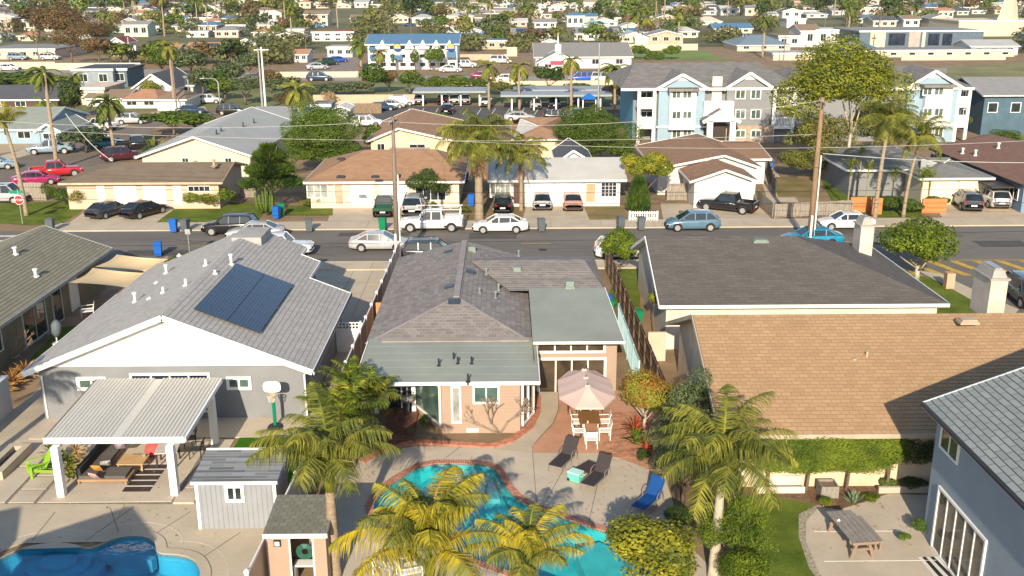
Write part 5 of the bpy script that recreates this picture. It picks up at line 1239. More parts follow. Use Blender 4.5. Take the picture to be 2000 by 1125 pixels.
# picnic table at the right
p = P(1660, 1062, .03); gwd = mat('silver_wood', (.27, .245, .22), .85, .25, 3, fine=.2, stretch=(6, 1, 1)); lw = mat('reddish_wood', (.27, .19, .14), .8, .2)
t = Thing('picnic_table', 'weathered grey wooden picnic table with trestle legs on the right-hand patio', 'picnic table', p, R(97), local=True)
for i in range(5): b = B(); y = -.5 + i * .2; b.box(-1.15, 1.15, y + .01, y + .19, .72, .76); b.build('plank', gwd, t)
b = B(); b.box(-1.17, -1.13, -.5, .5, .66, .765); b.build('end_board', lw, t)
for x in (-.95, .95):
    for s in (-1, 1): b = B(); b.bar((x, s * .42, 0), (x, s * .2, .72), .1, .08); b.build('leg', lw, t)
    b = B(); b.bar((x, -.4, .35), (x, .4, .35), .06, .09); b.build('crossbar', lw, t)
t = Thing('bench', 'short wooden bench tucked along the right side of the picnic table', 'bench', P(1694, 1052, .03), R(97), local=True)
for i in range(2): b = B(); b.box(-.95, .95, -.15 + i * .155, -.005 + i * .155, .4, .44); b.build('plank', gwd, t)
for x in (-.8, .8):
    for s in (-.1, .1): b = B(); b.bar((x, s, 0), (x, s, .4), .07, .07); b.build('leg', lw, t)
b = B(); q = P(1638, 1016, .8); b.cyl(q.x, q.y, .79, .87, .07, 8, .0); single('napkin_holder', b, white, 'small white cone-shaped cover on the far end of the picnic table', 'food cover')
# striped rug
r_ = Thing('rug', 'black and white striped outdoor rug by the glass doors of the slate-blue house', 'rug', P(1840, 1108, .03)); bk = mat('black_cloth', (.02, .02, .022), .9); wc = mat('white_cloth', (.68, .66, .62), .9)
p0, p1, p2, p3 = P(1793, 1088, .035), P(1862, 1086, .035), P(1910, 1122, .035), P(1836, 1140, .035)
for i in range(9):
    f = lambda u, v: p0.lerp(p1, u).lerp(p3.lerp(p2, u), v); b = B(); u, v = i / 9, (i + 1) / 9; q = [f(u, 1), f(v, 1), f(v, 0), f(u, 0)]; b.poly(q); b.poly([x - Vector((0, 0, .01)) for x in q][::-1]); b.build('stripe', bk if i % 2 else wc, r_)
# sofa group under the patio cover
cush = mat('grey_cushion', (.115, .105, .10), .9, .12); sofw = mat('sofa_wood', (.36, .22, .12), .7, .2)
t = Thing('outdoor_sofa', 'L-shaped grey outdoor sofa with wooden frame under the patio cover', 'sofa', P(200, 930, .04))
p0 = P(150, 945, .04); x0, y0 = p0.x, p0.y
def bx(nm, m, *a): b = B(); b.box(*a); return b.build(nm, m, t)
bx('frame', sofw, x0, x0 + 2.2, y0 - .05, y0 + .85, .16, .26); bx('frame', sofw, x0, x0 + .9, y0 + .85, y0 + 3.4, .16, .26)
bx('seat_cushion', cush, x0 + .12, x0 + 1.1, y0, y0 + .85, .26, .40); bx('seat_cushion', cush, x0 + 1.12, x0 + 2.1, y0, y0 + .85, .26, .40)
for k in range(2): bx('seat_cushion', cush, x0 + .2, x0 + .9, y0 + .88 + k * 1.25, y0 + 2.1 + k * 1.25, .26, .40)
for k in range(3): bx('back_cushion', mat('charcoal_cushion', (.04, .038, .04), .9), x0, x0 + .2, y0 + .05 + k * 1.12, y0 + 1.14 + k * 1.12, .3, .72)
for x, y in ((x0 + .1, y0), (x0 + 2.1, y0), (x0 + 2.1, y0 + .8), (x0 + .8, y0 + 3.3)): bx('leg', sofw, x - .03, x + .03, y - .03, y + .03, 0, .16)
def pillow(px_, py_, z, m, label, rz=20, s=.42):
    p = P(px_, py_, z); t = Thing('cushion', label, 'cushion', p, R(rz), 'throw cushions on the outdoor sofa', local=True); b = B(); N = 5; V = {}
    for sd in (1, -1):
        for i in range(N):
            for j in range(N):
                pt = []
                for (u, v) in ((i, j), (i + 1, j), (i + 1, j + 1), (i, j + 1)):
                    a, c_ = u / N * 2 - 1, v / N * 2 - 1; th = .09 * (1 - a ** 4) * (1 - c_ ** 4); pt.append((a * s / 2, sd * th - c_ * .14, c_ * s / 2 * .9 + s / 2))
                b.poly(pt if sd < 0 else pt[::-1])
    b.build('cover', m, t, smooth=True); return t
pillow(184, 938, .42, mat('red_pattern_cloth', (.55, .10, .08), .9, .5, 7, c2=(.75, .62, .62)), 'red and white patterned cushion on the near end of the sofa', -20)
pillow(190, 923, .42, mat('orange_cloth', (.62, .28, .05), .9, .2, 5), 'orange cushion leaning behind the red patterned one', -5)
pillow(207, 914, .42, mat('black_white_cloth', (.05, .05, .05), .9, .5, 12, c2=(.7, .68, .65)), 'black and white patterned cushion in the corner of the sofa', 20)
pillow(236, 880, .42, mat('multicolour_cloth', (.6, .25, .12), .9, .5, 10, c2=(.35, .45, .7)), 'orange, blue and white cushion at the far end of the sofa', 10)
table(262, 912, 1.15, .95, .38, 0, 'low oak coffee table with slatted shelf between the sofa and the dining set', mat('oak', (.50, .32, .16), .6, .15), mat('oak', (.5, .32, .16)), 'coffee_table', slats=6, cat='coffee table')
b = B(); p = P(282, 890, .45); b.cyl(p.x, p.y, .42, .55, .07, 10, .09); single('table_vase', b, metal, 'small silver pot on the oak coffee table', 'pot')
p, q = P(238, 960, .045), P(330, 905, .045); t = Thing('rug', 'dark brown outdoor rug with white bands under the oak coffee table', 'rug', p)
for k in range(5): b = B(); y = p.y + (q.y - p.y) * k / 5; b.box(p.x, q.x, y, y + (q.y - p.y) / 5 * .8, .036, .05); b.build('stripe', brn, t); b = B(); b.box(p.x, q.x, y + (q.y - p.y) / 5 * .8, y + (q.y - p.y) / 5, .036, .05); b.build('stripe', wc, t)
b = B(); p = P(300, 872, .4); b.tube([(p.x, p.y, .05), (p.x, p.y, .2), (p.x, p.y, .45), (p.x, p.y, .6)], [.3, .42, .36, .1], 14); single('bean_bag', b, mat('coral_cloth', (.75, .10, .10), .8), 'coral red bean bag seat in the sun patch under the patio cover', 'bean bag', smooth=True)
table(330, 905, .95, .95, .74, 8, 'white square outdoor table beside the right post of the patio cover', mat('pale_table', (.55, .54, .52), .5), darkm, 'outdoor_table')
G1 = 'dark dining chairs by the white outdoor table'
for a, c_, r_, l_ in ((385, 893, 180, 'dark metal chair right of the white outdoor table, near the shed'), (372, 872, 200, 'dark metal chair right of the white outdoor table, near the turf')): chair(a, c_, r_, l_, darkm, G1)
gch = mat('lime_plastic', (.26, .48, .03), .6, .06); p = P(75, 925, .03); t = Thing('adirondack_chair', 'lime green slatted garden chair by the fire pit', 'chair', p, R(215), local=True)
for i in range(5): b = B(); y = -.26 + i * .13; b.bar((-.28, y, .3), (-.6, y, .98 - abs(i - 2) * .05), .115, .02, up=(1, 0, 0)); b.build('back_slat', gch, t)
for i in range(5): b = B(); x = -.2 + i * .13; b.bar((x, -.3, .3 + i * .025), (x, .3, .3 + i * .025), .11, .02); b.build('seat_slat', gch, t)
for s in (-.36, .36): b = B(); b.box(-.45, .38, s - .06, s + .06, .56, .58); b.build('armrest', gch, t); b = B(); b.box(.28, .38, s - .03, s + .03, 0, .56); b.build('leg', gch, t); b = B(); b.bar((-.65, s * .8, .02), (.36, s * .8, .36), .03, .12); b.build('leg', gch, t)
# fire pit bench walls at the left edge
t = Thing('fire_pit', 'sunken rectangular fire pit with concrete rim and dark lava stones at the left edge', 'fire pit', P(20, 900)); p, q = P(-40, 925, .35), P(62, 868, .35)
b = B()
for a in ((p.x, q.x, p.y, p.y + .3), (p.x, q.x, q.y - .3, q.y), (q.x - .3, q.x, p.y + .3, q.y - .3), (p.x, p.x + .3, p.y + .3, q.y - .3)): b.box(*a, 0, .42)
b.build('rim', conc, t); b = B(); b.box(p.x + .3, q.x - .3, p.y + .3, q.y - .3, .02, .2); b.build('lava_bed', mat('lava_stone', (.035, .035, .045), .9, .5, 9, fine=.4, bump=1, bd=.06), t)
# plumeria: bare branching tree against the tan wall
def bare(px_, py_, label, h, spread, m, n=5, lv=4, name='bare_tree', seed=3, rad=.07, flat=.5, toward=0):
    loc = P(px_, py_); t = Thing(name, label, 'tree', loc); q = random.Random(seed); b = B()
    def br(p, d, l, r_, k):
        e = p + d * l; mid = p + d * l * .5 + Vector((q.uniform(-1, 1), q.uniform(-1, 1), 0)) * l * .08; b.tube([p, mid, e], [r_, r_ * .9, r_ * .78], 6)
        if k == 0: return
        for i in range(2 if q.random() < .6 else 3):
            nd_ = (d + Vector((q.uniform(-1, 1) * spread, q.uniform(-.5, .5) * spread * flat, q.uniform(-.1, .7)))).normalized(); br(e, nd_, l * q.uniform(.65, .85), r_ * .68, k - 1)
    for i in range(n):
        a = (i + .5) / n * math.pi; br(loc, Vector((math.cos(a) * 1.1 + toward, q.uniform(-.2, .2), .55 + .3 * math.sin(a))).normalized(), h * .33, rad, lv)
    b.build('branches', m, t, smooth=True); return t
bare(975, 848, 'bare grey plumeria with forked branches against the tan house wall', 2.2, .95, mat('plumeria_bark', (.27, .21, .16), .9), 3, 4, 'plumeria_tree', 5, .06, .4, -.5)
bare(12, 705, 'leafless straw-coloured shrub at the left edge near the olive-roofed house', 2.2, .5, mat('straw_twigs', (.42, .27, .16), .9), 5, 4, 'bare_shrub', 8, .03, 1)
# chimes, bird fountain, misc by the tan house
p = P(797, 812); t = Thing('fountain', 'shiny steel bowl fountain with curved neck on the shaded porch', 'fountain', p)
b = B(); b.cyl(p.x, p.y, 0, .75, .07, 8, .1); b.build('stem', mat('blue_steel', (.2, .25, .3), .3, metal=.8), t); b = B(); b.tube([(p.x, p.y, .72), (p.x, p.y, .8), (p.x, p.y, .95), (p.x, p.y, 1.0)], [.1, .3, .38, .36], 16); b.build('bowl', metal, t, smooth=True)
b = B(); b.tube([(p.x, p.y, .95), (p.x, p.y, 1.5), (p.x + .02, p.y, 1.8), (p.x - .1, p.y, 1.95), (p.x - .25, p.y, 1.9)], .03, 6); b.build('neck', metal, t, smooth=True)
# shade sails at house A
sail = mat('sand_canvas', (.60, .46, .27), .85, .05)
def shadesail(cs, label):
    t = Thing('shade_sail', label, 'shade sail', (cs[0].x, cs[0].y, 0), group='sand-coloured shade sails beside the olive-roofed house'); b = B(); N = 8
    f = lambda u, v: (cs[0] * (1 - u) * (1 - v) + cs[1] * u * (1 - v) + cs[2] * u * v + cs[3] * (1 - u) * v)
    def g(u, v):
        ctr = f(.5, .5); p = f(u, v); k = math.sin(math.pi * u) * 0 + .12 * (math.sin(math.pi * u) * (1 if v in (0, 1) else 0) + math.sin(math.pi * v) * (1 if u in (0, 1) else 0)); return p.lerp(ctr, min(.25, k)) - Vector((0, 0, .25 * math.sin(math.pi * u) * math.sin(math.pi * v)))
    for i in range(N):
        for j in range(N): b.poly([g(i / N, j / N), g((i + 1) / N, j / N), g((i + 1) / N, (j + 1) / N), g(i / N, (j + 1) / N)])
    b.build('canvas', sail, t, smooth=True)
    for k in (1, 2): b = B(); b.cyl(cs[k].x, cs[k].y, 0, cs[k].z, .04, 8); b.build('post', darkm, t)
shadesail([P(185, 521, 2.6), P(288, 530, 2.1), P(330, 506, 2.5), P(228, 497, 2.6)], 'upper sand-coloured shade sail, nearer the street')
shadesail([P(135, 552, 2.6), P(250, 562, 2.2), P(300, 534, 2.3), P(181, 523, 2.6)], 'lower sand-coloured shade sail, nearer the white-gabled house')
sheet('patio_slab', px([(90, 655), (130, 600), (170, 560), (330, 500), (250, 600), (165, 640)]), .02, mat('terracotta_paving', (.40, .27, .18), .9, .2, 1))
sheet('lawn', px([(60, 700), (120, 640), (200, 630), (185, 655), (60, 730)]), .024, grass)
sheet('gravel_bed', px([(-60, 760), (0, 690), (60, 700), (60, 735), (-40, 800)]), .02, dirt)
for i, (a, c_) in enumerate(((68, 662), (53, 672), (38, 684), (24, 697))): p = P(a, c_); b = B(); b.box(p.x - .35, p.x + .35, p.y - .3, p.y + .3, 0, .045); struct('stepping_stone', b, mat('pale_stone', (.48, .42, .34), .9))
chair(172, 618, 200, 'white garden armchair on the terracotta paving near the shade sails', wpl, None, name='garden_armchair', seat=(.75, .7))
p = P(112, 672); t = Thing('egg_chair', 'grey hooded swivel chair with white stand on the grass by the olive-roofed house', 'chair', p); m_ = mat('grey_shell', (.12, .15, .18), .6)
b = B(); b.cyl(p.x, p.y, 0, .1, .3, 12); b.cyl(p.x, p.y, .1, .5, .04, 8); b.build('stand', white, t); b = B(); b.tube([(p.x, p.y, .45), (p.x + .05, p.y, .7), (p.x + .1, p.y, 1.25), (p.x + .1, p.y, 1.5)], [.1, .28, .30, .1], 14); b.build('shell', m_, t, smooth=True)
# bins
def bin_(px_, py_, colr, label, rz=0, h=1.05, group='wheeled rubbish bins', loc=None, open_=0):
    t = Thing('wheelie_bin', label, 'rubbish bin', loc or P(px_, py_, .05), R(rz), group, local=True); m = mat('bin_' + colr, dict(blue=(.01, .12, .48), green=(.0, .20, .08), grey=(.10, .115, .13))[colr], .5, .1); b = B(); w0, w1, d0, d1 = .24, .30, .27, .36
    lo = [(-w0, -d0, .06), (w0, -d0, .06), (w0, d0, .06), (-w0, d0, .06)]; hi = [(-w1, -d1, h), (w1, -d1, h), (w1, d1, h), (-w1, d1, h)]; b.poly(lo[::-1]); b.poly(hi)
    for i in range(4): j = (i + 1) % 4; b.poly([lo[i], lo[j], hi[j], hi[i]])
    b.build('body', m, t); b = B(); b.box(-w1 - .03, w1 + .03, -d1 - .04, d1 + .04, h, h + .05); b.box(-w1 * .8, w1 * .8, -d1 * .8, d1 * .8, h + .05, h + .09); b.build('lid', m, t)
    b = B(); b.tube([(-w1, d1 + .08, h - .06), (w1, d1 + .08, h - .06)], .02, 6); b.build('handle', m, t)
    for s in (-1, 1): b = B(); b.tube([(s * .22, d0 + .02, .11), (s * .28, d0 + .02, .11)], .11, 10); b.build('wheel', darkm, t)
for a in ((310, 500, 'blue', 'blue bin standing alone on the near kerb behind the shade sails'), (340, 453, 'blue', 'blue bin on the far kerb left of the black SUV'), (363, 453, 'grey', 'dark grey bin beside the blue one on the far kerb'), (100, 452, 'grey', 'grey bin at the corner kerb by the yellow hydrant'),
          (541, 427, 'blue', 'blue bin in front of the dark gap left of the tan-roofed bungalow'), (550, 421, 'green', 'green bin right behind the blue one by the lawn'), (604, 452, 'grey', 'grey bin alone at the end of the tan bungalow driveway'), (748, 451, 'green', 'green bin by the kerb near the tall wooden pole'),
          (921, 402, 'blue', 'blue bin at the foot of the shaggy palm'), (910, 357, 'blue', 'blue bin deep in the gap beside the tan-roofed bungalow'), (1057, 452, 'grey', 'grey bin on the far kerb right of the white sedan'), (1212, 448, 'grey', 'grey bin just above the round citrus tree'), (1252, 449, 'grey', 'grey bin in front of the white picket fence'),
          (1505, 337, 'blue', 'blue bin beside the brown-roofed garage house')): bin_(a[0], a[1], a[2], a[3], rnd.uniform(-12, 12))
bin_(0, 0, 'blue', 'blue bin in the alley between the tan house and brown fence', 80, loc=Vector((6.5, 61.3, .02))); bin_(0, 0, 'green', 'green bin next to the blue one in the alley', 80, loc=Vector((6.55, 60.2, .02))); bin_(0, 0, 'green', 'green bin in the shade at the side of the charcoal-roofed house', 100, loc=Vector((8.0, 58.3, .02)))

# ------------------------------------------------------------------ near plants
palm(657, 1128, 4.1, 'tall queen palm with rough trunk rising between the two sheds', 'queen', 20, 1.12, 1.05, base=P(655, 1125), az0=20, low=5)
palm(820, 0, 1.9, 'golden-fronded palm at the bottom centre in front of the pool', 'gold', 19, 1.27, 1., base=Vector((-2.6, 29.5, 0)), az0=170, low=5)
palm(0, 0, 1.5, 'smaller palm with upright fronds at the bottom, over the pool', 'gold', 14, .88, .7, base=Vector((.75, 29.4, 0)), az0=60, low=10)
palm(1396, 1128, 4.2, 'big queen palm with smooth leaning trunk right of the pool', 'queen', 26, 1.12, .95, base=P(1393, 1128), lean=(.15, .2), tm=gbark, az0=100, low=15)
for i, (a, c_, h, s) in enumerate(((690, 915, 2.0, 1.25), (715, 885, 1.9, 1.25), (730, 862, 1.6, 1.1), (665, 940, 1.6, 1.2), (643, 905, 1.9, 1.2), (690, 868, 2.3, 1.15))): palm(a, c_, h, ['bamboo palm at the pool end of the clump by the tan fence', 'bamboo palm in the middle of the clump by the tan fence', 'bamboo palm nearest the red brick porch', 'low bamboo palm beside the tan shed roof', 'bamboo palm leaning over the artificial turf', 'tallest bamboo palm of the clump, against the tan fence'][i], 'bamboo', 20, s, .4, 'bamboo_palm', 'clump of bamboo palms by the tan fence', low=10)
tree(1258, 850, 3.8, 1.75, 'round photinia tree with orange-red tips beside the patio', 'round', 'redtip', 'near', tm=gbark, name='photinia_tree')
tree(0, 0, 4.7, 2.0, 'feathery grey-green tree behind the big queen palm', 'airy', 'olive', 'near', base=P(1355, 905), name='acacia_tree'); tree(0, 0, 3.4, 1.5, 'lower grey-green bush leaning left of the big queen palm', 'airy', 'olive', 'near', base=P(1322, 935), name='acacia_bush')
tree(0, 0, 3.5, 2.5, 'broad yellow-green shrub at the bottom right of the pool', 'round', 'yellow', 'near', base=Vector((4.9, 29.8, 0)), name='pittosporum_shrub', hb=.2, tm=gbark)
tree(0, 0, 3.4, 1.7, 'leafy green shrub right of the big palm trunk', 'airy', 'bright', 'near', base=Vector((7.9, 31.2, 0)), name='leafy_shrub', hb=.1); tree(0, 0, 2.2, 1.3, 'green shrub at the bottom edge beside the crescent lawn', 'round', 'bright', 'near', base=Vector((8.1, 29.9, 0)), name='leafy_shrub', hb=.1)
p0, p1 = PY(1478, 900, E_.S), PY(1744, 900, E_.S)
t = Thing('espalier_hedge', 'clipped green espalier hedge trained on the wall of the tan-roofed house', 'hedge', ((p0.x + p1.x) / 2, E_.S - .4, 0)); zc = 1.78
share('foliage', cmesh('hedge/bright/near0'), t, ((p0.x + p1.x) / 2, E_.S - .42, zc - .05), (0, 0, 0), ((p1.x - p0.x) / 1.9, .42, .86)); [share('foliage', cmesh('hedge/bright/near0'), t, ((p0.x + p1.x) / 2 + .1 - k_ * .13, E_.S - .36 - k_ * .04, zc + .02), (3.14 * (k_ == 1), 0, 3.14), ((p1.x - p0.x) / 1.95, .42, .9)) for k_ in range(3)]
for k in range(4): b = B(); x = p0.x + .4 + (p1.x - p0.x - .7) * k / 3; b.tube([(x, E_.S - .35, 0), (x + .05, E_.S - .4, 1.2)], [.07, .05], 7); b.build('trunk', bark, t)
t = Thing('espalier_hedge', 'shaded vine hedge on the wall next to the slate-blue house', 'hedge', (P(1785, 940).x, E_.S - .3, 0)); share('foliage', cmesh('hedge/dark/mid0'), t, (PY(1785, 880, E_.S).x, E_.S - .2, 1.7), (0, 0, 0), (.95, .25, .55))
def bush(px_, py_, r_, h, colr, label, lod='mid', name='shrub', ty='round', loc=None, cat='shrub', group=None):
    return tree(px_, py_, h, r_, label, ty, colr, lod, trunk=False, name=name, hb=0 if ty != 'cone' else 0, base=loc, cat=cat, group=group)
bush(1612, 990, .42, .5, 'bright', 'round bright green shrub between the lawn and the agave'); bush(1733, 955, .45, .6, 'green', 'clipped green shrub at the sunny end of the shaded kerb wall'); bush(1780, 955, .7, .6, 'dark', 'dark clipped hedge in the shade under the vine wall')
bush(1700, 980, .5, .4, 'bright', 'low green ground cover right of the blue agave'); bush(1795, 1045, .4, .8, 'green', 'rose bush with pale flowers by the corner of the slate-blue house'); bush(1765, 1060, .3, .5, 'green', 'small rose bush left of the glass doors')
bush(800, 852, .25, .5, 'green', 'small green shrub by the angled window of the tan house'); bush(830, 838, .3, .9, 'dark', 'dark leafy shrub under the angled green window'); bush(1258, 905, .45, .75, 'dark', 'dark bromeliad clump at the right end of the patio')
bush(758, 830, .3, 1.2, 'brown', 'purple-brown bougainvillea on the porch post', ty='airy')
for i, (a, c_, s_) in enumerate(((1668, 985, .5), (1640, 0, 0))):
    if not s_: continue
    t = Thing('agave', 'blue-green agave rosette in the mulch bed', 'agave', P(a, c_))
    for k in range(26):
        an = k * 2.4; el = R(15 + k * 2.6); d = Vector((math.cos(an) * math.cos(el), math.sin(an) * math.cos(el), math.sin(el))) * .62; sd = Vector((-math.sin(an), math.cos(an), 0)) * .06; o = P(a, c_); b = B(); up = Vector((0, 0, .02))
        b.poly([o - sd * .6, o + sd * .6, o + d * .5 + sd + up, o + d * .5 - sd + up]); b.poly([o + d * .5 - sd + up, o + d * .5 + sd + up, o + d]); b.build('leaf', L_['agave'], t)
def rosette(px_, py_, colr, label, n=24, L=.7, h=.3, name='yucca', w_=.05, cat='plant'):
    o = P(px_, py_); t = Thing(name, label, cat, o); V = []
    for k in range(n):
        an = k * 2.4 + rnd.uniform(-.2, .2); el = R(rnd.uniform(0, 80)); d = np.array([math.cos(an) * math.cos(el), math.sin(an) * math.cos(el), math.sin(el)]) * L; sd = np.array([-math.sin(an), math.cos(an), 0]) * w_; b0 = np.array([0, 0, h * rnd.random()])
        V += [b0 - sd, b0 + sd, b0 + d * .6 + sd * .8, b0 + d - np.array([0, 0, .15 * L])]
    share('leaves', npmesh('rosette', np.array(V), n, L_[colr]), t, o); return t
rosette(1238, 850, 'red', 'red cordyline with spiky leaves under the photinia tree', 40, .8, .5, 'cordyline'); rosette(1240, 868, 'green', 'green spiky plant in front of the red cordyline', 30, .8, .5)
rosette(1262, 880, 'red', 'dark red ti plant at the foot of the brown fence', 30, .7, .5, 'cordyline')
rosette(105, 905, 'lime', 'pale yellow-green yucca row behind the left patio post', 60, .7, .8); rosette(150, 900, 'twig', 'straw-coloured yucca behind the lime chair', 50, .6, .6); rosette(138, 935, 'lime', 'pale spiky plant beside the left patio post', 60, .6, 1.0)
for i, (a, c_) in enumerate(((5, 770), (28, 752), (50, 735))): rosette(a, c_, 'dry', ['dry straw grass tuft behind the long white wall, nearest', 'dry straw grass tuft behind the long white wall, middle', 'dry straw grass tuft behind the long white wall, farthest'][i], 60, .9, .4, 'ornamental_grass', .03)
def planter(px_, py_, s, label):
    t = Thing('planter', label, 'planter box', P(px_, py_, .03)); p = P(px_, py_, .03); b = B()
    for a in ((-s, s, -s, -s + .06), (-s, s, s - .06, s), (-s, -s + .06, -s + .06, s - .06), (s - .06, s, -s + .06, s - .06)): b.box(p.x + a[0], p.x + a[1], p.y + a[2], p.y + a[3], 0, .55)
    b.build('side_boards', gwd, t); b = B(); b.box(p.x - s + .06, p.x + s - .06, p.y - s + .06, p.y + s - .06, .1, .45); b.build('soil', dirt, t)
planter(1615, 965, .36, 'weathered wooden planter box in front of the hedge')
tree(1170, 0, 4.1, 1.85, 'round citrus tree between the tan house and the charcoal roof', 'round', 'bright', 'near', base=P(1210, 530), name='citrus_tree', sz=1.25); tree(0, 0, 2.9, .62, 'slim young tree with bright green head beside the charcoal roof', 'round', 'lime', 'mid', base=P(1275, 655), name='young_tree')
tree(0, 0, 1.3, .45, 'small yellowish shrub by the peach wall', 'airy', 'lime', 'mid', base=P(1275, 700), name='shrub')
tree(1790, 552, 5.6, 3.5, 'round bright green street tree above the yellow crossing', 'round', 'bright', 'near', name='street_tree', tm=gbark, sz=.8)
b = B(); p = P(1852, 562); b.box(p.x - .28, p.x + .28, p.y - .28, p.y + .28, 0, 1.1); single('pillar', b, mat('salmon_pillar', (.52, .33, .22), .85), 'short salmon brick pillar on the grass by the street tree', 'pillar')
sheet('lawn', px([(1770, 535), (1830, 545), (1900, 580), (1900, 640), (1700, 640)]), .012, grass)
sheet('sidewalk', px([(1790, 528), (1835, 535), (1920, 575), (1990, 605), (1960, 640), (1895, 585), (1850, 560)]), .03, conc)
sheet('lawn', px([(1180, 600), (1215, 505), (1250, 505), (1250, 600)]), .012, grass); sheet('hedge_bed', px([(300, 510), (400, 495), (400, 520), (330, 525)]), .012, grass); bush(350, 508, .8, .5, 'green', 'low hedge by the near kerb right of the blue bin')
# off-frame palm and neighbour house behind the camera's lower left edge, whose shadows fall in the picture
palm(0, 0, 7.4, 'tall palm at the left whose shadow falls on the white gable', 'queen', 16, 1.0, 1.2, base=Vector((-24.3, 31.5, 0)))
house('house', 'two-storey neighbour house whose gabled shadow falls across the lower left pool deck', -19.8, -14.9, 8, 21.0, 5.9, 7.0, 'y', 0, 0, .3, sh_w, g2, white, ridge=-17.0)
house('house', 'second gabled neighbour house behind the lower left edge of the pool deck', -26.0, -20.3, 8, 21.0, 5.9, 7.0, 'y', 0, 0, .3, sh_w, g2, white, ridge=-21.5)

for i, (a, c_) in enumerate(((758, 1118), (800, 1128))): chair(a, c_, 60 - i * 40, ['white outdoor armchair at the bottom edge left of the golden palm', 'white outdoor armchair behind the golden palm trunk'][i], wpl, 'white armchairs at the bottom edge', seat=(.75, .75), h=.4, bh=.8, name='outdoor_armchair')
o1 = offs(pool_l, .98); b = B(); pj = mat('pale_joint', (.56, .50, .42), .9)
for i in range(len(o1)): a, c_ = o1[i], o1[(i + 1) % len(o1)]; b.bar((a[0], a[1], .014), (c_[0], c_[1], .014), .035, .008)
struct('deck_joint', b, pj)
for (a, c_), (d_, e_) in (((60, 1060), (108, 1000)), ((160, 1062), (262, 990)), ((300, 1045), (372, 1000)), ((395, 1090), (470, 1040)), ((0, 1085), (-10, 1000)), ((235, 1050), (215, 992))): p, q = P(a, c_), P(d_, e_); b = B(); b.bar((p.x, p.y, .014), (q.x, q.y, .014), .03, .008); struct('deck_joint', b, MT['joint_dark'])
q9 = np.random.default_rng(3); cs = [(P(760, 900), 3.5, 260), (P(1270, 900), 2.2, 260), (P(690, 950), 2.2, 160), (P(1100, 1000), 3, 120), (P(1650, 1000), 3, 160), (P(300, 1000), 4, 120), (P(900, 428), 3, 160), (P(1640, 400), 5, 300), (P(530, 415), 3, 160), (P(1250, 600), 4, 160)]
V = np.concatenate([leafquads(np.stack([q9.normal(c.x, r_ * .6, n), q9.normal(c.y, r_ * .6, n), q9.uniform(.05, .07, n)], 1), unit(q9.normal(size=(n, 3)) * .3 + np.array([0, 0, 1])), np.full(n, .05), .5) for c, r_, n in cs]); me = npmesh('leaf_litter', V, len(V) // 4, L_['dry']); o = bpy.data.objects.new('leaf_litter', me); col.objects.link(o); tag(o, 'dry leaves scattered on the paving and yards', 'leaf litter', kind='stuff')

for i, (x, y, h, r_, c_, ty) in enumerate(((8.9, 33.2, 2.3, 1.2, 'bright', 'airy'), (6.5, 33.8, 1.7, .9, 'dark', 'round'), (8.6, 35.6, 2.6, 1.1, 'green', 'airy'), (7.2, 36.6, 3.6, 1.5, 'olive', 'airy'))): tree(0, 0, h, r_, ['loose green shrub at the left side of the crescent lawn', 'dark shrub at the foot of the big palm by the pool deck', 'green shrub between the big palm and the white garden wall', 'grey-green bush right behind the big palm head'][i], ty, c_, 'near', base=Vector((x, y, 0)), name='leafy_shrub', hb=.1)
# ------------------------------------------------------------------ the row of houses across the street
rf1 = shingle('brown_grey_shingles', (.21, .165, .12), (.26, .205, .15), .6, .3, .012, .7, .18); rf3 = shingle('orange_tan_shingles', (.36, .215, .13), (.44, .27, .17), .6, .3, .012, .7, .18)
rfw = mat('white_gravel_roof', (.50, .49, .46), .9, .08, .5, stain=.2); rf5 = shingle('red_brown_shingles', (.29, .175, .115), (.34, .21, .14), .6, .3, .012, .7, .12); rf6 = shingle('grey_shingles', (.20, .205, .195), (.25, .25, .24), .6, .3, .012, .7, .1)
rf7 = shingle('maroon_shingles', (.22, .13, .10), (.26, .155, .12), .6, .3, .012, .7, .1); rfg = mat('pale_grey_roof', (.38, .39, .38), .9, .07, .4, stain=.2); rfd = mat('dark_slate_roof', (.09, .095, .105), .85, .1)
peach = mat('peach_stucco_wall', (.56, .43, .33), .9, .05); crm = mat('cream_stucco', (.58, .52, .41), .9, .05); whs = mat('white_stucco', (.60, .59, .57), .9, .05); lbl = mat('light_blue_siding', (.27, .38, .46), .8, .05); gry = mat('grey_siding', (.22, .225, .23), .8, .05); blu = mat('navy_siding', (.05, .12, .18), .8, .05)
def hrow(label, xL, xR, yE, ze, yR, hd, **k):
    p, q = P(xL, yE, ze), P(xR, yE, ze); y0 = (p.y + q.y) / 2; zr = max(PY((xL + xR) / 2, yR, y0 + hd).z, ze + hd * .22); return house('house', label, p.x, q.x, y0, y0 + 2 * hd, ze, zr, 'x', **k)
def hgab(label, xL, xR, yE, ze, xA, yA, dep, **k):
    p, q = P(xL, yE, ze), P(xR, yE, ze); y0 = (p.y + q.y) / 2; a = PY(xA, yA, y0); return house('house', label, p.x, q.x, y0, y0 + dep, ze, max(a.z, ze + .8), 'y', ridge=a.x, **k)
def pxdoor(T_, y, xa, ya, xb, yb_, m, **k):
    p, q = PY(xa, ya, y), PY(xb, yb_, y); return door(T_, 'S', y, p.x, q.x, max(.02, q.z), p.z, m, **k)
H1 = hrow('long brown-roofed duplex with two white garage doors, far left across the street', 116, 432, 357, 2.6, 317, 4.8, hs=4.2, roof=rf1, wall=peach, trim=mat('tan_trim', (.52, .38, .26), .7), course=.3)
for a, c_ in ((222, 270), (278, 327)): pxdoor(H1, H1.S, a, 363, c_, 402, white, rows=4, panels=4, name='garage_door')
for a, c_ in ((190, 207), (339, 356)): pxdoor(H1, H1.S, a, 363, c_, 400, white, fm=white)
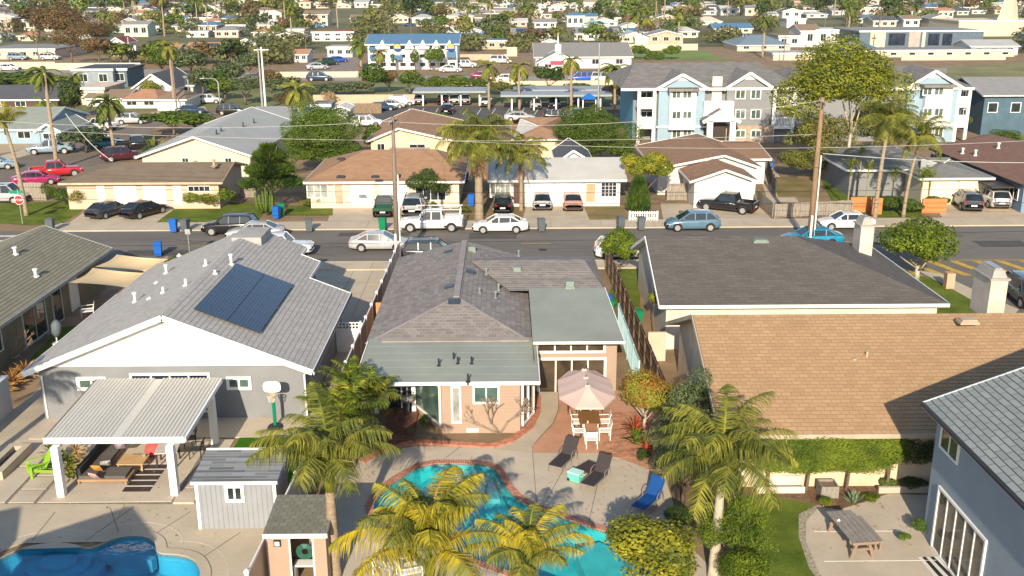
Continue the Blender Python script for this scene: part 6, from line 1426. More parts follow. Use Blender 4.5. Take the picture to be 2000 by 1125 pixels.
wpx(H1, H1.S, 368, 364, 410, 373, white, gl, 4, .07)
for a, c_ in ((382, 326), (418, 324)): p = onroof(a, c_, H1); vent(H1, p.x, p.y, p.z, .5, .12, MT['vent_tan'], cap=True)
H2 = hgab('cream gable-ended house with pale grey roof behind the brown duplex', 266, 494, 306, 2.6, 377, 267, 26, roof=rfg, wall=crm, trim=white); 
for a in (457, 465, 430, 446): pass
wpx(H2, H2.S, 356, 309, 368, 316, white, gl, 2, .06); wpx(H2, H2.S, 440, 309, 452, 316, white, gl, 2, .06)
for a, c_ in ((423, 262), (432, 256), (475, 247), (496, 240)): p = onroof(a, c_, H2); vent(H2, p.x, p.y, p.z, .5, .07, darkm)
H3 = hrow('tan-roofed bungalow with bay window and peach door, left of the tall wooden pole', 593, 906, 355, 2.6, 292, 6.5, hs=5, hn=3, roof=rf3, wall=mat('pale_peach_stucco', (.66, .52, .42), .9), trim=white, course=.3)
for a, c_ in ((684, 731), (740, 796)): pxdoor(H3, H3.S, a, 361, c_, 401, white, rows=4, panels=4, name='garage_door')
pxdoor(H3, H3.S, 653, 360, 671, 398, mat('salmon_door', (.60, .33, .22), .6), fm=white); wpx(H3, H3.S, 600, 362, 640, 385, white, glw, 3, .08); wpx(H3, H3.S, 812, 362, 870, 390, white, gl, 4, .08)
for a, c_ in ((666, 310), (666, 345), (733, 345), (745, 300), (810, 302)): p = onroof(a, c_, H3); boxvent(H3, p.x, p.y, p.z, .6, .4, .1, darkm)
H3b = hgab('orange-roofed gable house behind the tan bungalow', 715, 893, 276, 2.7, 778, 250, 18, roof=rf3, wall=mat('pale_yellow_stucco', (.70, .56, .36), .9), trim=white); wpx(H3b, H3b.S, 737, 281, 751, 292, white, gl, 2, .06); wpx(H3b, H3b.S, 800, 282, 830, 290, white, gl, 2, .06)
b = B(); p, q = P(762, 286, 2.2), P(840, 286, 2.2); b.box(p.x, q.x, p.y - 2.2, p.y, 2.0, 2.08); b.build('patio_awning', mat('pinkish_awning', (.45, .36, .33), .8), H3b)
H4 = hrow('white duplex with white flat-pitched roof and a barred gate door', 953, 1224, 352, 2.6, 309, 5.5, roof=rfw, wall=whs, trim=white)
for a, c_ in ((1029, 1080), (1085, 1134)): pxdoor(H4, H4.S, a, 359, c_, 399, white, rows=4, panels=4, name='garage_door')
pxdoor(H4, H4.S, 1145, 359, 1162, 394, mat('tan_screen_door', (.48, .33, .20), .7), fm=white); wpx(H4, H4.S, 1175, 357, 1203, 383, white, glb, 4, .07, rows=4); wpx(H4, H4.S, 958, 358, 996, 384, white, glw, 4, .07)
pxdoor(H4, H4.S, 1003, 359, 1016, 397, mat('dark_door', (.09, .05, .035), .6))
H4b = hgab('small dark grey roof peeking up behind the white duplex', 1085, 1160, 318, 3.0, 1120, 293, 8, roof=rfd, wall=whs, trim=white)
hrow('tan-roofed house half hidden behind the shaggy palm', 1000, 1118, 272, 2.7, 229, 7, hs=6, hn=6, roof=rf3, wall=mat('pale_yellow_stucco', (.70, .56, .36)), trim=white)
H5 = hgab('white house with double garage under brown gabled roofs', 1348, 1482, 354, 2.6, 1418, 331, 12, roof=rf5, wall=whs, trim=white)
for a, c_ in ((1366, 1413), (1422, 1470)): pxdoor(H5, H5.S, a, 360, c_, 397, white, rows=4, panels=4, name='garage_door')
p = P(1305, 312, 3.2); q = P(1502, 337, 2.7); a = PY(1415, 303, 97.5)
house('', '', H5.W - 3, q.x, 97.5, 112, 2.7, a.z, 'y', ridge=a.x, roof=rf5, wall=whs, trim=white, sub=H5); p = P(1385, 311, 2.7); q = P(1508, 311, 2.7); house('', '', p.x, q.x, p.y, p.y + 12, 2.7, PY(1440, 279, p.y + 6).z, 'x', roof=rf5, wall=whs, trim=white, sub=H5)
H6 = hrow('grey hip-roofed house with double garage and stone pillars, right side across the street', 1795, 1944, 348, 2.6, 312, 5., hs=5, hn=5, roof=rf6, wall=crm, trim=white, course=.3)
for a, c_ in ((1818, 1866), (1874, 1926)): pxdoor(H6, H6.S, a, 354, c_, 382, cream, rows=4, panels=4, name='garage_door')
p = P(1655, 332, 2.7); q = P(1850, 330, 2.7); house('', '', p.x, q.x, p.y, p.y + 13, 2.7, PY(1750, 283, p.y + 6.5).z, 'x', 5, 5, roof=rf6, wall=gry, trim=white, sub=H6)
p = P(1815, 289, 2.7); q = P(2000, 352, 2.7); H7 = house('house', 'long blue house with maroon-brown roof at the right edge across the street', p.x, p.x + 13, q.y - 2, p.y, 2.7, 4.2, 'y', roof=rf7, wall=mat('dusty_blue_siding', (.16, .24, .33), .8), trim=darkm)
for y in (90, 95, 101, 108): window(H7, 'W', H7.W, y, y + 1.6, 1., 2., white, gl, 2, .07)
for a, c_ in ((1880, 300), (1905, 304), (1950, 290)): p = onroof(a, c_, H7); vent(H7, p.x, p.y, p.z, .5, .1, white, cap=True)

# front yards
area('lawn', [(-20, 400), (130, 392), (170, 405), (120, 438), (60, 440), (-20, 436)], .012, grass); area('lawn', [(345, 405), (480, 395), (520, 400), (510, 425), (430, 438), (300, 438)], .012, grass); area('lawn', [(560, 402), (650, 402), (650, 421), (556, 421)], .012, grass)
area('driveway', [(180, 404), (345, 404), (300, 440), (128, 440)], .010, conc); area('driveway', [(650, 399), (800, 399), (850, 405), (850, 432), (640, 432)], .010, conc); area('driveway', [(1030, 398), (1140, 398), (1152, 430), (1020, 430)], .010, conc)
area('lawn', [(1140, 404), (1215, 404), (1226, 430), (1152, 430)], .012, drygrass); area('driveway', [(1290, 397), (1475, 397), (1512, 432), (1296, 432)], .010, conc); area('driveway', [(1815, 381), (1990, 381), (2060, 425), (1840, 425)], .010, mat('tan_concrete', (.50, .40, .29), .9))
area('lawn', [(880, 395), (1018, 395), (1022, 432), (890, 432)], .009, drygrass); area('lawn', [(1505, 345), (1580, 350), (1600, 385), (1520, 385)], .012, drygrass); area('lawn', [(1600, 345), (1800, 352), (1800, 425), (1640, 425)], .012, grass)
area('side_yard', [(1480, 330), (1512, 330), (1560, 395), (1500, 395)], .01, conc)
# fences across the street
def fpx(pa, pb, h, label, m, **k): a, c_ = P(*pa), P(*pb); return wfence((a.x, a.y), (c_.x, c_.y), h, label, m, **k)
fpx((1478, 398), (1508, 424), 1.35, 'greyish wooden fence beside the white garage, running toward the street', gw, bw=.22); fpx((1512, 426), (1662, 418), 1.3, 'long greyish wooden fence along the pavement behind the tall pole', gw, bw=.25, side=-1)
fpx((40, 392), (90, 392), 1.8, 'tall grey board fence behind the stop sign lawn', gw, bw=.25); fpx((1515, 385), (1500, 335), 1.6, 'grey fence running back between the garage house and the palms', gw, bw=.3); fpx((1303, 392), (1340, 392), 1.7, 'weathered wooden gate fence beside the white double garage', gw, bw=.25); fpx((470, 386), (500, 386), 1.7, 'grey fence between the brown duplex and the pine', gw, bw=.25)
wfence((P(1229, 432).x, P(1229, 432).y), (P(1284, 432).x, P(1284, 432).y), .9, 'low white picket fence by the kerb near the cone-shaped cypress', white, bw=.2, fill=.5, name='picket_fence')
og = mat('orange_render', (.55, .20, .07), .85, .1)
for (a, c_, y, h, l_) in ((1660, 1700, 415, 1.4, 'orange rendered wall behind the white parked sedan'), (1702, 1722, 419, 1.5, 'narrow orange wall piece at the foot of the first tall palm'), (1800, 1848, 416, 1.3, 'orange rendered wall left of the grey driveway car'), (1935, 1975, 393, 1.5, 'orange wall with dark canopy right of the cream garage')):
    p, q = P(a, y), P(c_, y); b = B(); b.box(p.x, q.x, p.y, p.y + .2, 0, h); single('garden_wall', b, og, l_, 'wall')
b = B(); p, q = P(1938, 366, 2.2), P(1985, 366, 2.2); b.box(p.x, q.x, p.y, p.y + 4, 2.1, 2.25); single('canopy', b, brn, 'dark flat canopy beside the cream garage at the right edge', 'canopy')

# poles and wires
pole_m = mat('pole_wood', (.26, .17, .10), .9, .25, 3, fine=.3, stretch=(3, 3, .4)); pole_g = mat('pole_grey_wood', (.20, .155, .125), .9, .25, 3, fine=.3, stretch=(3, 3, .4)); cer = mat('insulator', (.25, .25, .26), .4)
def upole(base, top, label, m, arms=1, r_=.17, lines=True, conduit=False, trans=False):
    t = Thing('utility_pole', label, 'utility pole', base); b = B(); b.tube([base, base.lerp(top, .5), top], [r_, r_ * .85, r_ * .65], 10); b.build('pole', m, t, smooth=True); ends = []
    for k in range(arms):
        c_ = base.lerp(top, .965 - k * .09); b = B(); b.bar(c_ + Vector((-.15, -1.2, 0)), c_ + Vector((.15, 1.2, 0)), .1, .12); b.build('crossarm', pole_g, t)
        for y in (-1.1, -.5, .5, 1.1): q = c_ + Vector((.1 * y, y, .12)); b = B(); b.cyl(q.x, q.y, q.z - .06, q.z + .1, .05, 6); b.build('insulator', cer, t); ends.append(q)
    if conduit:
        b = B(); o = Vector((r_ + .07, -.1, 0)); b.tube([base + o, base.lerp(top, .62) + o * .9], [.055, .055], 6); b.build('conduit', white, t)
        b = B(); o = Vector((-.05, -r_ - .05, 0)); b.tube([base + o, base.lerp(top, .22) + o], [.09, .09], 6); b.build('riser', white, t)
    if trans: c_ = base.lerp(top, .60) + Vector((.3, 0, 0)); b = B(); b.tube([c_, c_ + Vector((.1, 0, .25))], [.12, .12], 8); b.build('cable_box', darkm, t)
    return t, ends
base1 = P(776, 516); top1 = PY(767, 228, base1.y - .6); U1, e1 = upole(base1, top1, 'tall grey wooden utility pole in the middle of the picture beside the tan fence', pole_g, 1, .2, conduit=True, trans=True)
base2 = Vector((P(1583, 466, 0).x, 0, 0)); base2 = P(1580, 482, 0); top2 = PY(1607, 190, base2.y + 1.); U2, e2 = upole(base2, top2, 'tall orange-brown utility pole at the kerb behind the charcoal roof', pole_m, 1, .24, conduit=True)
def wire(a, c_, sag, label, r_=.022, m=None):
    b = B(); b.tube([a.lerp(c_, i / 12) - Vector((0, 0, sag * 4 * (i / 12) * (1 - i / 12))) for i in range(13)], r_, 4, cap=False); o = b.build('power_line', m or darkm, org=a); tag(o, label, 'wire'); return o
wl = mat('pale_wire', (.42, .42, .40), .6)
for (xa, ya, xb, yb_, Y, sg, l_, mm) in ((-60, 482, 2060, 450, 71.5, .2, 'lowest dark wire along the near kerb', 0), (-60, 363, 2060, 366, 80.5, .5, 'dark wire crossing the picture at garage height', 0), (-60, 248, 1605, 262, 80, .8, 'pale wire crossing the left houses below the crescent street', 1), (760, 268, 2060, 272, 79, .8, 'pale wire over the tan and white roofs', 1), (1607, 300, 2060, 318, 74, .2, 'thick pale cable running right from the orange-brown pole', 1), (-60, 232, 767, 236, 76, .6, 'pale wire running left from the top of the middle pole', 1), (767, 238, 1607, 196, 74.5, .9, 'pale wire joining the tops of the two big poles', 1), (-60, 386, 2060, 395, 82.5, .3, 'thin dark wire just above the far pavement', 0)):
    wire(PY(xa, ya, Y), PY(xb, yb_, Y), sg, l_, .03 if 'thick' in l_ else .017, wl if mm else darkm)
wire(PY(770, 235, 70.5), PY(865, 318, 94), .3, 'thin pale drop wire from the middle pole to the tan roof', .015, wl); wire(P(220, 315, 3.2), PY(128, 222, 103), .5, 'white service cable sagging from the brown duplex to the thin palm', .022, white)

# stop sign, street sign, hydrant
t = Thing('stop_sign', 'red stop sign with green street name blade on the corner lawn at the left', 'stop sign', P(44, 437)); p = P(44, 437)
b = B(); b.cyl(p.x, p.y, 0, 3.1, .035, 8); b.build('pole', metal, t)
oct_ = lambda r: [(p.x + r * math.cos(math.pi / 8 + i * math.pi / 4), r * math.sin(math.pi / 8 + i * math.pi / 4)) for i in range(8)]
b = B(); b.poly([(x, p.y - .05, 2.15 + z) for x, z in oct_(.44)]); b.poly([(x, p.y - .03, 2.15 + z) for x, z in oct_(.44)][::-1]); b.build('rim', white, t)
b = B(); b.poly([(x, p.y - .056, 2.15 + z) for x, z in oct_(.40)]); b.build('face', mat('sign_red', (.45, .02, .03), .5, .05), t)
def text(s, loc, size, m, T_, name='lettering', rx=90, rz=0, parent=None):
    c = bpy.data.curves.new(name, 'FONT'); c.body = s; c.size = size; c.align_x = 'CENTER'; c.align_y = 'CENTER'; c.extrude = .003; o = bpy.data.objects.new(name, c); col.objects.link(o)
    dg = bpy.context.evaluated_depsgraph_get(); me = bpy.data.meshes.new_from_object(o.evaluated_get(dg)); bpy.data.objects.remove(o); me.materials.clear(); me.materials.append(m)
    o = bpy.data.objects.new(name, me); col.objects.link(o); o.parent = parent or T_.e; o.location = Vector(loc) - T_.o; o.rotation_euler = (R(rx), 0, R(rz)); return o
text('STOP', (p.x, p.y - .062, 2.15), .3, white, t)
b = B(); b.box(p.x - .75, p.x + .45, p.y - .02, p.y, 2.75, 3.0); b.build('street_name_blade', mat('sign_green', (.0, .22, .12), .5, .05), t)
p = P(103, 443); b = B(); b.cyl(p.x, p.y, 0, .55, .13, 10); b.tube([(p.x, p.y, .55), (p.x, p.y, .7), (p.x, p.y, .78)], [.16, .13, .03], 10); b.tube([(p.x - .22, p.y, .42), (p.x + .22, p.y, .42)], .07, 8); b.cyl(p.x, p.y, 0, .06, .2, 10); single('fire_hydrant', b, mat('hydrant_yellow', (.75, .50, .01), .5, .05), 'yellow fire hydrant at the corner beside the grey bin', 'fire hydrant')
p = P(371, 500); b = B(); b.tube([(p.x, p.y, 0), (p.x, p.y, 1.9), (p.x - .05, p.y, 2.0)], .035, 6); b.box(p.x - .2, p.x + .2, p.y - .02, p.y + .02, 1.75, 2.15); single('road_sign', b, metal, 'back of a small grey parking sign on the near kerb', 'sign')

# ------------------------------------------------------------------ cars on and beside the main street
K = 'cars parked along the main street'; D_ = 'cars standing on driveways'
car('suv', 'black', 452, 456, 180, 'black SUV parked at the far kerb, leftmost on the street', K)
car('sedan', 'silver', 500, 466, 182, 'silver sedan in the street behind the white-gabled roof', K)
car('pickup', 'white', 548, 497, 0, 'white pickup with its front showing past the grey parapet box', K, scale=.95)
car('sedan', 'silver', 742, 487, 0, 'silver sedan driving right behind the tall middle pole', None)
car('suv', 'charcoal', 845, 509, 0, 'dark grey SUV parked at the near kerb by the tan house roof', K)
wt = car('pickup', 'white', 843, 449, 180, 'old white work pickup with ladder rack parked at the far kerb', K, cat='pickup truck')
car('sedan', 'white', 977, 452, 180, 'white sedan parked at the far kerb in front of the shaggy palm', K)
car('hatch', 'bluegrey', 1352, 448, 180, 'dark blue-grey hatchback at the far kerb near the white picket fence', K, scale=1.05)
car('suv', 'white', 1217, 503, 0, 'white car mostly hidden behind the citrus tree, rear showing', K, scale=.95)
car('sedan', 'teal', 1585, 478, 180, 'bright teal sedan half hidden by the charcoal roof', K)
car('sedan', 'white', 1650, 446, 180, 'white sedan parked behind the orange-brown pole', K)
car('sedan', 'charcoal', 213, 421, 68, 'dark grey hatchback-like sedan on the left driveway of the brown duplex', D_, scale=.95); car('sedan', 'black', 282, 421, 62, 'black sedan on the right driveway of the brown duplex', D_, scale=.98)
car('pickup', 'green', 752, 416, 92, 'dark green pickup reversed from the street on the bungalow driveway', D_, scale=.93); car('suv', 'silver', 809, 416, 90, 'silver-grey SUV with roof rails beside the green pickup', D_, scale=1.08); car('suv', 'black', 982, 410, 90, 'black car in the shade between the shaggy palm and the silver hatch', D_, scale=.93)
car('hatch', 'silver', 1058, 405, 90, 'silver hatchback on the left driveway of the white duplex', D_); car('sedan', 'pink', 1117, 405, 90, 'old pinkish-tan sedan on the right driveway of the white duplex', D_, scale=1.02)
car('pickup', 'black', 1420, 412, 150, 'black pickup parked askew on the white garage driveway', D_, scale=.98); car('suv', 'grey', 1888, 406, 80, 'grey SUV on the driveway before the cream garage', D_); car('suv', 'white', 1938, 401, 84, 'white SUV on the driveway right of the grey one', D_)
e = car('suv', 'charcoal', 2003, 590, -96, 'dark SUV seen from the front at the right edge beside the tall chimney', None)
t = Thing('ladder_rack', 'silver ladder rack mounted on the old white work pickup', 'ladder rack', P(843, 449), R(180), local=True)
for x in (-2.5, -.9): 
    for s in (-.9, .9): b = B(); b.bar((x, s, .8), (x, s * .95, 1.95), .06, .06); b.build('post', white, t)
for s in (-.85, .85): b = B(); b.bar((-2.65, s, 1.97), (1.3, s, 1.97), .06, .07); b.build('rail', white, t)
for x in (-2.5, -1.7, -.9, 0, .9): b = B(); b.bar((x, -.9, 2.02), (x, .9, 2.02), .06, .05); b.build('crossbar', white, t)
b = B(); b.box(-2.4, -1.2, -.7, .7, .7, 1.35); b.build('tool_box', wpl, t)

# ------------------------------------------------------------------ trees and palms of the far side
tree(533, 408, 5.9, 3.0, 'layered bright green pine-like tree left of the tan bungalow', 'pine', 'juniper', 'near', name='pine_tree', hb=2.2, sz=1)
tree(840, 402, 4.6, 3.1, 'umbrella-shaped dark tree in front of the tan bungalow', 'wide', 'dark', 'near', name='dark_tree', sz=.75)
tree(630, 335, 8.0, 5.6, 'big dense green tree behind the tan bungalow', 'tree', 'green', 'big', name='broadleaf_tree', hb=.3); tree(730, 300, 4.0, 2.2, 'olive green tree between the big tree and the orange gable', 'round', 'green', 'mid')
tree(1157, 322, 7.6, 5.2, 'large dense green tree in front of the apartment carports', 'tree', 'green', 'big', name='broadleaf_tree', hb=.3)
tree(1262, 400, 6.6, 3.2, 'golden-green spreading tree right of the white duplex', 'wide', 'lime', 'near', name='golden_tree', sz=1.0); tree(1246, 415, 3.0, 1.2, 'cone-shaped dense cypress inside the white picket fence', 'cone', 'juniper', 'mid', name='cypress', hb=.1)
tree(1652, 352, 15.8, 8.0, 'towering yellow-green eucalyptus in front of the blue apartments', 'tree', 'yeuc', 'big', name='eucalyptus', tm=gbark, hb=3.5); tree(1600, 345, 9, 5, 'lower eucalyptus limbs left of the tall pole', 'airy', 'euc', 'near', name='eucalyptus', tm=gbark); tree(1700, 332, 9.5, 5, 'lower leafy tree between eucalyptus and palms', 'airy', 'euc', 'near', name='eucalyptus', tm=gbark)
base = P(936, 428); palm(0, 0, 6.6, 'shaggy phoenix palm with thick fibrous trunk on the front yard', 'queen', 46, 1.45, 1.9, base=base, dry=7, low=45); base = P(1018, 412); palm(0, 0, 5.0, 'shorter palm with drooping head beside the white duplex', 'queen', 26, 1.1, .9, base=base, dry=3, low=35)
base = P(1708, 428); palm(0, 0, 8.6, 'tall palm with swollen crownshaft behind the white sedan, left one of two', 'queen', 28, 1.15, .95, base=base, lean=(.5, .3), low=50); base = P(1764, 424); palm(0, 0, 7.0, 'tall slim palm beside the grey-roofed house, right one of two', 'queen', 26, 1.0, .8, base=base, lean=(.9, .3), low=50)
base = P(52, 421); palm(0, 0, 8.0, 'leaning palm with yellow head on the stop sign lawn', 'gold', 14, .9, .95, base=base, lean=(-1.1, .8), low=10)
for i, (a, c_, h, s) in enumerate(((1655, 405, 3.6, .7), (1690, 400, 3.2, .6), (1740, 402, 2.6, .7), (1795, 412, 2.8, .8), (1675, 385, 4.2, .6), (1812, 400, 2.2, .7))): palm(a, c_, h, ['small palm left of the first tall palm', 'small palm with thin trunks behind the orange wall', 'low palm between the two tall palms', 'bushy low palm behind the wide orange wall', 'small palm near the grey house window', 'low palm at the left end of the cream garage'][i], 'bamboo', 10, s * 1.1, .35, 'small_palm', 'low palms in front of the grey house')
for i, (a, c_, r_, h) in enumerate(((1735, 412, 1.8, 1.5), (1775, 415, 1.6, 1.4), (1830, 405, 1.4, 1.2))): bush(a, c_, r_, h, 'green', ['rounded green shrub in front of the grey house, left', 'rounded green shrub in front of the grey house, middle', 'rounded green shrub beside the cream garage'][i], group='shrubs before the grey house')
for i, (a, c_, r_, h, cl) in enumerate(((100, 404, 1.4, 2.5, 'bright'), (128, 406, 1.5, 2.2, 'green'), (158, 408, 1.5, 2.3, 'lime'), (178, 404, .9, 1.6, 'green'), (380, 407, 1.3, 1.9, 'bright'), (408, 408, 1.3, 1.7, 'lime'), (440, 404, 1.5, 2.1, 'bright'), (628, 404, .9, 1.5, 'euc'), (601, 404, .9, .9, 'lime'), (846, 410, .5, .9, 'green'), (905, 418, .8, .8, 'lime'), (1330, 425, .3, .8, 'green'))):
    bush(a, c_, r_, h, cl, ['banana-like clump at the left end of the brown duplex', 'green shrub left of the first white door', 'yellow-green shrub beside the first white door', 'small shrub at the corner of the first white door', 'leafy shrub under the duplex window, left', 'leafy shrub under the duplex window, middle', 'leafy shrub under the duplex window, right', 'wispy grey-green shrub by the peach door', 'low yellow-green shrub under the bay window', 'small clipped shrub under the umbrella-shaped tree', 'dry yellowish shrub at the foot of the shaggy palm', 'little plant by the kerb left of the blue-grey hatchback'][i], ty='airy' if i in (0, 2, 7) else 'round')
t = Thing('cactus', 'tall green column cactus beside the pine-like tree', 'cactus', P(521, 420)); p = P(521, 420)
for k in range(9): a = k * .7; b = B(); r_ = .12 + .25 * (k % 3); b.tube([(p.x + r_ * math.cos(a), p.y + r_ * math.sin(a), 0 if k == 0 else .4), (p.x + (r_ + .25) * math.cos(a), p.y + r_ * math.sin(a), 1.0), (p.x + (r_ + .3) * math.cos(a), p.y + r_ * math.sin(a), 1.9 + .25 * (k % 4))], [.13, .13, .09], 7); b.build('arm', L_['green'], t, smooth=True)

for i, (a, c_, r_, h, cl) in enumerate(((600, 340, 3.6, 4.2, 'green'), (665, 336, 3.6, 4.0, 'green'), (1125, 326, 3.0, 3.8, 'green'), (1190, 324, 3.2, 3.8, 'green'), (1560, 350, 3, 3.6, 'euc'), (300, 318, 2.2, 2.2, 'olive'), (500, 300, 2.4, 3, 'green'), (1100, 300, 2.2, 3.5, 'brown'), (1575, 300, 3, 4, 'dark'), (1745, 300, 3, 4.5, 'euc'), (1850, 262, 3, 3.5, 'lime'), (1960, 290, 3, 2.5, 'green'))):
    bush(a, c_, r_, h, cl, ['dense green bush filling the left foot of the big tree', 'dense green bush filling the right foot of the big tree', 'green bush at the left foot of the large tree before the carports', 'green bush at the right foot of the large tree before the carports', 'yellowish bush left of the eucalyptus trunk', 'grey-green bush behind the brown duplex roof', 'green bush between the cream gable and the big tree', 'reddish shrub between the tan roof and large tree', 'dark bush at the ground floor of the grey apartments', 'yellow-green bush under the right palms', 'golden bush before the right-hand apartment gable', 'green hedge behind the maroon roof'][i], ty='tree' if r_ > 2.5 else 'round', lod='near')
# ------------------------------------------------------------------ side streets, car parks and the freeway beyond
def gsheet(name, pts, m, dz=.01, cat=None):
    b = B(); pp = [G(a, c_) for a, c_ in pts]; ls = [[Vector((p.x, p.y, 0)) for p in pp]]
    for t in tessellate_polygon(ls):
        q = [pp[i] for i in t]
        if (q[1] - q[0]).cross(q[2] - q[0]).z < 0: q = q[::-1]
        b.poly([(p.x, p.y, T(p.y) + dz) for p in q])
    return struct(name, b, m)
gsheet('road', [(-60, 460), (-60, 330), (0, 318), (120, 285), (200, 262), (262, 246), (300, 228), (420, 218), (430, 228), (340, 236), (296, 252), (298, 262), (262, 288), (205, 322), (90, 350), (0, 405), (-30, 460)], mat('old_asphalt', (.19, .155, .125), .9, .2, .2, fine=.15, fscale=4, stain=.3), .008)
gsheet('sidewalk', [(-60, 330), (0, 305), (110, 275), (160, 258), (250, 240), (252, 245), (190, 264), (120, 285), (0, 318), (-60, 335)], conc, .02); gsheet('driveway', [(285, 222), (345, 212), (400, 208), (405, 216), (330, 226)], conc, .02)
gsheet('ground_cover', [(-60, 320), (-60, 272), (80, 268), (140, 262), (90, 285), (0, 300)], mat('bare_yard', (.42, .33, .23), .95, .15), .006)
lot = mat('car_park_asphalt', (.10, .095, .09), .9, .15, .3, stain=.3); gsheet('car_park', [(640, 248), (700, 208), (1210, 205), (1215, 228), (760, 252)], lot, .02)
for k in range(14): a, c_ = G(800 + k * 28, 212), G(792 + k * 28, 224); b = B(); b.bar((a.x, a.y, .03), (c_.x, c_.y, .03), .15, .01); struct('road_marking', b, wmark)
gsheet('car_park', [(560, 148), (655, 108), (700, 112), (700, 150)], mat('pinkish_asphalt', (.24, .20, .18), .9), .02); gsheet('road', [(770, 52), (790, 48), (812, 68), (800, 76), (768, 72)], mat('pinkish_asphalt', (.24, .2, .18)), .03)
gsheet('freeway', [(-60, 142), (-60, 128), (300, 136), (620, 146), (1000, 150), (1500, 140), (2060, 128), (2060, 140), (1500, 150), (1000, 158), (600, 158), (300, 150)], mat('freeway_concrete', (.30, .27, .24), .9), .03)
gsheet('field', [(1232, 116), (1236, 100), (1380, 99), (1400, 112), (1440, 118)], mat('playing_field', (.16, .22, .05), .95, .2, .1), .03); gsheet('field', [(1850, 160), (1850, 130), (2060, 120), (2060, 165)], mat('rough_slope', (.20, .19, .08), .95, .3, .1), .04)
hill = mat('scrub_hillside', (.13, .15, .055), .95, .4, .02, c2=(.21, .19, .10), fine=.35, fscale=.4, bump=.5, bd=.3)
gsheet('hillside', [(-900, 118), (-900, -8), (2900, -8), (2900, 112), (1500, 90), (600, 104)], hill, .015)
gsheet('ground_cover', [(-400, 236), (-400, 160), (2500, 160), (2500, 205), (1400, 205), (690, 200), (560, 215), (300, 215)], mat('scrubby_ground', (.17, .18, .07), .95, .35, .06, fine=.3, fscale=1), .012)

def gbox(name, label, cat, L, Rr, base, top, dep, m, group=None, z0=None):
    p, q = G(L, base), G(Rr, base); z1 = PY((L + Rr) / 2, top, p.y).z; b = B(); b.box(p.x, q.x, p.y, p.y + dep, p.z - .3, z1); return single(name, b, m, label, cat, group)
sw = mat('sound_wall_cream', (.62, .50, .36), .9, .08); sw2 = mat('sound_wall_salmon', (.56, .38, .27), .9, .1); G1 = 'sound walls along the freeway'
for L, Rr, base, top, m, l_ in ((-60, 104, 135, 121, sw, 'cream freeway sound wall at the far left edge'), (104, 272, 137, 123, sw, 'cream freeway wall behind the modern grey house'), (520, 760, 152, 140, sw, 'long cream freeway barrier left of the hotel'), (612, 812, 203, 185, sw2, 'salmon block wall at the back of the car park'), (880, 1235, 168, 158, sw, 'cream barrier below the blue truck'), (990, 1010, 110, 92, sw, 'cream wall left of the church hall'), (1180, 1365, 99, 86, sw, 'cream wall above the playing field'), (895, 990, 118, 106, sw2, 'peach wall beside the hotel'), (1760, 1970, 118, 109, sw, 'white garden wall in front of the modern church')):
    gbox('sound_wall', l_, 'wall', L, Rr, base, top, .4, m, G1)

# ------------------------------------------------------------------ buildings further away
def bld(label, L, Rr, base, eave, top, dep, wm, rm, roof='gx', fl=1, nw=3, trim=white, cat='house', name='house', group=None, oh=.4, doors=0, gm=gl, hs=0, wh=None, solar=False, ww=None):
    """front wall from pixel L to Rr at ground row base; eave row, roof-top row; roof gx/gy gable, hx hip, fl flat"""
    p, q = G(L, base), G(Rr, base); y0 = p.y; zb = p.z - .4; w_ = q.x - p.x; ze = PY((L + Rr) / 2, eave, y0).z
    if roof == 'flat':
        t = Thing(name, label, cat, ((p.x + q.x) / 2, y0 + dep / 2, zb), group=group); b = B(); b.box(p.x, q.x, y0, y0 + dep, zb, ze); b.build('wall', wm, t)
        b = B(); b.box(p.x - .25, q.x + .25, y0 - .25, y0 + dep + .25, ze, ze + .35); b.build('roof', rm, t); b = B(); b.box(p.x - .3, q.x + .3, y0 - .3, y0 - .25, ze - .05, ze + .4); b.build('fascia', trim, t); t.S, t.W, t.E, t.N = y0, p.x, q.x, y0 + dep; t.zr = ze
    else:
        ax = 'x' if roof in ('gx', 'hx') else 'y'; hd = dep / 2
        zr = PY((L + Rr) / 2, top, y0 + hd).z if ax == 'x' else PY((L + Rr) / 2, top, y0).z
        zr = min(max(zr, ze + (hd if ax == 'x' else w_ / 2) * .25), ze + (hd if ax == 'x' else w_ / 2) * .75); h = min(hd, w_ * .4) if roof == 'hx' else 0
        t = house(name, label, p.x - oh, q.x + oh, y0 - oh, y0 + dep, ze, zr, ax, h, h, oh, rm, wm, trim, zb=zb, cat=cat, group=group, fascia=.25); t.zr = zr
    H_ = (ze - zb - .4) / fl
    for f in range(fl):
        for i in range(nw):
            if doors and f == 0 and i < doors:
                a = p.x + w_ * (i + .12) / nw; door(t, 'S', t.S, a, a + w_ * .76 / nw, zb + .3, zb + .4 + H_ * .78, white, name='garage_door', rows=0); continue
            c0 = p.x + w_ * (i + .5) / nw; hw_ = (ww or min(.8, w_ / nw * .28)); z = zb + .4 + H_ * f + H_ * .38
            window(t, 'S', t.S, c0 - hw_, c0 + hw_, z, z + H_ * .42, trim, gm, 2 if nw < 7 else 1, .09)
    if solar and roof in ('gx', 'hx'):
        b = B(); xa, xb = p.x + w_ * .2, q.x - w_ * .2; ya, yb_ = y0 + dep * .1, y0 + dep * .38; f_ = lambda y: ze + (y - y0 + oh) * (t.zr - ze) / (hd_ := (dep + oh) / 2) + .15
        b.poly([(xa, ya, f_(ya)), (xb, ya, f_(ya)), (xb, yb_, f_(yb_)), (xa, yb_, f_(yb_))]); b.build('solar_array', pvm, t)
    return t
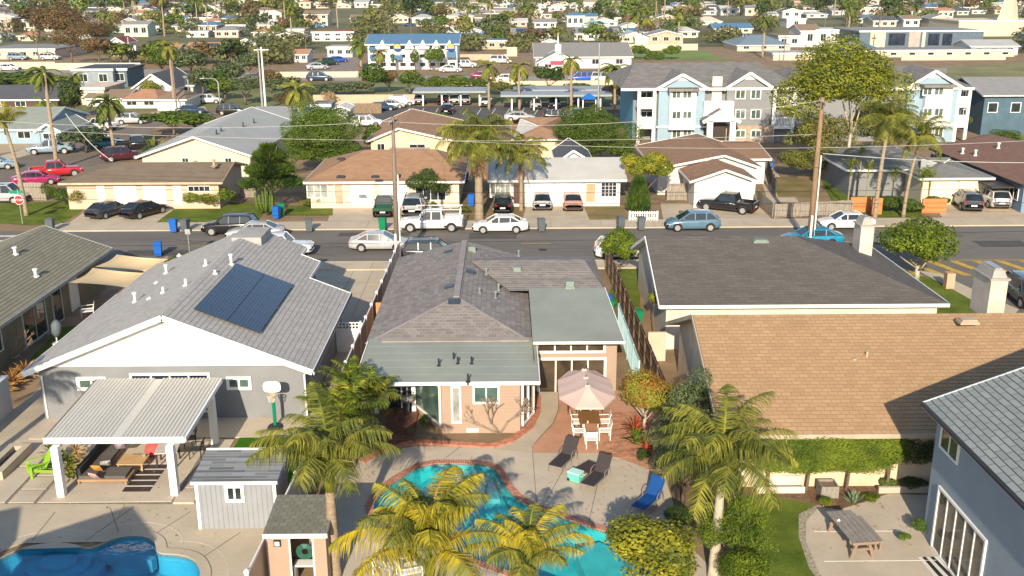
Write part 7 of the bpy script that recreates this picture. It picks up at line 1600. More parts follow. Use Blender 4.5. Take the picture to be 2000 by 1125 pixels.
tile = mat('orange_tile_roof', (.42, .22, .13), .9, .15); blr = mat('blue_metal_roof', (.09, .19, .31), .5, .08); ylw = mat('pale_yellow_stucco', (.70, .56, .36)); gnr = mat('grey_green_roof', (.25, .28, .25), .9, .1); brr = mat('brown_roof', (.24, .17, .12), .9, .1); tnw = mat('tan_stucco', (.50, .38, .27), .9); bge = mat('beige_stucco', (.62, .50, .38), .9)
slt = mat('slate_panel', (.10, .14, .18), .8); gyr = mat('mid_grey_roof', (.24, .24, .24), .9, .1); pgr = mat('light_grey_stucco', (.48, .50, .52), .9)
# left side
bld('light blue bungalow with grey-green roof at the far left', -40, 78, 281, 252, 236, 16, lbl, gnr, 'gx', nw=2); bld('blue side wing of the grey-green roofed bungalow with its gable to the right', 78, 118, 280, 256, 226, 9, lbl, gnr, 'gy', nw=1)
bld('modern flat-roofed grey two-storey house at the left', 146, 222, 172, 138, 133, 12, mat('modern_grey', (.26, .30, .33), .8), darkm, 'flat', fl=1, nw=2); bld('dark end block of the modern grey house', 223, 250, 170, 137, 133, 10, slt, darkm, 'flat', nw=1)
bld('pale grey gabled house with dark roof and white trim', 262, 340, 196, 174, 143, 14, mat('pale_grey_siding', (.50, .50, .53), .8), rfd, 'gy', fl=1, nw=2); bld('dark-roofed wing with long window right of the pale grey gable', 335, 378, 188, 166, 148, 12, mat('pale_grey_siding', (.5, .5, .53)), rfd, 'gx', nw=2)
bld('white garage with hipped brown roof by the crescent street', 308, 362, 216, 194, 184, 9, whs, brr, 'hx', nw=1, doors=1); bld('small house with tan roof and blue-grey front left of the white garage', 242, 308, 212, 194, 180, 10, pgr, tile, 'hx', nw=2)
bld('dark brown house with charcoal roof at the left edge', -30, 112, 216, 194, 178, 14, mat('dark_brown_siding', (.10, .055, .035), .8), rfd, 'gx', nw=3); bld('cream flat-roofed house between palms at the left', 158, 205, 205, 175, 168, 10, bge, bge, 'flat', nw=1)
bld('white low wall house with brown roof behind the crescent', 170, 245, 208, 192, 182, 9, whs, brr, 'gx', nw=2)
bld('small brown-roofed cottage at the far left', -20, 30, 190, 176, 164, 9, tnw, brr, 'gx', nw=1)
bld('long peach commercial building with grey roof at the upper left', -40, 105, 116, 98, 85, 22, mat('peach_commercial', (.62, .46, .36), .9), gyr, 'flat', nw=6); bld('yellow house with tiled roof at the upper left', 36, 72, 82, 70, 62, 10, ylw, tile, 'hx', nw=2); bld('dark porch house beside the yellow one', 74, 112, 80, 70, 62, 10, mat('dark_brown_siding', (.1, .055, .035)), brr, 'gx', nw=2); bld('white houses with blue roof at the top left', 20, 62, 17, 8, 3, 12, whs, blr, 'gx', nw=2)
bld('white steep-gabled house with red base near the brown trees', 216, 244, 110, 84, 68, 10, whs, mat('dark_red_roof', (.22, .05, .04), .8), 'gy', nw=1); bld('low building with blue solar-covered roof', 362, 432, 116, 98, 84, 14, mat('dark_wall', (.09, .09, .10), .9), tile, 'gx', nw=2, solar=True); bld('brown-roofed house left of the solar-covered roof', 290, 345, 112, 98, 88, 12, tnw, tile, 'gx', nw=2)
bld('small white gabled house right of the solar-covered roof', 462, 500, 98, 84, 75, 10, whs, gyr, 'gy', nw=1)
bld('pale warehouse with flat light grey roof behind the cream gable', 440, 580, 262, 246, 222, 20, whs, rfg, 'flat', nw=0, cat='warehouse', name='warehouse')
# cream sheds and fences behind the big tree
bld('light blue shed beside the bare purple tree', 612, 645, 233, 208, 200, 5, lbl, gyr, 'flat', nw=1, cat='shed', name='shed'); bld('white shed with arched end near the white crossover car', 655, 680, 240, 214, 206, 5, whs, whs, 'gy', nw=0, cat='shed', name='shed'); gbox('fence', 'brown sloping board fence behind the white crossover car', 'fence', 690, 745, 222, 202, .2, wood)
# hotel
HT = bld('three-storey white hotel with blue roof and round sun signs', 720, 893, 136, 86, 73, 16, mat('hotel_white', (.66, .64, .62), .8), blr, 'gx', fl=3, nw=9, cat='hotel', name='hotel', oh=.6)
for xa in (747, 800, 826, 852, 878): p = PY(xa, 88, HT.S); b = B(); b.poly([(p.x - 1.2, p.y - .7, p.z - .9), (p.x + 1.2, p.y - .7, p.z - .9), (p.x, p.y - .7, p.z + 1.2)]); b.poly([(p.x - 1.2, p.y - .7, p.z - .9), (p.x, p.y - .7, p.z + 1.2), (p.x, p.y + 3, p.z + 1.2), (p.x - 1.2, p.y + 1, p.z - .9)]); b.poly([(p.x + 1.2, p.y - .7, p.z - .9), (p.x + 1.2, p.y + 1, p.z - .9), (p.x, p.y + 3, p.z + 1.2), (p.x, p.y - .7, p.z + 1.2)]); b.build('dormer', white, HT)
nav = mat('sign_navy', (.01, .05, .20), .5, .05); sun_y = mat('sign_yellow', (.75, .50, .03), .5, .05)
for xa in (776, 881):
    p = PY(xa, 92, HT.S - .5); b = B(); b.prism(disc(0, 0, 1.0, .9, 18), 0, .3); b.v = [(p.x + v[0], p.y - v[2], p.z + v[1]) for v in b.v]; s_ = b.build('sign', nav, HT)
    b = B(); b.poly([(p.x + .75 * math.cos(i * math.pi / 10), p.y - .34, p.z + .1 + .65 * math.sin(i * math.pi / 10)) for i in range(11)]); b.build('sun_emblem', sun_y, HT, s_); b = B(); b.box(p.x - .8, p.x + .8, p.y - .36, p.y - .33, p.z - .25, p.z - .1); b.build('emblem_line', white, HT, s_)
for (xa, xb, ya, yb_) in ((720, 732, 98, 92), (722, 734, 115, 108), (770, 785, 117, 108), (872, 890, 112, 100)): p, q = PY(xa, ya, HT.S - 1), PY(xb, yb_, HT.S - 1); b = B(); b.poly([(p.x, p.y - .6, p.z), (q.x, p.y - .6, p.z), (q.x, p.y + 1, q.z), (p.x, p.y + 1, q.z)]); b.build('awning', blr, HT)
CHc = bld('white church hall with long grey roof beside the freeway', 1046, 1234, 134, 111, 92, 22, whs, mat('church_roof', (.23, .22, .215), .9, .06), 'gx', nw=4, cat='church', name='church'); CG = bld('white gabled church front with a small steeple', 1052, 1126, 138, 122, 101, 8, whs, MT['church_roof'], 'gy', nw=2, cat='church', name='church')
p = PY(1090, 98, CG.S + 3); b = B(); b.box(p.x - .7, p.x + .7, p.y, p.y + 1.4, p.z - 1.5, p.z + 1.3); b.build('steeple', white, CG); b = B(); b.cyl(p.x, p.y + .7, p.z + 1.3, p.z + 4, .25, 6, .03); b.build('spire', white, CG)
p = PY(1088, 119, CG.S); b = B(); b.box(p.x - 1.6, p.x + 1.6, p.y - .1, p.y, p.z - .9, p.z); b.build('red_banner', mat('banner_red', (.60, .06, .10), .7), CG)
for L, Rr, l_ in ((1000, 1040, 'white cottage pair with dark solar roofs, left pair'), (1042, 1076, 'white cottage with dark solar roof, right half of the left pair'), (1122, 1165, 'blue-white cottage with dark solar roof, left of the right pair'), (1166, 1208, 'blue-white cottage with dark solar roof, right of the right pair')): bld(l_, L, Rr, 80, 66, 54, 12, whs, gyr, 'gx', nw=2, solar=True)
bld('white little house with gable beside the hedge', 1060, 1088, 92, 82, 76, 7, whs, gyr, 'gy', nw=1); bld('pink two-storey house left of centre top', 1062, 1122, 44, 28, 22, 12, mat('pink_stucco', (.62, .44, .40), .9), mat('pink_roof', (.30, .16, .13), .9), 'hx', fl=2, nw=4); bld('turquoise-roofed house behind the cottages', 1140, 1190, 55, 48, 42, 10, whs, mat('turquoise_roof', (.20, .38, .42), .8), 'hx', nw=2)
bld('white and red two-storey house at the upper centre-left', 610, 690, 82, 64, 58, 12, whs, mat('brick_red_roof', (.32, .10, .07), .9), 'flat', fl=2, nw=4); bld('white building below the red-roofed one', 640, 688, 112, 94, 88, 10, whs, rfg, 'flat', nw=3); bld('small white house above the pink car park', 575, 600, 122, 106, 98, 9, whs, tile, 'gx', nw=2); bld('beige house with brown roof in the upper left centre', 595, 640, 52, 28, 20, 12, bge, brr, 'gx', fl=2, nw=3); bld('long tan roofed house at the upper centre-left', 685, 740, 45, 36, 28, 12, bge, brr, 'gx', nw=3); bld('white modern house at the top centre', 776, 822, 26, 12, 4, 12, whs, rfg, 'flat', fl=2, nw=4); bld('white-roofed dome-like house at the top centre-right', 888, 922, 24, 18, 9, 10, bge, rfw, 'hx', nw=2)
# carports with cars
def carport(label, L, Rr, base, top, dep, m, nb):
    p, q = G(L, base), G(Rr, base); z = PY((L + Rr) / 2, top, p.y).z; t = Thing('carport', label, 'carport', ((p.x + q.x) / 2, p.y, 0), group='steel carports in the apartment car park'); b = B(); b.box(p.x, q.x, p.y - 1, p.y + dep, z - .3, z); b.build('roof', m, t)
    for i in range(nb): x = p.x + (q.x - p.x) * (i + .5) / nb; b = B(); b.box(x - .12, x + .12, p.y, p.y + .25, 0, z - .3); b.build('post', white, t)
cpm = mat('carport_steel', (.30, .33, .36), .6, .05); carport('long grey carport over parked cars at the left of the car park', 808, 955, 207, 177, 6, cpm, 4); carport('far grey carport in the middle of the car park', 1003, 1185, 204, 174, 5, cpm, 6); carport('near grey carport in the middle of the car park', 978, 1195, 216, 184, 5, cpm, 5)
b = B(); p, q = P(1136, 222), P(1166, 222); zt = PY(1150, 182, p.y).z; b.poly([(p.x, p.y, zt - 1), (q.x, p.y, zt - 1), ((p.x + q.x) / 2, p.y + 1, zt)]); b.poly([(p.x, p.y + 2, zt - 1), (p.x, p.y, zt - 1), ((p.x + q.x) / 2, p.y + 1, zt)]); b.poly([(q.x, p.y, zt - 1), (q.x, p.y + 2, zt - 1), ((p.x + q.x) / 2, p.y + 1, zt)])
t = Thing('kiosk', 'small kiosk with bright blue pyramid roof in the car park', 'kiosk', p); b.build('roof', mat('royal_roof', (.01, .12, .42), .6), t)
for x in (p.x + .2, q.x - .2): b = B(); b.box(x - .08, x + .08, p.y + .2, p.y + .4, 0, zt - 1); b.build('post', white, t)
# apartments
AY = 131.; apr = shingle('apartment_shingles', (.20, .19, .18), (.27, .26, .25), .8, .4, .02, .6, .2)
def AP(px_, py_): q = PY(px_, py_, AY); return q.x, q.z
AT = Thing('apartment_building', 'three-storey light blue, grey and white apartment building with shingle roofs', 'apartments', (AP(1550, 280)[0], AY + 9, 0))
def aroof(xL, xR, yE, yR, dep=18, y0=None, trim=white):
    a, c_ = AP(xL, yE), AP(xR, yE); y0 = AY if y0 is None else y0; zr = PY((xL + xR) / 2, yR, y0 + dep / 2).z; b = B(); rplane(b, [(a[0], y0, a[1]), (c_[0], y0, a[1]), (c_[0] - 3, y0 + dep / 2, zr), (a[0] + 3, y0 + dep / 2, zr)], None, 0, 0, .2, 1); rplane(b, [(c_[0], y0, a[1]), (c_[0], y0 + dep, a[1]), (c_[0] - 3, y0 + dep / 2, zr)], None); rplane(b, [(a[0], y0 + dep, a[1]), (a[0], y0, a[1]), (a[0] + 3, y0 + dep / 2, zr)], None)
    rplane(b, [(c_[0], y0 + dep, a[1]), (a[0], y0 + dep, a[1]), (a[0] + 3, y0 + dep / 2, zr), (c_[0] - 3, y0 + dep / 2, zr)], None); b.build('roof', [apr, trim], AT); b = B(); b.box(a[0], c_[0], y0 - .08, y0, a[1] - .3, a[1] + .03); b.build('fascia', trim, AT)
aroof(1212, 1560, 172, 122, 20, AY - .5); aroof(1540, 1900, 172, 128, 20, AY - .5)
b = B(); a, c_ = AP(1244, 172), AP(1885, 172); b.box(AP(1280, 172)[0], c_[0] - 1.6, AY + .6, AY + 18, 0, a[1] - .2); b.box(AP(1245, 172)[0], AP(1280, 172)[0], AY + 3, AY + 18, 0, a[1] - .2); b.build('wall', gry, AT)
shade_blue = mat('side_blue_siding', (.10, .27, .38), .8, .05); b = B(); b.box(AP(1243, 172)[0], AP(1245, 172)[0], AY + 2.9, AY + 18, 0, a[1] - .25); b.build('side_wall', shade_blue, AT)  # darker blue carries the shade on the end wall
def agable(xL, xR, yE, xA, yA, wm, out=.0, base=282):
    l, r_ = AP(xL, yE), AP(xR, yE); z = PY(xA, yA, AY - out).z; xa = PY(xA, yA, AY - out).x; Y = AY - out; b = B(); b.poly([(l[0] + .5, Y, 0), (r_[0] - .5, Y, 0), (r_[0] - .5, Y, l[1] - .1), (xa, Y, z - .2), (l[0] + .5, Y, l[1] - .1)]); b.poly([(l[0] + .5, Y + 1, 0), (l[0] + .5, Y, 0), (l[0] + .5, Y, l[1] - .1), (l[0] + .5, Y + 1, l[1] - .1)]); b.poly([(r_[0] - .5, Y, 0), (r_[0] - .5, Y + 1, 0), (r_[0] - .5, Y + 1, l[1] - .1), (r_[0] - .5, Y, l[1] - .1)]); b.build('gable_wall', wm, AT)
    b = B(); d = 8; rplane(b, [(l[0], Y + d, l[1]), (l[0], Y - .4, l[1]), (xa, Y - .4, z), (xa, Y + d, z)], None, 0, 0, .15, 1); rplane(b, [(r_[0], Y - .4, l[1]), (r_[0], Y + d, l[1]), (xa, Y + d, z), (xa, Y - .4, z)], None, 0, 0, .15, 1); b.build('gable_roof', [apr, white], AT); b = B(); board(b, (l[0], Y - .45, l[1]), (xa, Y - .45, z), .35, .08); board(b, (xa, Y - .45, z), (r_[0], Y - .45, l[1]), .35, .08); b.build('bargeboard', white, AT)
    k = .33; b = B(); zt = z - .35; b.poly([(xa - (xa - l[0]) * k, Y - .03, l[1] + (z - l[1]) * (1 - k) - .3), (xa + (r_[0] - xa) * k, Y - .03, l[1] + (z - l[1]) * (1 - k) - .3), (xa, Y - .03, zt)]); b.build('gable_infill', white, AT)
def abox(nm, xL, xR, yB, yT, m, o0, o1): l, r_ = AP(xL, yB), AP(xR, yT); b = B(); b.box(l[0], r_[0], AY - o1, AY - o0, max(l[1], 0), r_[1]); return b.build(nm, m, AT)
def awin(xL, xR, yT, yB, out, gm=None, div=2): l, r_ = PY(xL, yB, AY - out), PY(xR, yT, AY - out); window(AT, 'S', AY - out, l.x, r_.x, max(l.z, .4), r_.z, white, gm or glg, div, .12)
agable(1279, 1384, 172, 1333, 143, lbl, .3); agable(1412, 1512, 172, 1465, 140, gry, .3); agable(1766, 1878, 170, 1826, 136, lbl, .3)
abox('bay', 1303, 1357, 251, 175, white, .3, 1.3); abox('bay', 1794, 1854, 246, 168, white, .3, 1.3); abox('band', 1281, 1382, 249, 245, white, .3, .45); abox('band', 1768, 1875, 245, 241, white, .3, .45); abox('stone_base', 1414, 1510, 281, 244, mat('stone_tan', (.40, .30, .22), .9, .3, 3), .3, .42)
b = B(); l, r_ = AP(1302, 173), AP(1361, 173); b.bar((l[0], AY - 1.2, l[1]), (r_[0], AY - 1.2, l[1]), 1.5, .35); b.build('bay_roof', apr, AT); b = B(); l, r_ = AP(1794, 166), AP(1857, 166); b.bar((l[0], AY - 1.2, l[1]), (r_[0], AY - 1.2, l[1]), 1.5, .35); b.build('bay_roof', apr, AT)
glg = glass('dim_green_glass', (.09, .125, .115), .05, .4)
for yT, yB in ((178, 191), (218, 231), (254, 272)):
    for a in (1313, 1334): awin(a, a + 16, yT, yB, 1.3 if yB < 240 else .3)
    for a in (1803, 1825): awin(a, a + 17, yT - 6, yB - 6, 1.3 if yB < 240 else .3)
for yT, yB in ((176, 192), (215, 231), (255, 268)):
    for a in (1437, 1467): awin(a, a + 18, yT, yB, .42)
def balc(xL, xR, ys, dep=2.4):
    l, r_ = AP(xL, 200)[0], AP(xR, 200)[0]
    for yF, yR in ys:
        z0 = PY(xL, yF, AY).z; z1 = PY(xL, yR, AY).z; b = B(); b.box(l, r_, AY - .3, AY + dep, z0 - .35, z0); b.build('balcony_floor', white, AT); b = B(); b.box(l, r_, AY - .3, AY - .2, z1 - .08, z1); k = 14
        for i in range(k + 1): x = l + (r_ - l) * i / k; b.box(x - .05, x + .05, AY - .28, AY - .2, z0, z1 - .08)
        tag(b.build('balcony_railing', white, AT), kind='stuff')
    for x in (l + .1, r_ - .1): b = B(); b.box(x - .2, x + .2, AY - .35, AY, 0, AP(xL, 174)[1]); b.build('balcony_post', white, AT)
    for yF, yR in ys: awin(xL + 6, xR - 6, yR - 10, yF, -dep + .0, gl)
balc(1246, 1279, ((207, 190), (246, 228))); balc(1510, 1552, ((204, 190), (246, 228))); balc(1868, 1892, ((204, 188), (243, 224)), 2)
abox('stair_tower', 1386, 1412, 281, 150, cream, -1, -.2); abox('stair_tower', 1370, 1430, 240, 196, white, .0, 1.2)
b = B(); l, r_, a = AP(1364, 230), AP(1436, 230), AP(1400, 208); Y = AY - 3.2
for s, (x0, x1) in ((-1, (l[0], a[0])), (1, (r_[0], a[0]))): b.poly([(x0, Y, l[1]), (x1, Y, a[1]), (x1, AY - 1, a[1]), (x0, AY - 1, l[1])]); 
b.build('porch_roof', apr, AT); b = B(); board(b, (l[0], Y - .05, l[1]), (a[0], Y - .05, a[1]), .4, .1); board(b, (a[0], Y - .05, a[1]), (r_[0], Y - .05, l[1]), .4, .1); b.build('porch_bargeboard', white, AT)
b = B(); b.poly([(l[0] + .7, Y, l[1] - .1), (r_[0] - .7, Y, l[1] - .1), (a[0], Y, a[1] - .2)]); b.box(l[0] + .6, l[0] + 1.3, Y, Y + .6, 0, l[1]); b.box(r_[0] - 1.3, r_[0] - .6, Y, Y + .6, 0, l[1]); b.build('porch_front', white, AT); b = B(); b.box(l[0] + 1.4, r_[0] - 1.4, AY - 1.3, AY - 1.25, 0, l[1] - .5); b.build('entry_opening', brn, AT)
# right side
BR = house('house', 'dark blue two-storey house with grey roof at the right edge behind the blue apartments', P(1910, 265).x, P(2120, 265).x, P(1910, 265).y, P(1910, 265).y + 14, 5.4, 7.2, 'x', roof=gyr, wall=mat('deep_blue_siding', (.07, .125, .165), .8), trim=pgr)
for xa in (1930, 1975): p = PY(xa, 210, BR.S); window(BR, 'S', BR.S, p.x, p.x + 1.2, p.z - .6, p.z + .6, white, gl, 1)
bld('blue gable house behind the deep blue one at the right edge', 1950, 2030, 200, 186, 163, 12, mat('deep_blue_siding', (.03, .16, .24)), gyr, 'gy', nw=1); bld('blue flat solar roofs at the right behind the apartments', 1895, 1960, 182, 170, 160, 10, whs, blr, 'flat', nw=2)
MC = bld('modern church with slate and tan panels and a thin cross', 1676, 1925, 100, 62, 56, 24, slt, gyr, 'flat', nw=0, cat='church', name='church')
for a, c_, m in ((1697, 1730, bge), (1772, 1798, mat('taupe_panel', (.38, .33, .30), .8)), (1798, 1808, crm)): p, q = PY(a, 97, MC.S), PY(c_, 62, MC.S); b = B(); b.box(p.x, q.x, p.y - .3, p.y, 0 + T(p.y), q.z); b.build('wall_panel', m, MC)
for a, c_ in ((1735, 1768), (1812, 1835), (1840, 1860)): p, q = PY(a, 88, MC.S), PY(c_, 66, MC.S); window(MC, 'S', MC.S, p.x, q.x, p.z, q.z, darkm, glb, 3, .12)
p = PY(1707, 78, MC.S - .4); b = B(); b.box(p.x - .12, p.x + .12, p.y, p.y + .1, p.z - 1.6, p.z + 1.6); b.box(p.x - .7, p.x + .7, p.y, p.y + .1, p.z + .4, p.z + .65); b.build('cross', darkm, MC)
bld('low wing with slate roof and clerestory in front of the modern church', 1690, 1990, 112, 100, 94, 12, bge, gyr, 'flat', nw=8, name='hall', cat='hall'); bld('sloping-roofed white wing at the right of the modern church', 1895, 1990, 108, 90, 80, 12, whs, rfg, 'gx', nw=3)
BG = bld('large beige building with obelisk-like tower at the top right', 1870, 2060, 72, 42, 38, 24, bge, bge, 'flat', nw=0, cat='building', name='building'); p = PY(1968, 40, BG.S + 4); b = B(); b.tube([(p.x, p.y, p.z - 2), (p.x, p.y, p.z + 1), (p.x, p.y, p.z + 8)], [4.5, 3.6, 2.0], 4); b.build('tower', bge, BG)
bld('white stucco building complex with brown roof at the upper right', 1520, 1562, 92, 72, 64, 14, whs, brr, 'flat', nw=2); bld('white block with green window strip beside the complex', 1562, 1600, 92, 60, 54, 14, whs, brr, 'gx', nw=1); bld('taller white block right of the white complex', 1592, 1650, 92, 60, 56, 14, whs, whs, 'flat', nw=2); bld('white upper block with grey window', 1536, 1574, 55, 38, 34, 10, whs, whs, 'flat', nw=1)
bld('blue-grey conical roof hall behind the eucalyptus', 1440, 1545, 100, 88, 70, 20, bge, mat('blue_grey_roof', (.16, .22, .27), .8), 'hx', nw=3, name='hall', cat='hall'); bld('car canopy with pale roof at the upper right', 1510, 1610, 118, 106, 100, 10, bge, rfg, 'flat', nw=0, name='canopy', cat='canopy'); bld('blue-roofed hall right of the eucalyptus top', 1650, 1720, 108, 96, 82, 14, whs, blr, 'hx', nw=3, name='hall', cat='hall')
bld('white warehouse-like building above the field', 1240, 1275, 86, 74, 70, 10, whs, whs, 'flat', nw=0, name='warehouse', cat='warehouse')
bld('low house with white roof right of centre top', 1362, 1410, 50, 42, 32, 12, whs, bge, 'hx', nw=2); bld('blue-roofed low centre at the upper right', 1395, 1470, 66, 56, 46, 14, bge, blr, 'gx', nw=3)
# freeway traffic and parked cars far off: one car per item
FC = 'cars in the car park and on the far streets'
for i, (k, c_, a, y_, h, l_) in enumerate((('suv', 'white', 717, 247, 0, 'white crossover behind the orange-roofed gable'), ('sedan', 'darkblue', 745, 216, 10, 'blue-striped car nearest the salmon wall'), ('sedan', 'silver', 765, 211, 0, 'silver car at the left of the car park'), ('suv', 'white', 785, 206, 0, 'white SUV at the salmon wall'), ('suv', 'silver', 820, 203, 90, 'silver SUV under the left carport, leftmost'), ('suv', 'black', 866, 203, 90, 'black SUV under the left carport'), ('suv', 'white', 888, 203, 90, 'white SUV under the left carport, left'), ('suv', 'silver', 909, 203, 90, 'silver SUV under the left carport, right'), ('suv', 'white', 949, 207, 90, 'white SUV at the right end of the left carport'), ('suv', 'black', 875, 222, 85, 'black car in the car park aisle behind the clipped bush'), ('sedan', 'silver', 1015, 236, 0, 'silver car before the middle carports'), ('suv', 'silver', 1046, 212, 90, 'silver SUV under the near middle carport'), ('pickup', 'darkblue', 1082, 210, 90, 'dark blue truck under the middle carport'), ('sedan', 'red', 1128, 206, 90, 'red car under the middle carport'), ('suv', 'black', 1090, 236, 0, 'black SUV parked before the middle carports'), ('suv', 'darkblue', 1128, 232, 90, 'dark blue car left of the kiosk'),
      ('pickup', 'lightblue', 100, 300, 192, 'light blue pickup on the left side street'), ('sedan', 'white', 187, 276, 20, 'white sedan by the crescent street'), ('pickup', 'white', 195, 254, 160, 'white pickup by the crescent'), ('suv', 'silver', 258, 242, 10, 'silver SUV turning on the crescent street'), ('suv', 'burgundy', 238, 313, 30, 'burgundy SUV beside the grey palm trunk'), ('pickup', 'black', 272, 292, 20, 'black pickup with white motorbikes near the succulent'), ('sedan', 'teal', 210, 288, 20, 'teal car partly hidden behind the palm trunk'), ('pickup', 'red', 112, 345, 25, 'red pickup on the side street by the thin tall palm'), ('van', 'silver', 5, 395, 0, 'silver van at the left edge behind the stop sign'), ('sedan', 'magenta', 72, 360, 20, 'magenta car just behind the grey board fence'), ('sedan', 'darkblue', 373, 222, 15, 'dark blue car at the corner with the street lamp'), ('suv', 'white', 407, 202, 10, 'white SUV by the yellow hedge'), ('suv', 'black', 453, 224, 0, 'black SUV right of the street lamp'), ('sedan', 'lightblue', -8, 330, 15, 'pale blue car cut by the left edge'),
      ('suv', 'darkblue', 624, 158, 0, 'dark SUV on the freeway left of the hotel'), ('sedan', 'silver', 620, 136, 20, 'pale car on the pink car park near the barrier'), ('pickup', 'green', 641, 128, 60, 'green pickup on the pink car park'), ('sedan', 'royal', 660, 122, 40, 'bright blue car on the pink car park'), ('suv', 'white', 910, 132, 0, 'white SUV right of the hotel'), ('sedan', 'white', 880, 141, 0, 'white car below the hotel sign'), ('sedan', 'magenta', 944, 155, 0, 'crimson car on the freeway'), ('sedan', 'white', 992, 160, 0, 'white car on the freeway right of the crimson one'), ('van', 'royal', 1138, 160, 180, 'bright blue truck on the freeway'), ('van', 'white', 978, 124, 0, 'white van beside the church yard'), ('van', 'white', 1180, 160, 0, 'white van on the freeway behind the blue truck'), ('sedan', 'white', 18, 138, 0, 'white car on the freeway at the far left'),
      ('sedan', 'blue', 800, 52, 60, 'blue car on the uphill street above the hotel'), ('suv', 'blue', 625, 54, 0, 'dark blue SUV in front of the beige two-storey house'), ('suv', 'white', 1410, 76, 0, 'white car before the blue-roofed centre'), ('suv', 'silver', 1450, 76, 0, 'silver car right of the blue-roofed centre'), ('sedan', 'lightblue', 8, 115, 0, 'pale blue car before the peach commercial building'), ('suv', 'lightblue', 36, 117, 0, 'second pale blue car before the peach commercial building'), ('suv', 'white', 98, 117, 0, 'white car at the end of the peach building'))):
    car(k, c_, a, y_, h, l_, FC if i < 16 else None, terrain=True, scale=1. if y_ > 170 else 1.15)
# street lamps, sign pole, antenna masts
def lamp(px_, base, top, label, arm=2.2, sgn=-1):
    p = G(px_, base); z = PY(px_, top, p.y).z; t = Thing('street_lamp', label, 'street lamp', p); b = B(); b.tube([p, (p.x, p.y, z - .6), (p.x + sgn * .5, p.y, z - .1), (p.x + sgn * arm, p.y, z)], [.12, .09, .07, .05], 8); b.build('pole', metal, t, smooth=True); b = B(); b.bar((p.x + sgn * arm, p.y, z), (p.x + sgn * (arm + .7), p.y, z), .25, .12); b.build('lamp_head', metal, t)
lamp(431, 218, 153, 'street lamp with curved arm at the crescent corner'); lamp(370, 192, 150, 'plain grey lamp post by the pale grey gable', .1)
def mast(px_, base, top, label, r_=.2, plat=False, m=metal, arms=0):
    p = G(px_, base); z = PY(px_, top, p.y).z; t = Thing('mast' if plat else 'utility_pole', label, 'mast' if plat else 'utility pole', p); b = B(); b.tube([p, (p.x, p.y, z)], [r_, r_ * .6], 8); b.build('pole', m, t)
    if plat: b = B(); b.box(p.x - 2, p.x + 2, p.y - .6, p.y + .6, z - 3.4, z - 2.2); b.build('sign_board', white, t)
    for k in range(arms): b = B(); b.box(p.x - 1.2, p.x + 1.2, p.y - .06, p.y + .06, z - .5 - k, z - .35 - k); b.build('crossarm', m, t)
mast(513, 215, 95, 'white double utility pole, left one, at the left centre'); mast(519, 214, 92, 'white double utility pole, right one, with small lamp', arms=1, m=white); mast(255, 125, 72, 'tall sign pole with white board behind the steep-gabled house', .3, True)
for i, (a, y_, t_, k) in enumerate(((598, 100, 52, 2), (522, 72, 43, 1), (760, 74, 38, 1), (803, 72, 28, 1), (1225, 72, 38, 2), (1718, 55, 20, 1), (1652, 60, 32, 0), (76, 118, 55, 1), (18, 75, 12, 1), (1610, 60, 14, 1), (1530, 122, 70, 1), (1168, 220, 84, 0), (346, 218, 118, 0))): mast(a, y_, t_, ['far utility pole above the pink car park', 'far utility pole among trees left of centre', 'far utility pole behind the hotel roof', 'far utility pole at the hotel right of the first', 'far utility pole with two arms above the playing field', 'far utility pole behind the modern church', 'pale pole left of the modern church', 'pole before the peach commercial building', 'pole at the top left corner', 'pole in the upper right among white houses', 'wooden pole beside the car canopy', 'tall thin pale pole in front of the church hall', 'thin pole with green street sign by the white garage'][i], .15, m=pole_g if i != 11 else metal, arms=k)

# ------------------------------------------------------------------ trees and palms beyond
def T2(px_, py_, r_, h, ty, cl, label, lod='mid', name='tree', group=None, hb=.4, tm=None): return tree(px_, py_, h, r_, label, ty, cl, lod, name=name, group=group, terrain=True, hb=hb, tm=tm)
T2(170, 298, 4.2, 3.6, 'round', 'olive', 'round grey-green bush tree beside the red pickup'); T2(340, 268, 5.2, 4.4, 'wide', 'green', 'spreading dark tree left of the cream gable roof'); T2(385, 262, 3.4, 3.4, 'round', 'green', 'green tree behind the cream gable ridge')
T2(145, 232, 3.0, 6.5, 'tall', 'dark', 'dark tree behind the thin palm at the left'); T2(560, 222, 2.6, 4, 'airy', 'brown', 'bare brownish shrub by the double pole'); T2(645, 222, 2.2, 4, 'airy', 'twig', 'bare purple-grey tree by the light blue shed'); T2(852, 248, 2.4, 2.4, 'round', 'bright', 'bright clipped bush at the edge of the car park')
T2(480, 205, 5, 6, 'airy', 'olive', 'pale bare-branched tree left of the white double pole'); T2(440, 196, 4, 4.5, 'round', 'bright', 'yellow-green hedge behind the white SUV')
t_ = [(398, 186, 3.4, 6, 'olive'), (375, 152, 5, 7.5, 'olive'), (318, 148, 5, 6.5, 'green'), (425, 182, 3, 5, 'green'), (448, 172, 4, 6, 'olive'), (488, 152, 4, 6.5, 'olive'), (300, 196, 3, 4, 'lime')]
for i, (a, y_, r_, h, c_) in enumerate(t_): T2(a, y_, r_, h, 'round', c_, ['weeping grey-green tree right of the pale grey gable', 'tall weeping tree above the street lamp', 'green tree behind the pale grey gable roof', 'leafy tree between lamp and double pole, left', 'leafy tree between lamp and double pole, middle', 'leafy tree between lamp and double pole, right', 'small yellowish shrub before the tan-roofed small house'][i])
for i, (a, y_, r_, h, c_) in enumerate(((40, 188, 9, 5.5, 'green'), (85, 190, 7, 5, 'bright'), (5, 186, 7, 5, 'green'))): T2(a, y_, r_, h, 'wide', c_, ['wide clipped tree hedge above the charcoal roof, middle', 'wide clipped tree hedge above the charcoal roof, right', 'wide clipped tree hedge above the charcoal roof, left'][i])
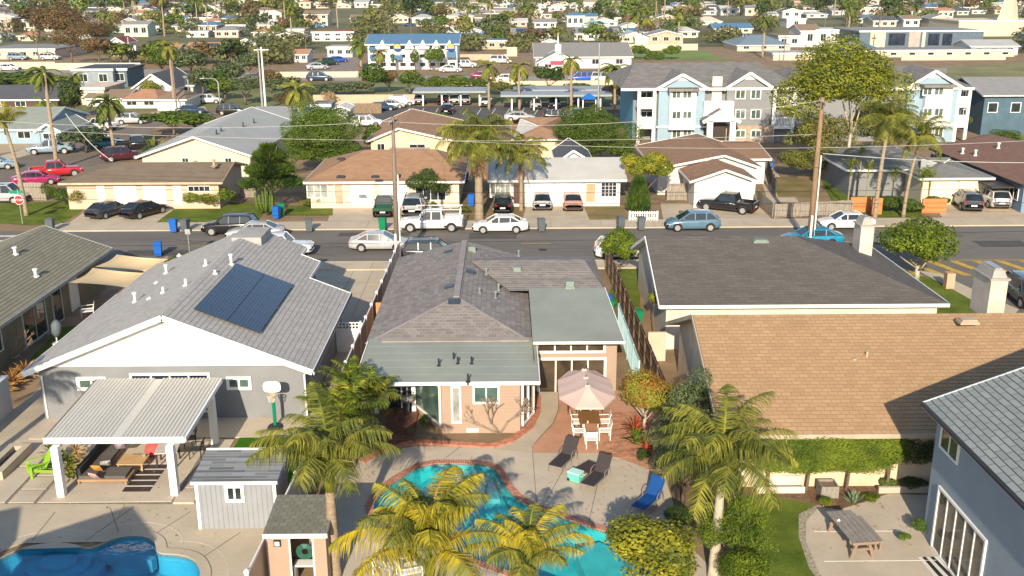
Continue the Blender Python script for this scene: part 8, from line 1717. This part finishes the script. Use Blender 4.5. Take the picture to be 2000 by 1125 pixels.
for i, (a, y_, r_, h, c_) in enumerate(((728, 183, 4.6, 6, 'green'), (760, 180, 2.8, 4.6, 'brown'), (800, 183, 3, 5, 'green'), (850, 182, 3.6, 3.6, 'bright'), (893, 182, 3.8, 3.8, 'bright'), (938, 183, 4, 3.6, 'green'), (980, 185, 3.2, 2.8, 'euc'), (1072, 186, 4, 7, 'dark'), (690, 186, 4, 2.8, 'olive'), (655, 188, 4.4, 2.8, 'olive'), (615, 190, 4.4, 2.8, 'olive'), (560, 192, 4.5, 4.5, 'olive'), (530, 182, 3, 5, 'brown'), (1130, 184, 3.6, 2.4, 'olive'), (1020, 186, 3.4, 2.4, 'green'), (1200, 205, 3, 4, 'brown'))):
    T2(a, y_, r_, h, 'round' if c_ != 'dark' else 'wide', c_, ['large dark round tree beyond the salmon wall', 'bronze-tinged tree right of the large round one', 'green tree in front of the hotel entrance lawn', 'bright freeway shrub tree left of the carport roof', 'bright freeway shrub tree above the carport roof', 'green freeway shrub above the carport roof end', 'thin freeway shrub right of the carport', 'dark flat-topped tree before the church', 'grey-green freeway hedge near the salmon wall', 'grey-green freeway hedge left of the salmon wall', 'grey-green freeway hedge behind the bare tree', 'grey-green bush right of the double pole', 'brownish thin tree at the double pole', 'low scrub below the blue truck', 'low scrub left of the flat-topped tree', 'reddish shrub at the car park end'][i], hb=.2)
for i, (a, y_, h, r_) in enumerate(((811, 139, 5.2, 1.6), (840, 139, 5.6, 1.9), (857, 139, 6, 2.0), (768, 139, 4.5, .6))): T2(a, y_, r_, h, 'tall', 'green', ['round-headed tree on the hotel front, left', 'tall ficus on the hotel front, middle', 'tall ficus on the hotel front, right', 'slim cypress before the hotel'][i], hb=1.)
for i, a in enumerate((1250, 1281, 1312)): T2(a, 116, 3, 5 + (i == 1) * -1.5, 'wide', 'green', ['small round tree on the playing field, left', 'smallest round tree on the playing field, middle', 'small round tree on the playing field, right'][i], hb=None)
gsh = 'brown leafless trees at the upper left'
for i, (a, y_, r_, h) in enumerate(((120, 98, 12, 15), (178, 102, 9, 12), (100, 62, 15, 12), (142, 125, 6, 10), (195, 128, 5, 8), (50, 40, 12, 8), (230, 48, 7, 6))): T2(a, y_, r_, h, 'airy' if i % 2 else 'round', 'brown', ['largest bronze-brown tree at the upper left', 'bronze-brown tree right of the largest one', 'bronze-brown tree top behind the largest one', 'lower bronze tree by the cream freeway wall', 'small bronze tree next to the steep-gabled house', 'bronze tree at the top left corner', 'bronze tree below the top edge, right of the others'][i], 'near' if i < 2 else 'mid', group=gsh, hb=1)
PMX = [(112, 330, 142, 1.0, 'dfrond', 'very tall thin palm with dark brown trunk at the left'), (222, 296, 200, 1.25, 'dfrond', 'grey-trunked palm with windblown head by the crescent'), (150, 200, 150, .9, 'dfrond', 'palm before the modern grey house'), (342, 215, 90, 1., 'frond', 'palm with thin trunk behind the lamp post'), (585, 238, 175, 1.35, 'frond', 'full-headed fan palm left of the big dense tree'), (955, 215, 130, 1.1, 'frond', 'slim palm at the left carport end'), (1014, 215, 130, 1.2, 'frond', 'slim palm between the carports'), (1115, 222, 118, 1., 'frond', 'palm in front of the church gable'), (1200, 218, 135, 1.3, 'dfrond', 'palm at the left corner of the apartments'), (742, 136, 103, 1., 'frond', 'palm at the left of the hotel'), (706, 132, 88, 1.3, 'bright', 'bright palm beside the hotel car park'), (1325, 80, 22, 1.3, 'frond', 'tall fan palm right of the cottages'), (95, 232, 205, 1.1, 'bright', 'pale yucca-like palm by the dark brown house'), (280, 260, 225, .01, 'frond', '')]
for (a, y_, t_, s, cl, l_) in PMX[:-1]:
    p = G(a, y_); z = PY(a, t_, p.y).z - p.z; fpalm(p, max(2, z), l_, None, s * (1.15 if y_ < 150 else 1), cl, 1 if y_ > 150 else 1.3)
for i, (a, y_, s) in enumerate(((1240, 62, 2.2), (1262, 66, 2.2), (1250, 48, 1.8), (215, 62, 1.9), (345, 42, 1.6), (520, 18, 1.3))): p = G(a, y_); fpalm(p, 6, ['big date palm above the cottages, left', 'big date palm above the cottages, right', 'big date palm above the cottages, rear', 'golden date palm right of the bronze trees', 'date palm at the top left among trees', 'date palm near the top edge left of centre'][i], None, s, 'frond', 1.6)
rosette(300, 300, 'lime', 'tall pale succulent in front of the cream gable', 16, 2.6, .5, 'succulent', .3)

# scattered far houses and trees on the slope: every one its own object
zone = lambda x: ['far left', 'left', 'left of centre', 'centre', 'right of centre', 'right', 'far right'][min(6, max(0, int(x / 286)))]
vz = lambda y: 'near the top edge' if y < 14 else 'high on the slope' if y < 34 else 'halfway up the slope' if y < 60 else 'low on the slope' if y < 92 else 'beside the freeway'
USED = {}
taken = [(362, 432, 84, 120), (36, 112, 60, 84), (-40, 105, 85, 120), (216, 244, 68, 112), (720, 893, 70, 140), (1046, 1234, 90, 140), (1000, 1208, 52, 84), (1676, 1990, 52, 115), (1870, 2000, 30, 75), (1510, 1650, 34, 120), (1440, 1545, 66, 104), (610, 690, 56, 114), (570, 720, 105, 150), (776, 822, 2, 30), (590, 745, 18, 56), (1062, 1122, 20, 46), (1236, 1440, 86, 122), (768, 815, 46, 78), (1362, 1470, 32, 80), (240, 500, 75, 118)]
def free(x, y, m=0): return not any(a - m < x < b_ + m and c_ < y < d_ for a, b_, c_, d_ in taken)
fw = [whs, whs, bge, crm, tnw, pgr, mat('pale_green_stucco', (.50, .55, .46), .9), mat('pale_pink_stucco', (.62, .48, .42), .9), ylw]; fr_ = [gyr, gyr, brr, tile, rfg, rfd, tile, mat('tan_roof', (.36, .27, .2), .9), rfw, blr]
wname = ['white', 'white', 'beige', 'cream', 'tan', 'light grey', 'pale green', 'pale pink', 'pale yellow']; rname = ['grey', 'grey', 'brown', 'orange-tiled', 'pale grey', 'dark', 'orange-tiled', 'tan', 'white', 'blue']
rh = random.Random(4); nh = 0; hbx = []
for row, (y_, w_) in enumerate(((98, 58), (86, 56), (75, 52), (64, 48), (54, 43), (45, 39), (37, 35), (30, 32), (23, 29), (17, 26), (11, 24), (5, 22))):
    x = -60 + rh.uniform(0, 60)
    while x < 2060:
        ww_ = w_ * rh.uniform(.7, 1.25)
        if free(x + ww_ / 2, y_ - 4, ww_ * .4) and rh.random() < .85 and nh < 290:
            i, j = rh.randrange(len(fw)), rh.randrange(len(fr_)); hh = w_ * rh.uniform(.22, .32) * (1.7 if rh.random() < .25 else 1); ty = rh.choice(['gx', 'gx', 'hx', 'gy', 'flat'])
            bld(f'{wname[i]} {"tall " if hh > w_ * .34 else ""}house with {rname[j]} {dict(gx="gabled", gy="front-gabled", hx="hipped", flat="flat")[ty]} roof {vz(y_)}, {zone(x)}', x, x + ww_, y_ + rh.uniform(-2, 2), y_ - hh, y_ - hh - w_ * .16, rh.uniform(9, 13), fw[i], fr_[j], ty, nw=rh.choice([2, 3]) if row < 7 else 2, group='houses on the distant slope'); nh += 1; hbx.append((x, x + ww_, y_ - hh * .6, y_ + hh * .7 + 1.5))
        x += ww_ * rh.uniform(1.1, 1.7)
cols = [('green', 'green'), ('dark', 'dark green'), ('olive', 'grey-green'), ('brown', 'bronze'), ('bright', 'bright green'), ('euc', 'yellow-green'), ('green', 'green'), ('dark', 'dark green')]
nt_ = 0; np_ = 0
for row, y_ in enumerate((128, 112, 98, 88, 79, 71, 63, 56, 49, 43, 37, 31, 26, 21, 16, 12, 8, 4, 0)):
    stp = max(17, y_ * .55 + 10); x = -80 + rh.uniform(0, stp)
    while x < 2080:
        if row < 3:
            ok = free(x, y_, 14) and not (600 < x < 1240 and y_ > 100) and not (1230 < x and y_ > 115) and x > 230
        else: ok = free(x, y_, 4)
        if ok and any(a < x < b_ and c_ < y_ < d_ for a, b_, c_, d_ in hbx) and rh.random() < .7: ok = False
        if ok:
            if rh.random() < .2 and np_ < 70:
                p = G(x, y_ + rh.uniform(-3, 3)); h = rh.uniform(6, 15); fpalm(p, h, f'{"tall" if h > 12 else "low" if h < 8.5 else "mid-height"} distant palm {vz(y_)}, {zone(x)}', 'palms on the distant slope', rh.uniform(1., 1.5), rh.choice(['frond', 'dfrond', 'dfrond']), 1.3); np_ += 1
            elif nt_ < 290:
                c_, n_ = cols[rh.randrange(8)]; r_ = rh.uniform(3., 6.5) * (1.15 if row > 8 else .9); k = rh.choice(['round', 'wide', 'tall', 'airy', 'round'])
                T2(x, y_ + rh.uniform(-3, 3), r_, r_ * rh.uniform(1.1, 2.0) + (2 if k == 'tall' else 0), k, c_, f'{"large " if r_ > 5 else "small " if r_ < 3.6 else ""}{n_} {dict(round="round-headed", wide="spreading", tall="upright", airy="loose-crowned")[k]} tree {vz(y_)}, {zone(x)}', 'far', group='trees on the distant slope', hb=.3); nt_ += 1
        x += stp * rh.uniform(.6, 1.35)
print('far trees', nt_, 'palms', np_, 'houses', nh)
# the rest of the hillside's greenery, beyond counting
b = None; V = []; nq = 0
r2 = np.random.default_rng(9)
for _ in range(6600):
    x, y_ = r2.uniform(-150, 2150), 128 * r2.random() ** 1.35 - 2
    if not free(x, y_, 8) or (y_ > 104 and (x > 1230 or 560 < x < 1240 or x < 230)): continue
    if any(a - 1 < x < b_ + 1 and c_ < y_ < d_ for a, b_, c_, d_ in hbx): continue
    p = G(x, y_); n = 84; R0 = r2.uniform(1.5, 4.0) * (1.25 if y_ < 50 else 1); d = unit(r2.normal(size=(n, 3))); d[:, 2] = abs(d[:, 2]); pos = np.array([p.x, p.y, p.z + R0 * .45]) + d * R0 * r2.uniform(.6, 1.1, (n, 1)) * np.array([1.3, 1.3, 1]); nr = unit(d + r2.normal(size=d.shape) * .5 + np.array([0, 0, .3])); V.append(leafquads(pos, nr, np.full(n, .13 * R0 + .2), .6)); nq += n
V = np.concatenate(V); me = npmesh('undergrowth', V, nq, leaf('hillside_leaves', (.045, .08, .02), (.18, .20, .05), (.16, .14, .06))); o = bpy.data.objects.new('undergrowth', me); col.objects.link(o); tag(o, 'mixed shrubs and undergrowth between the houses of the distant slope', 'undergrowth', kind='stuff')

# haze: one closed box of thin air round the camera and everything built
b = B(); b.box(-3800, 3800, -200, 5600, -3, 95); hz = b.build('haze', white); hz.data.materials.clear(); hm = bpy.data.materials.new('haze_air'); hm.use_nodes = True; hn = hm.node_tree; hn.nodes.remove(hn.nodes['Principled BSDF'])
pv = nd(hn, 'ShaderNodeVolumePrincipled'); pv.inputs['Density'].default_value = .00007; pv.inputs['Color'].default_value = (.85, .90, 1, 1); hn.links.new(pv.outputs[0], hn.nodes['Material Output'].inputs['Volume']); hz.data.materials.append(hm); hz['kind'] = 'stuff'; hz['label'] = 'thin pale haze over the whole town'
print('objects', len(bpy.data.objects), 'tris', sum(sum(len(p.vertices) - 2 for p in m.polygons) for m in bpy.data.meshes))
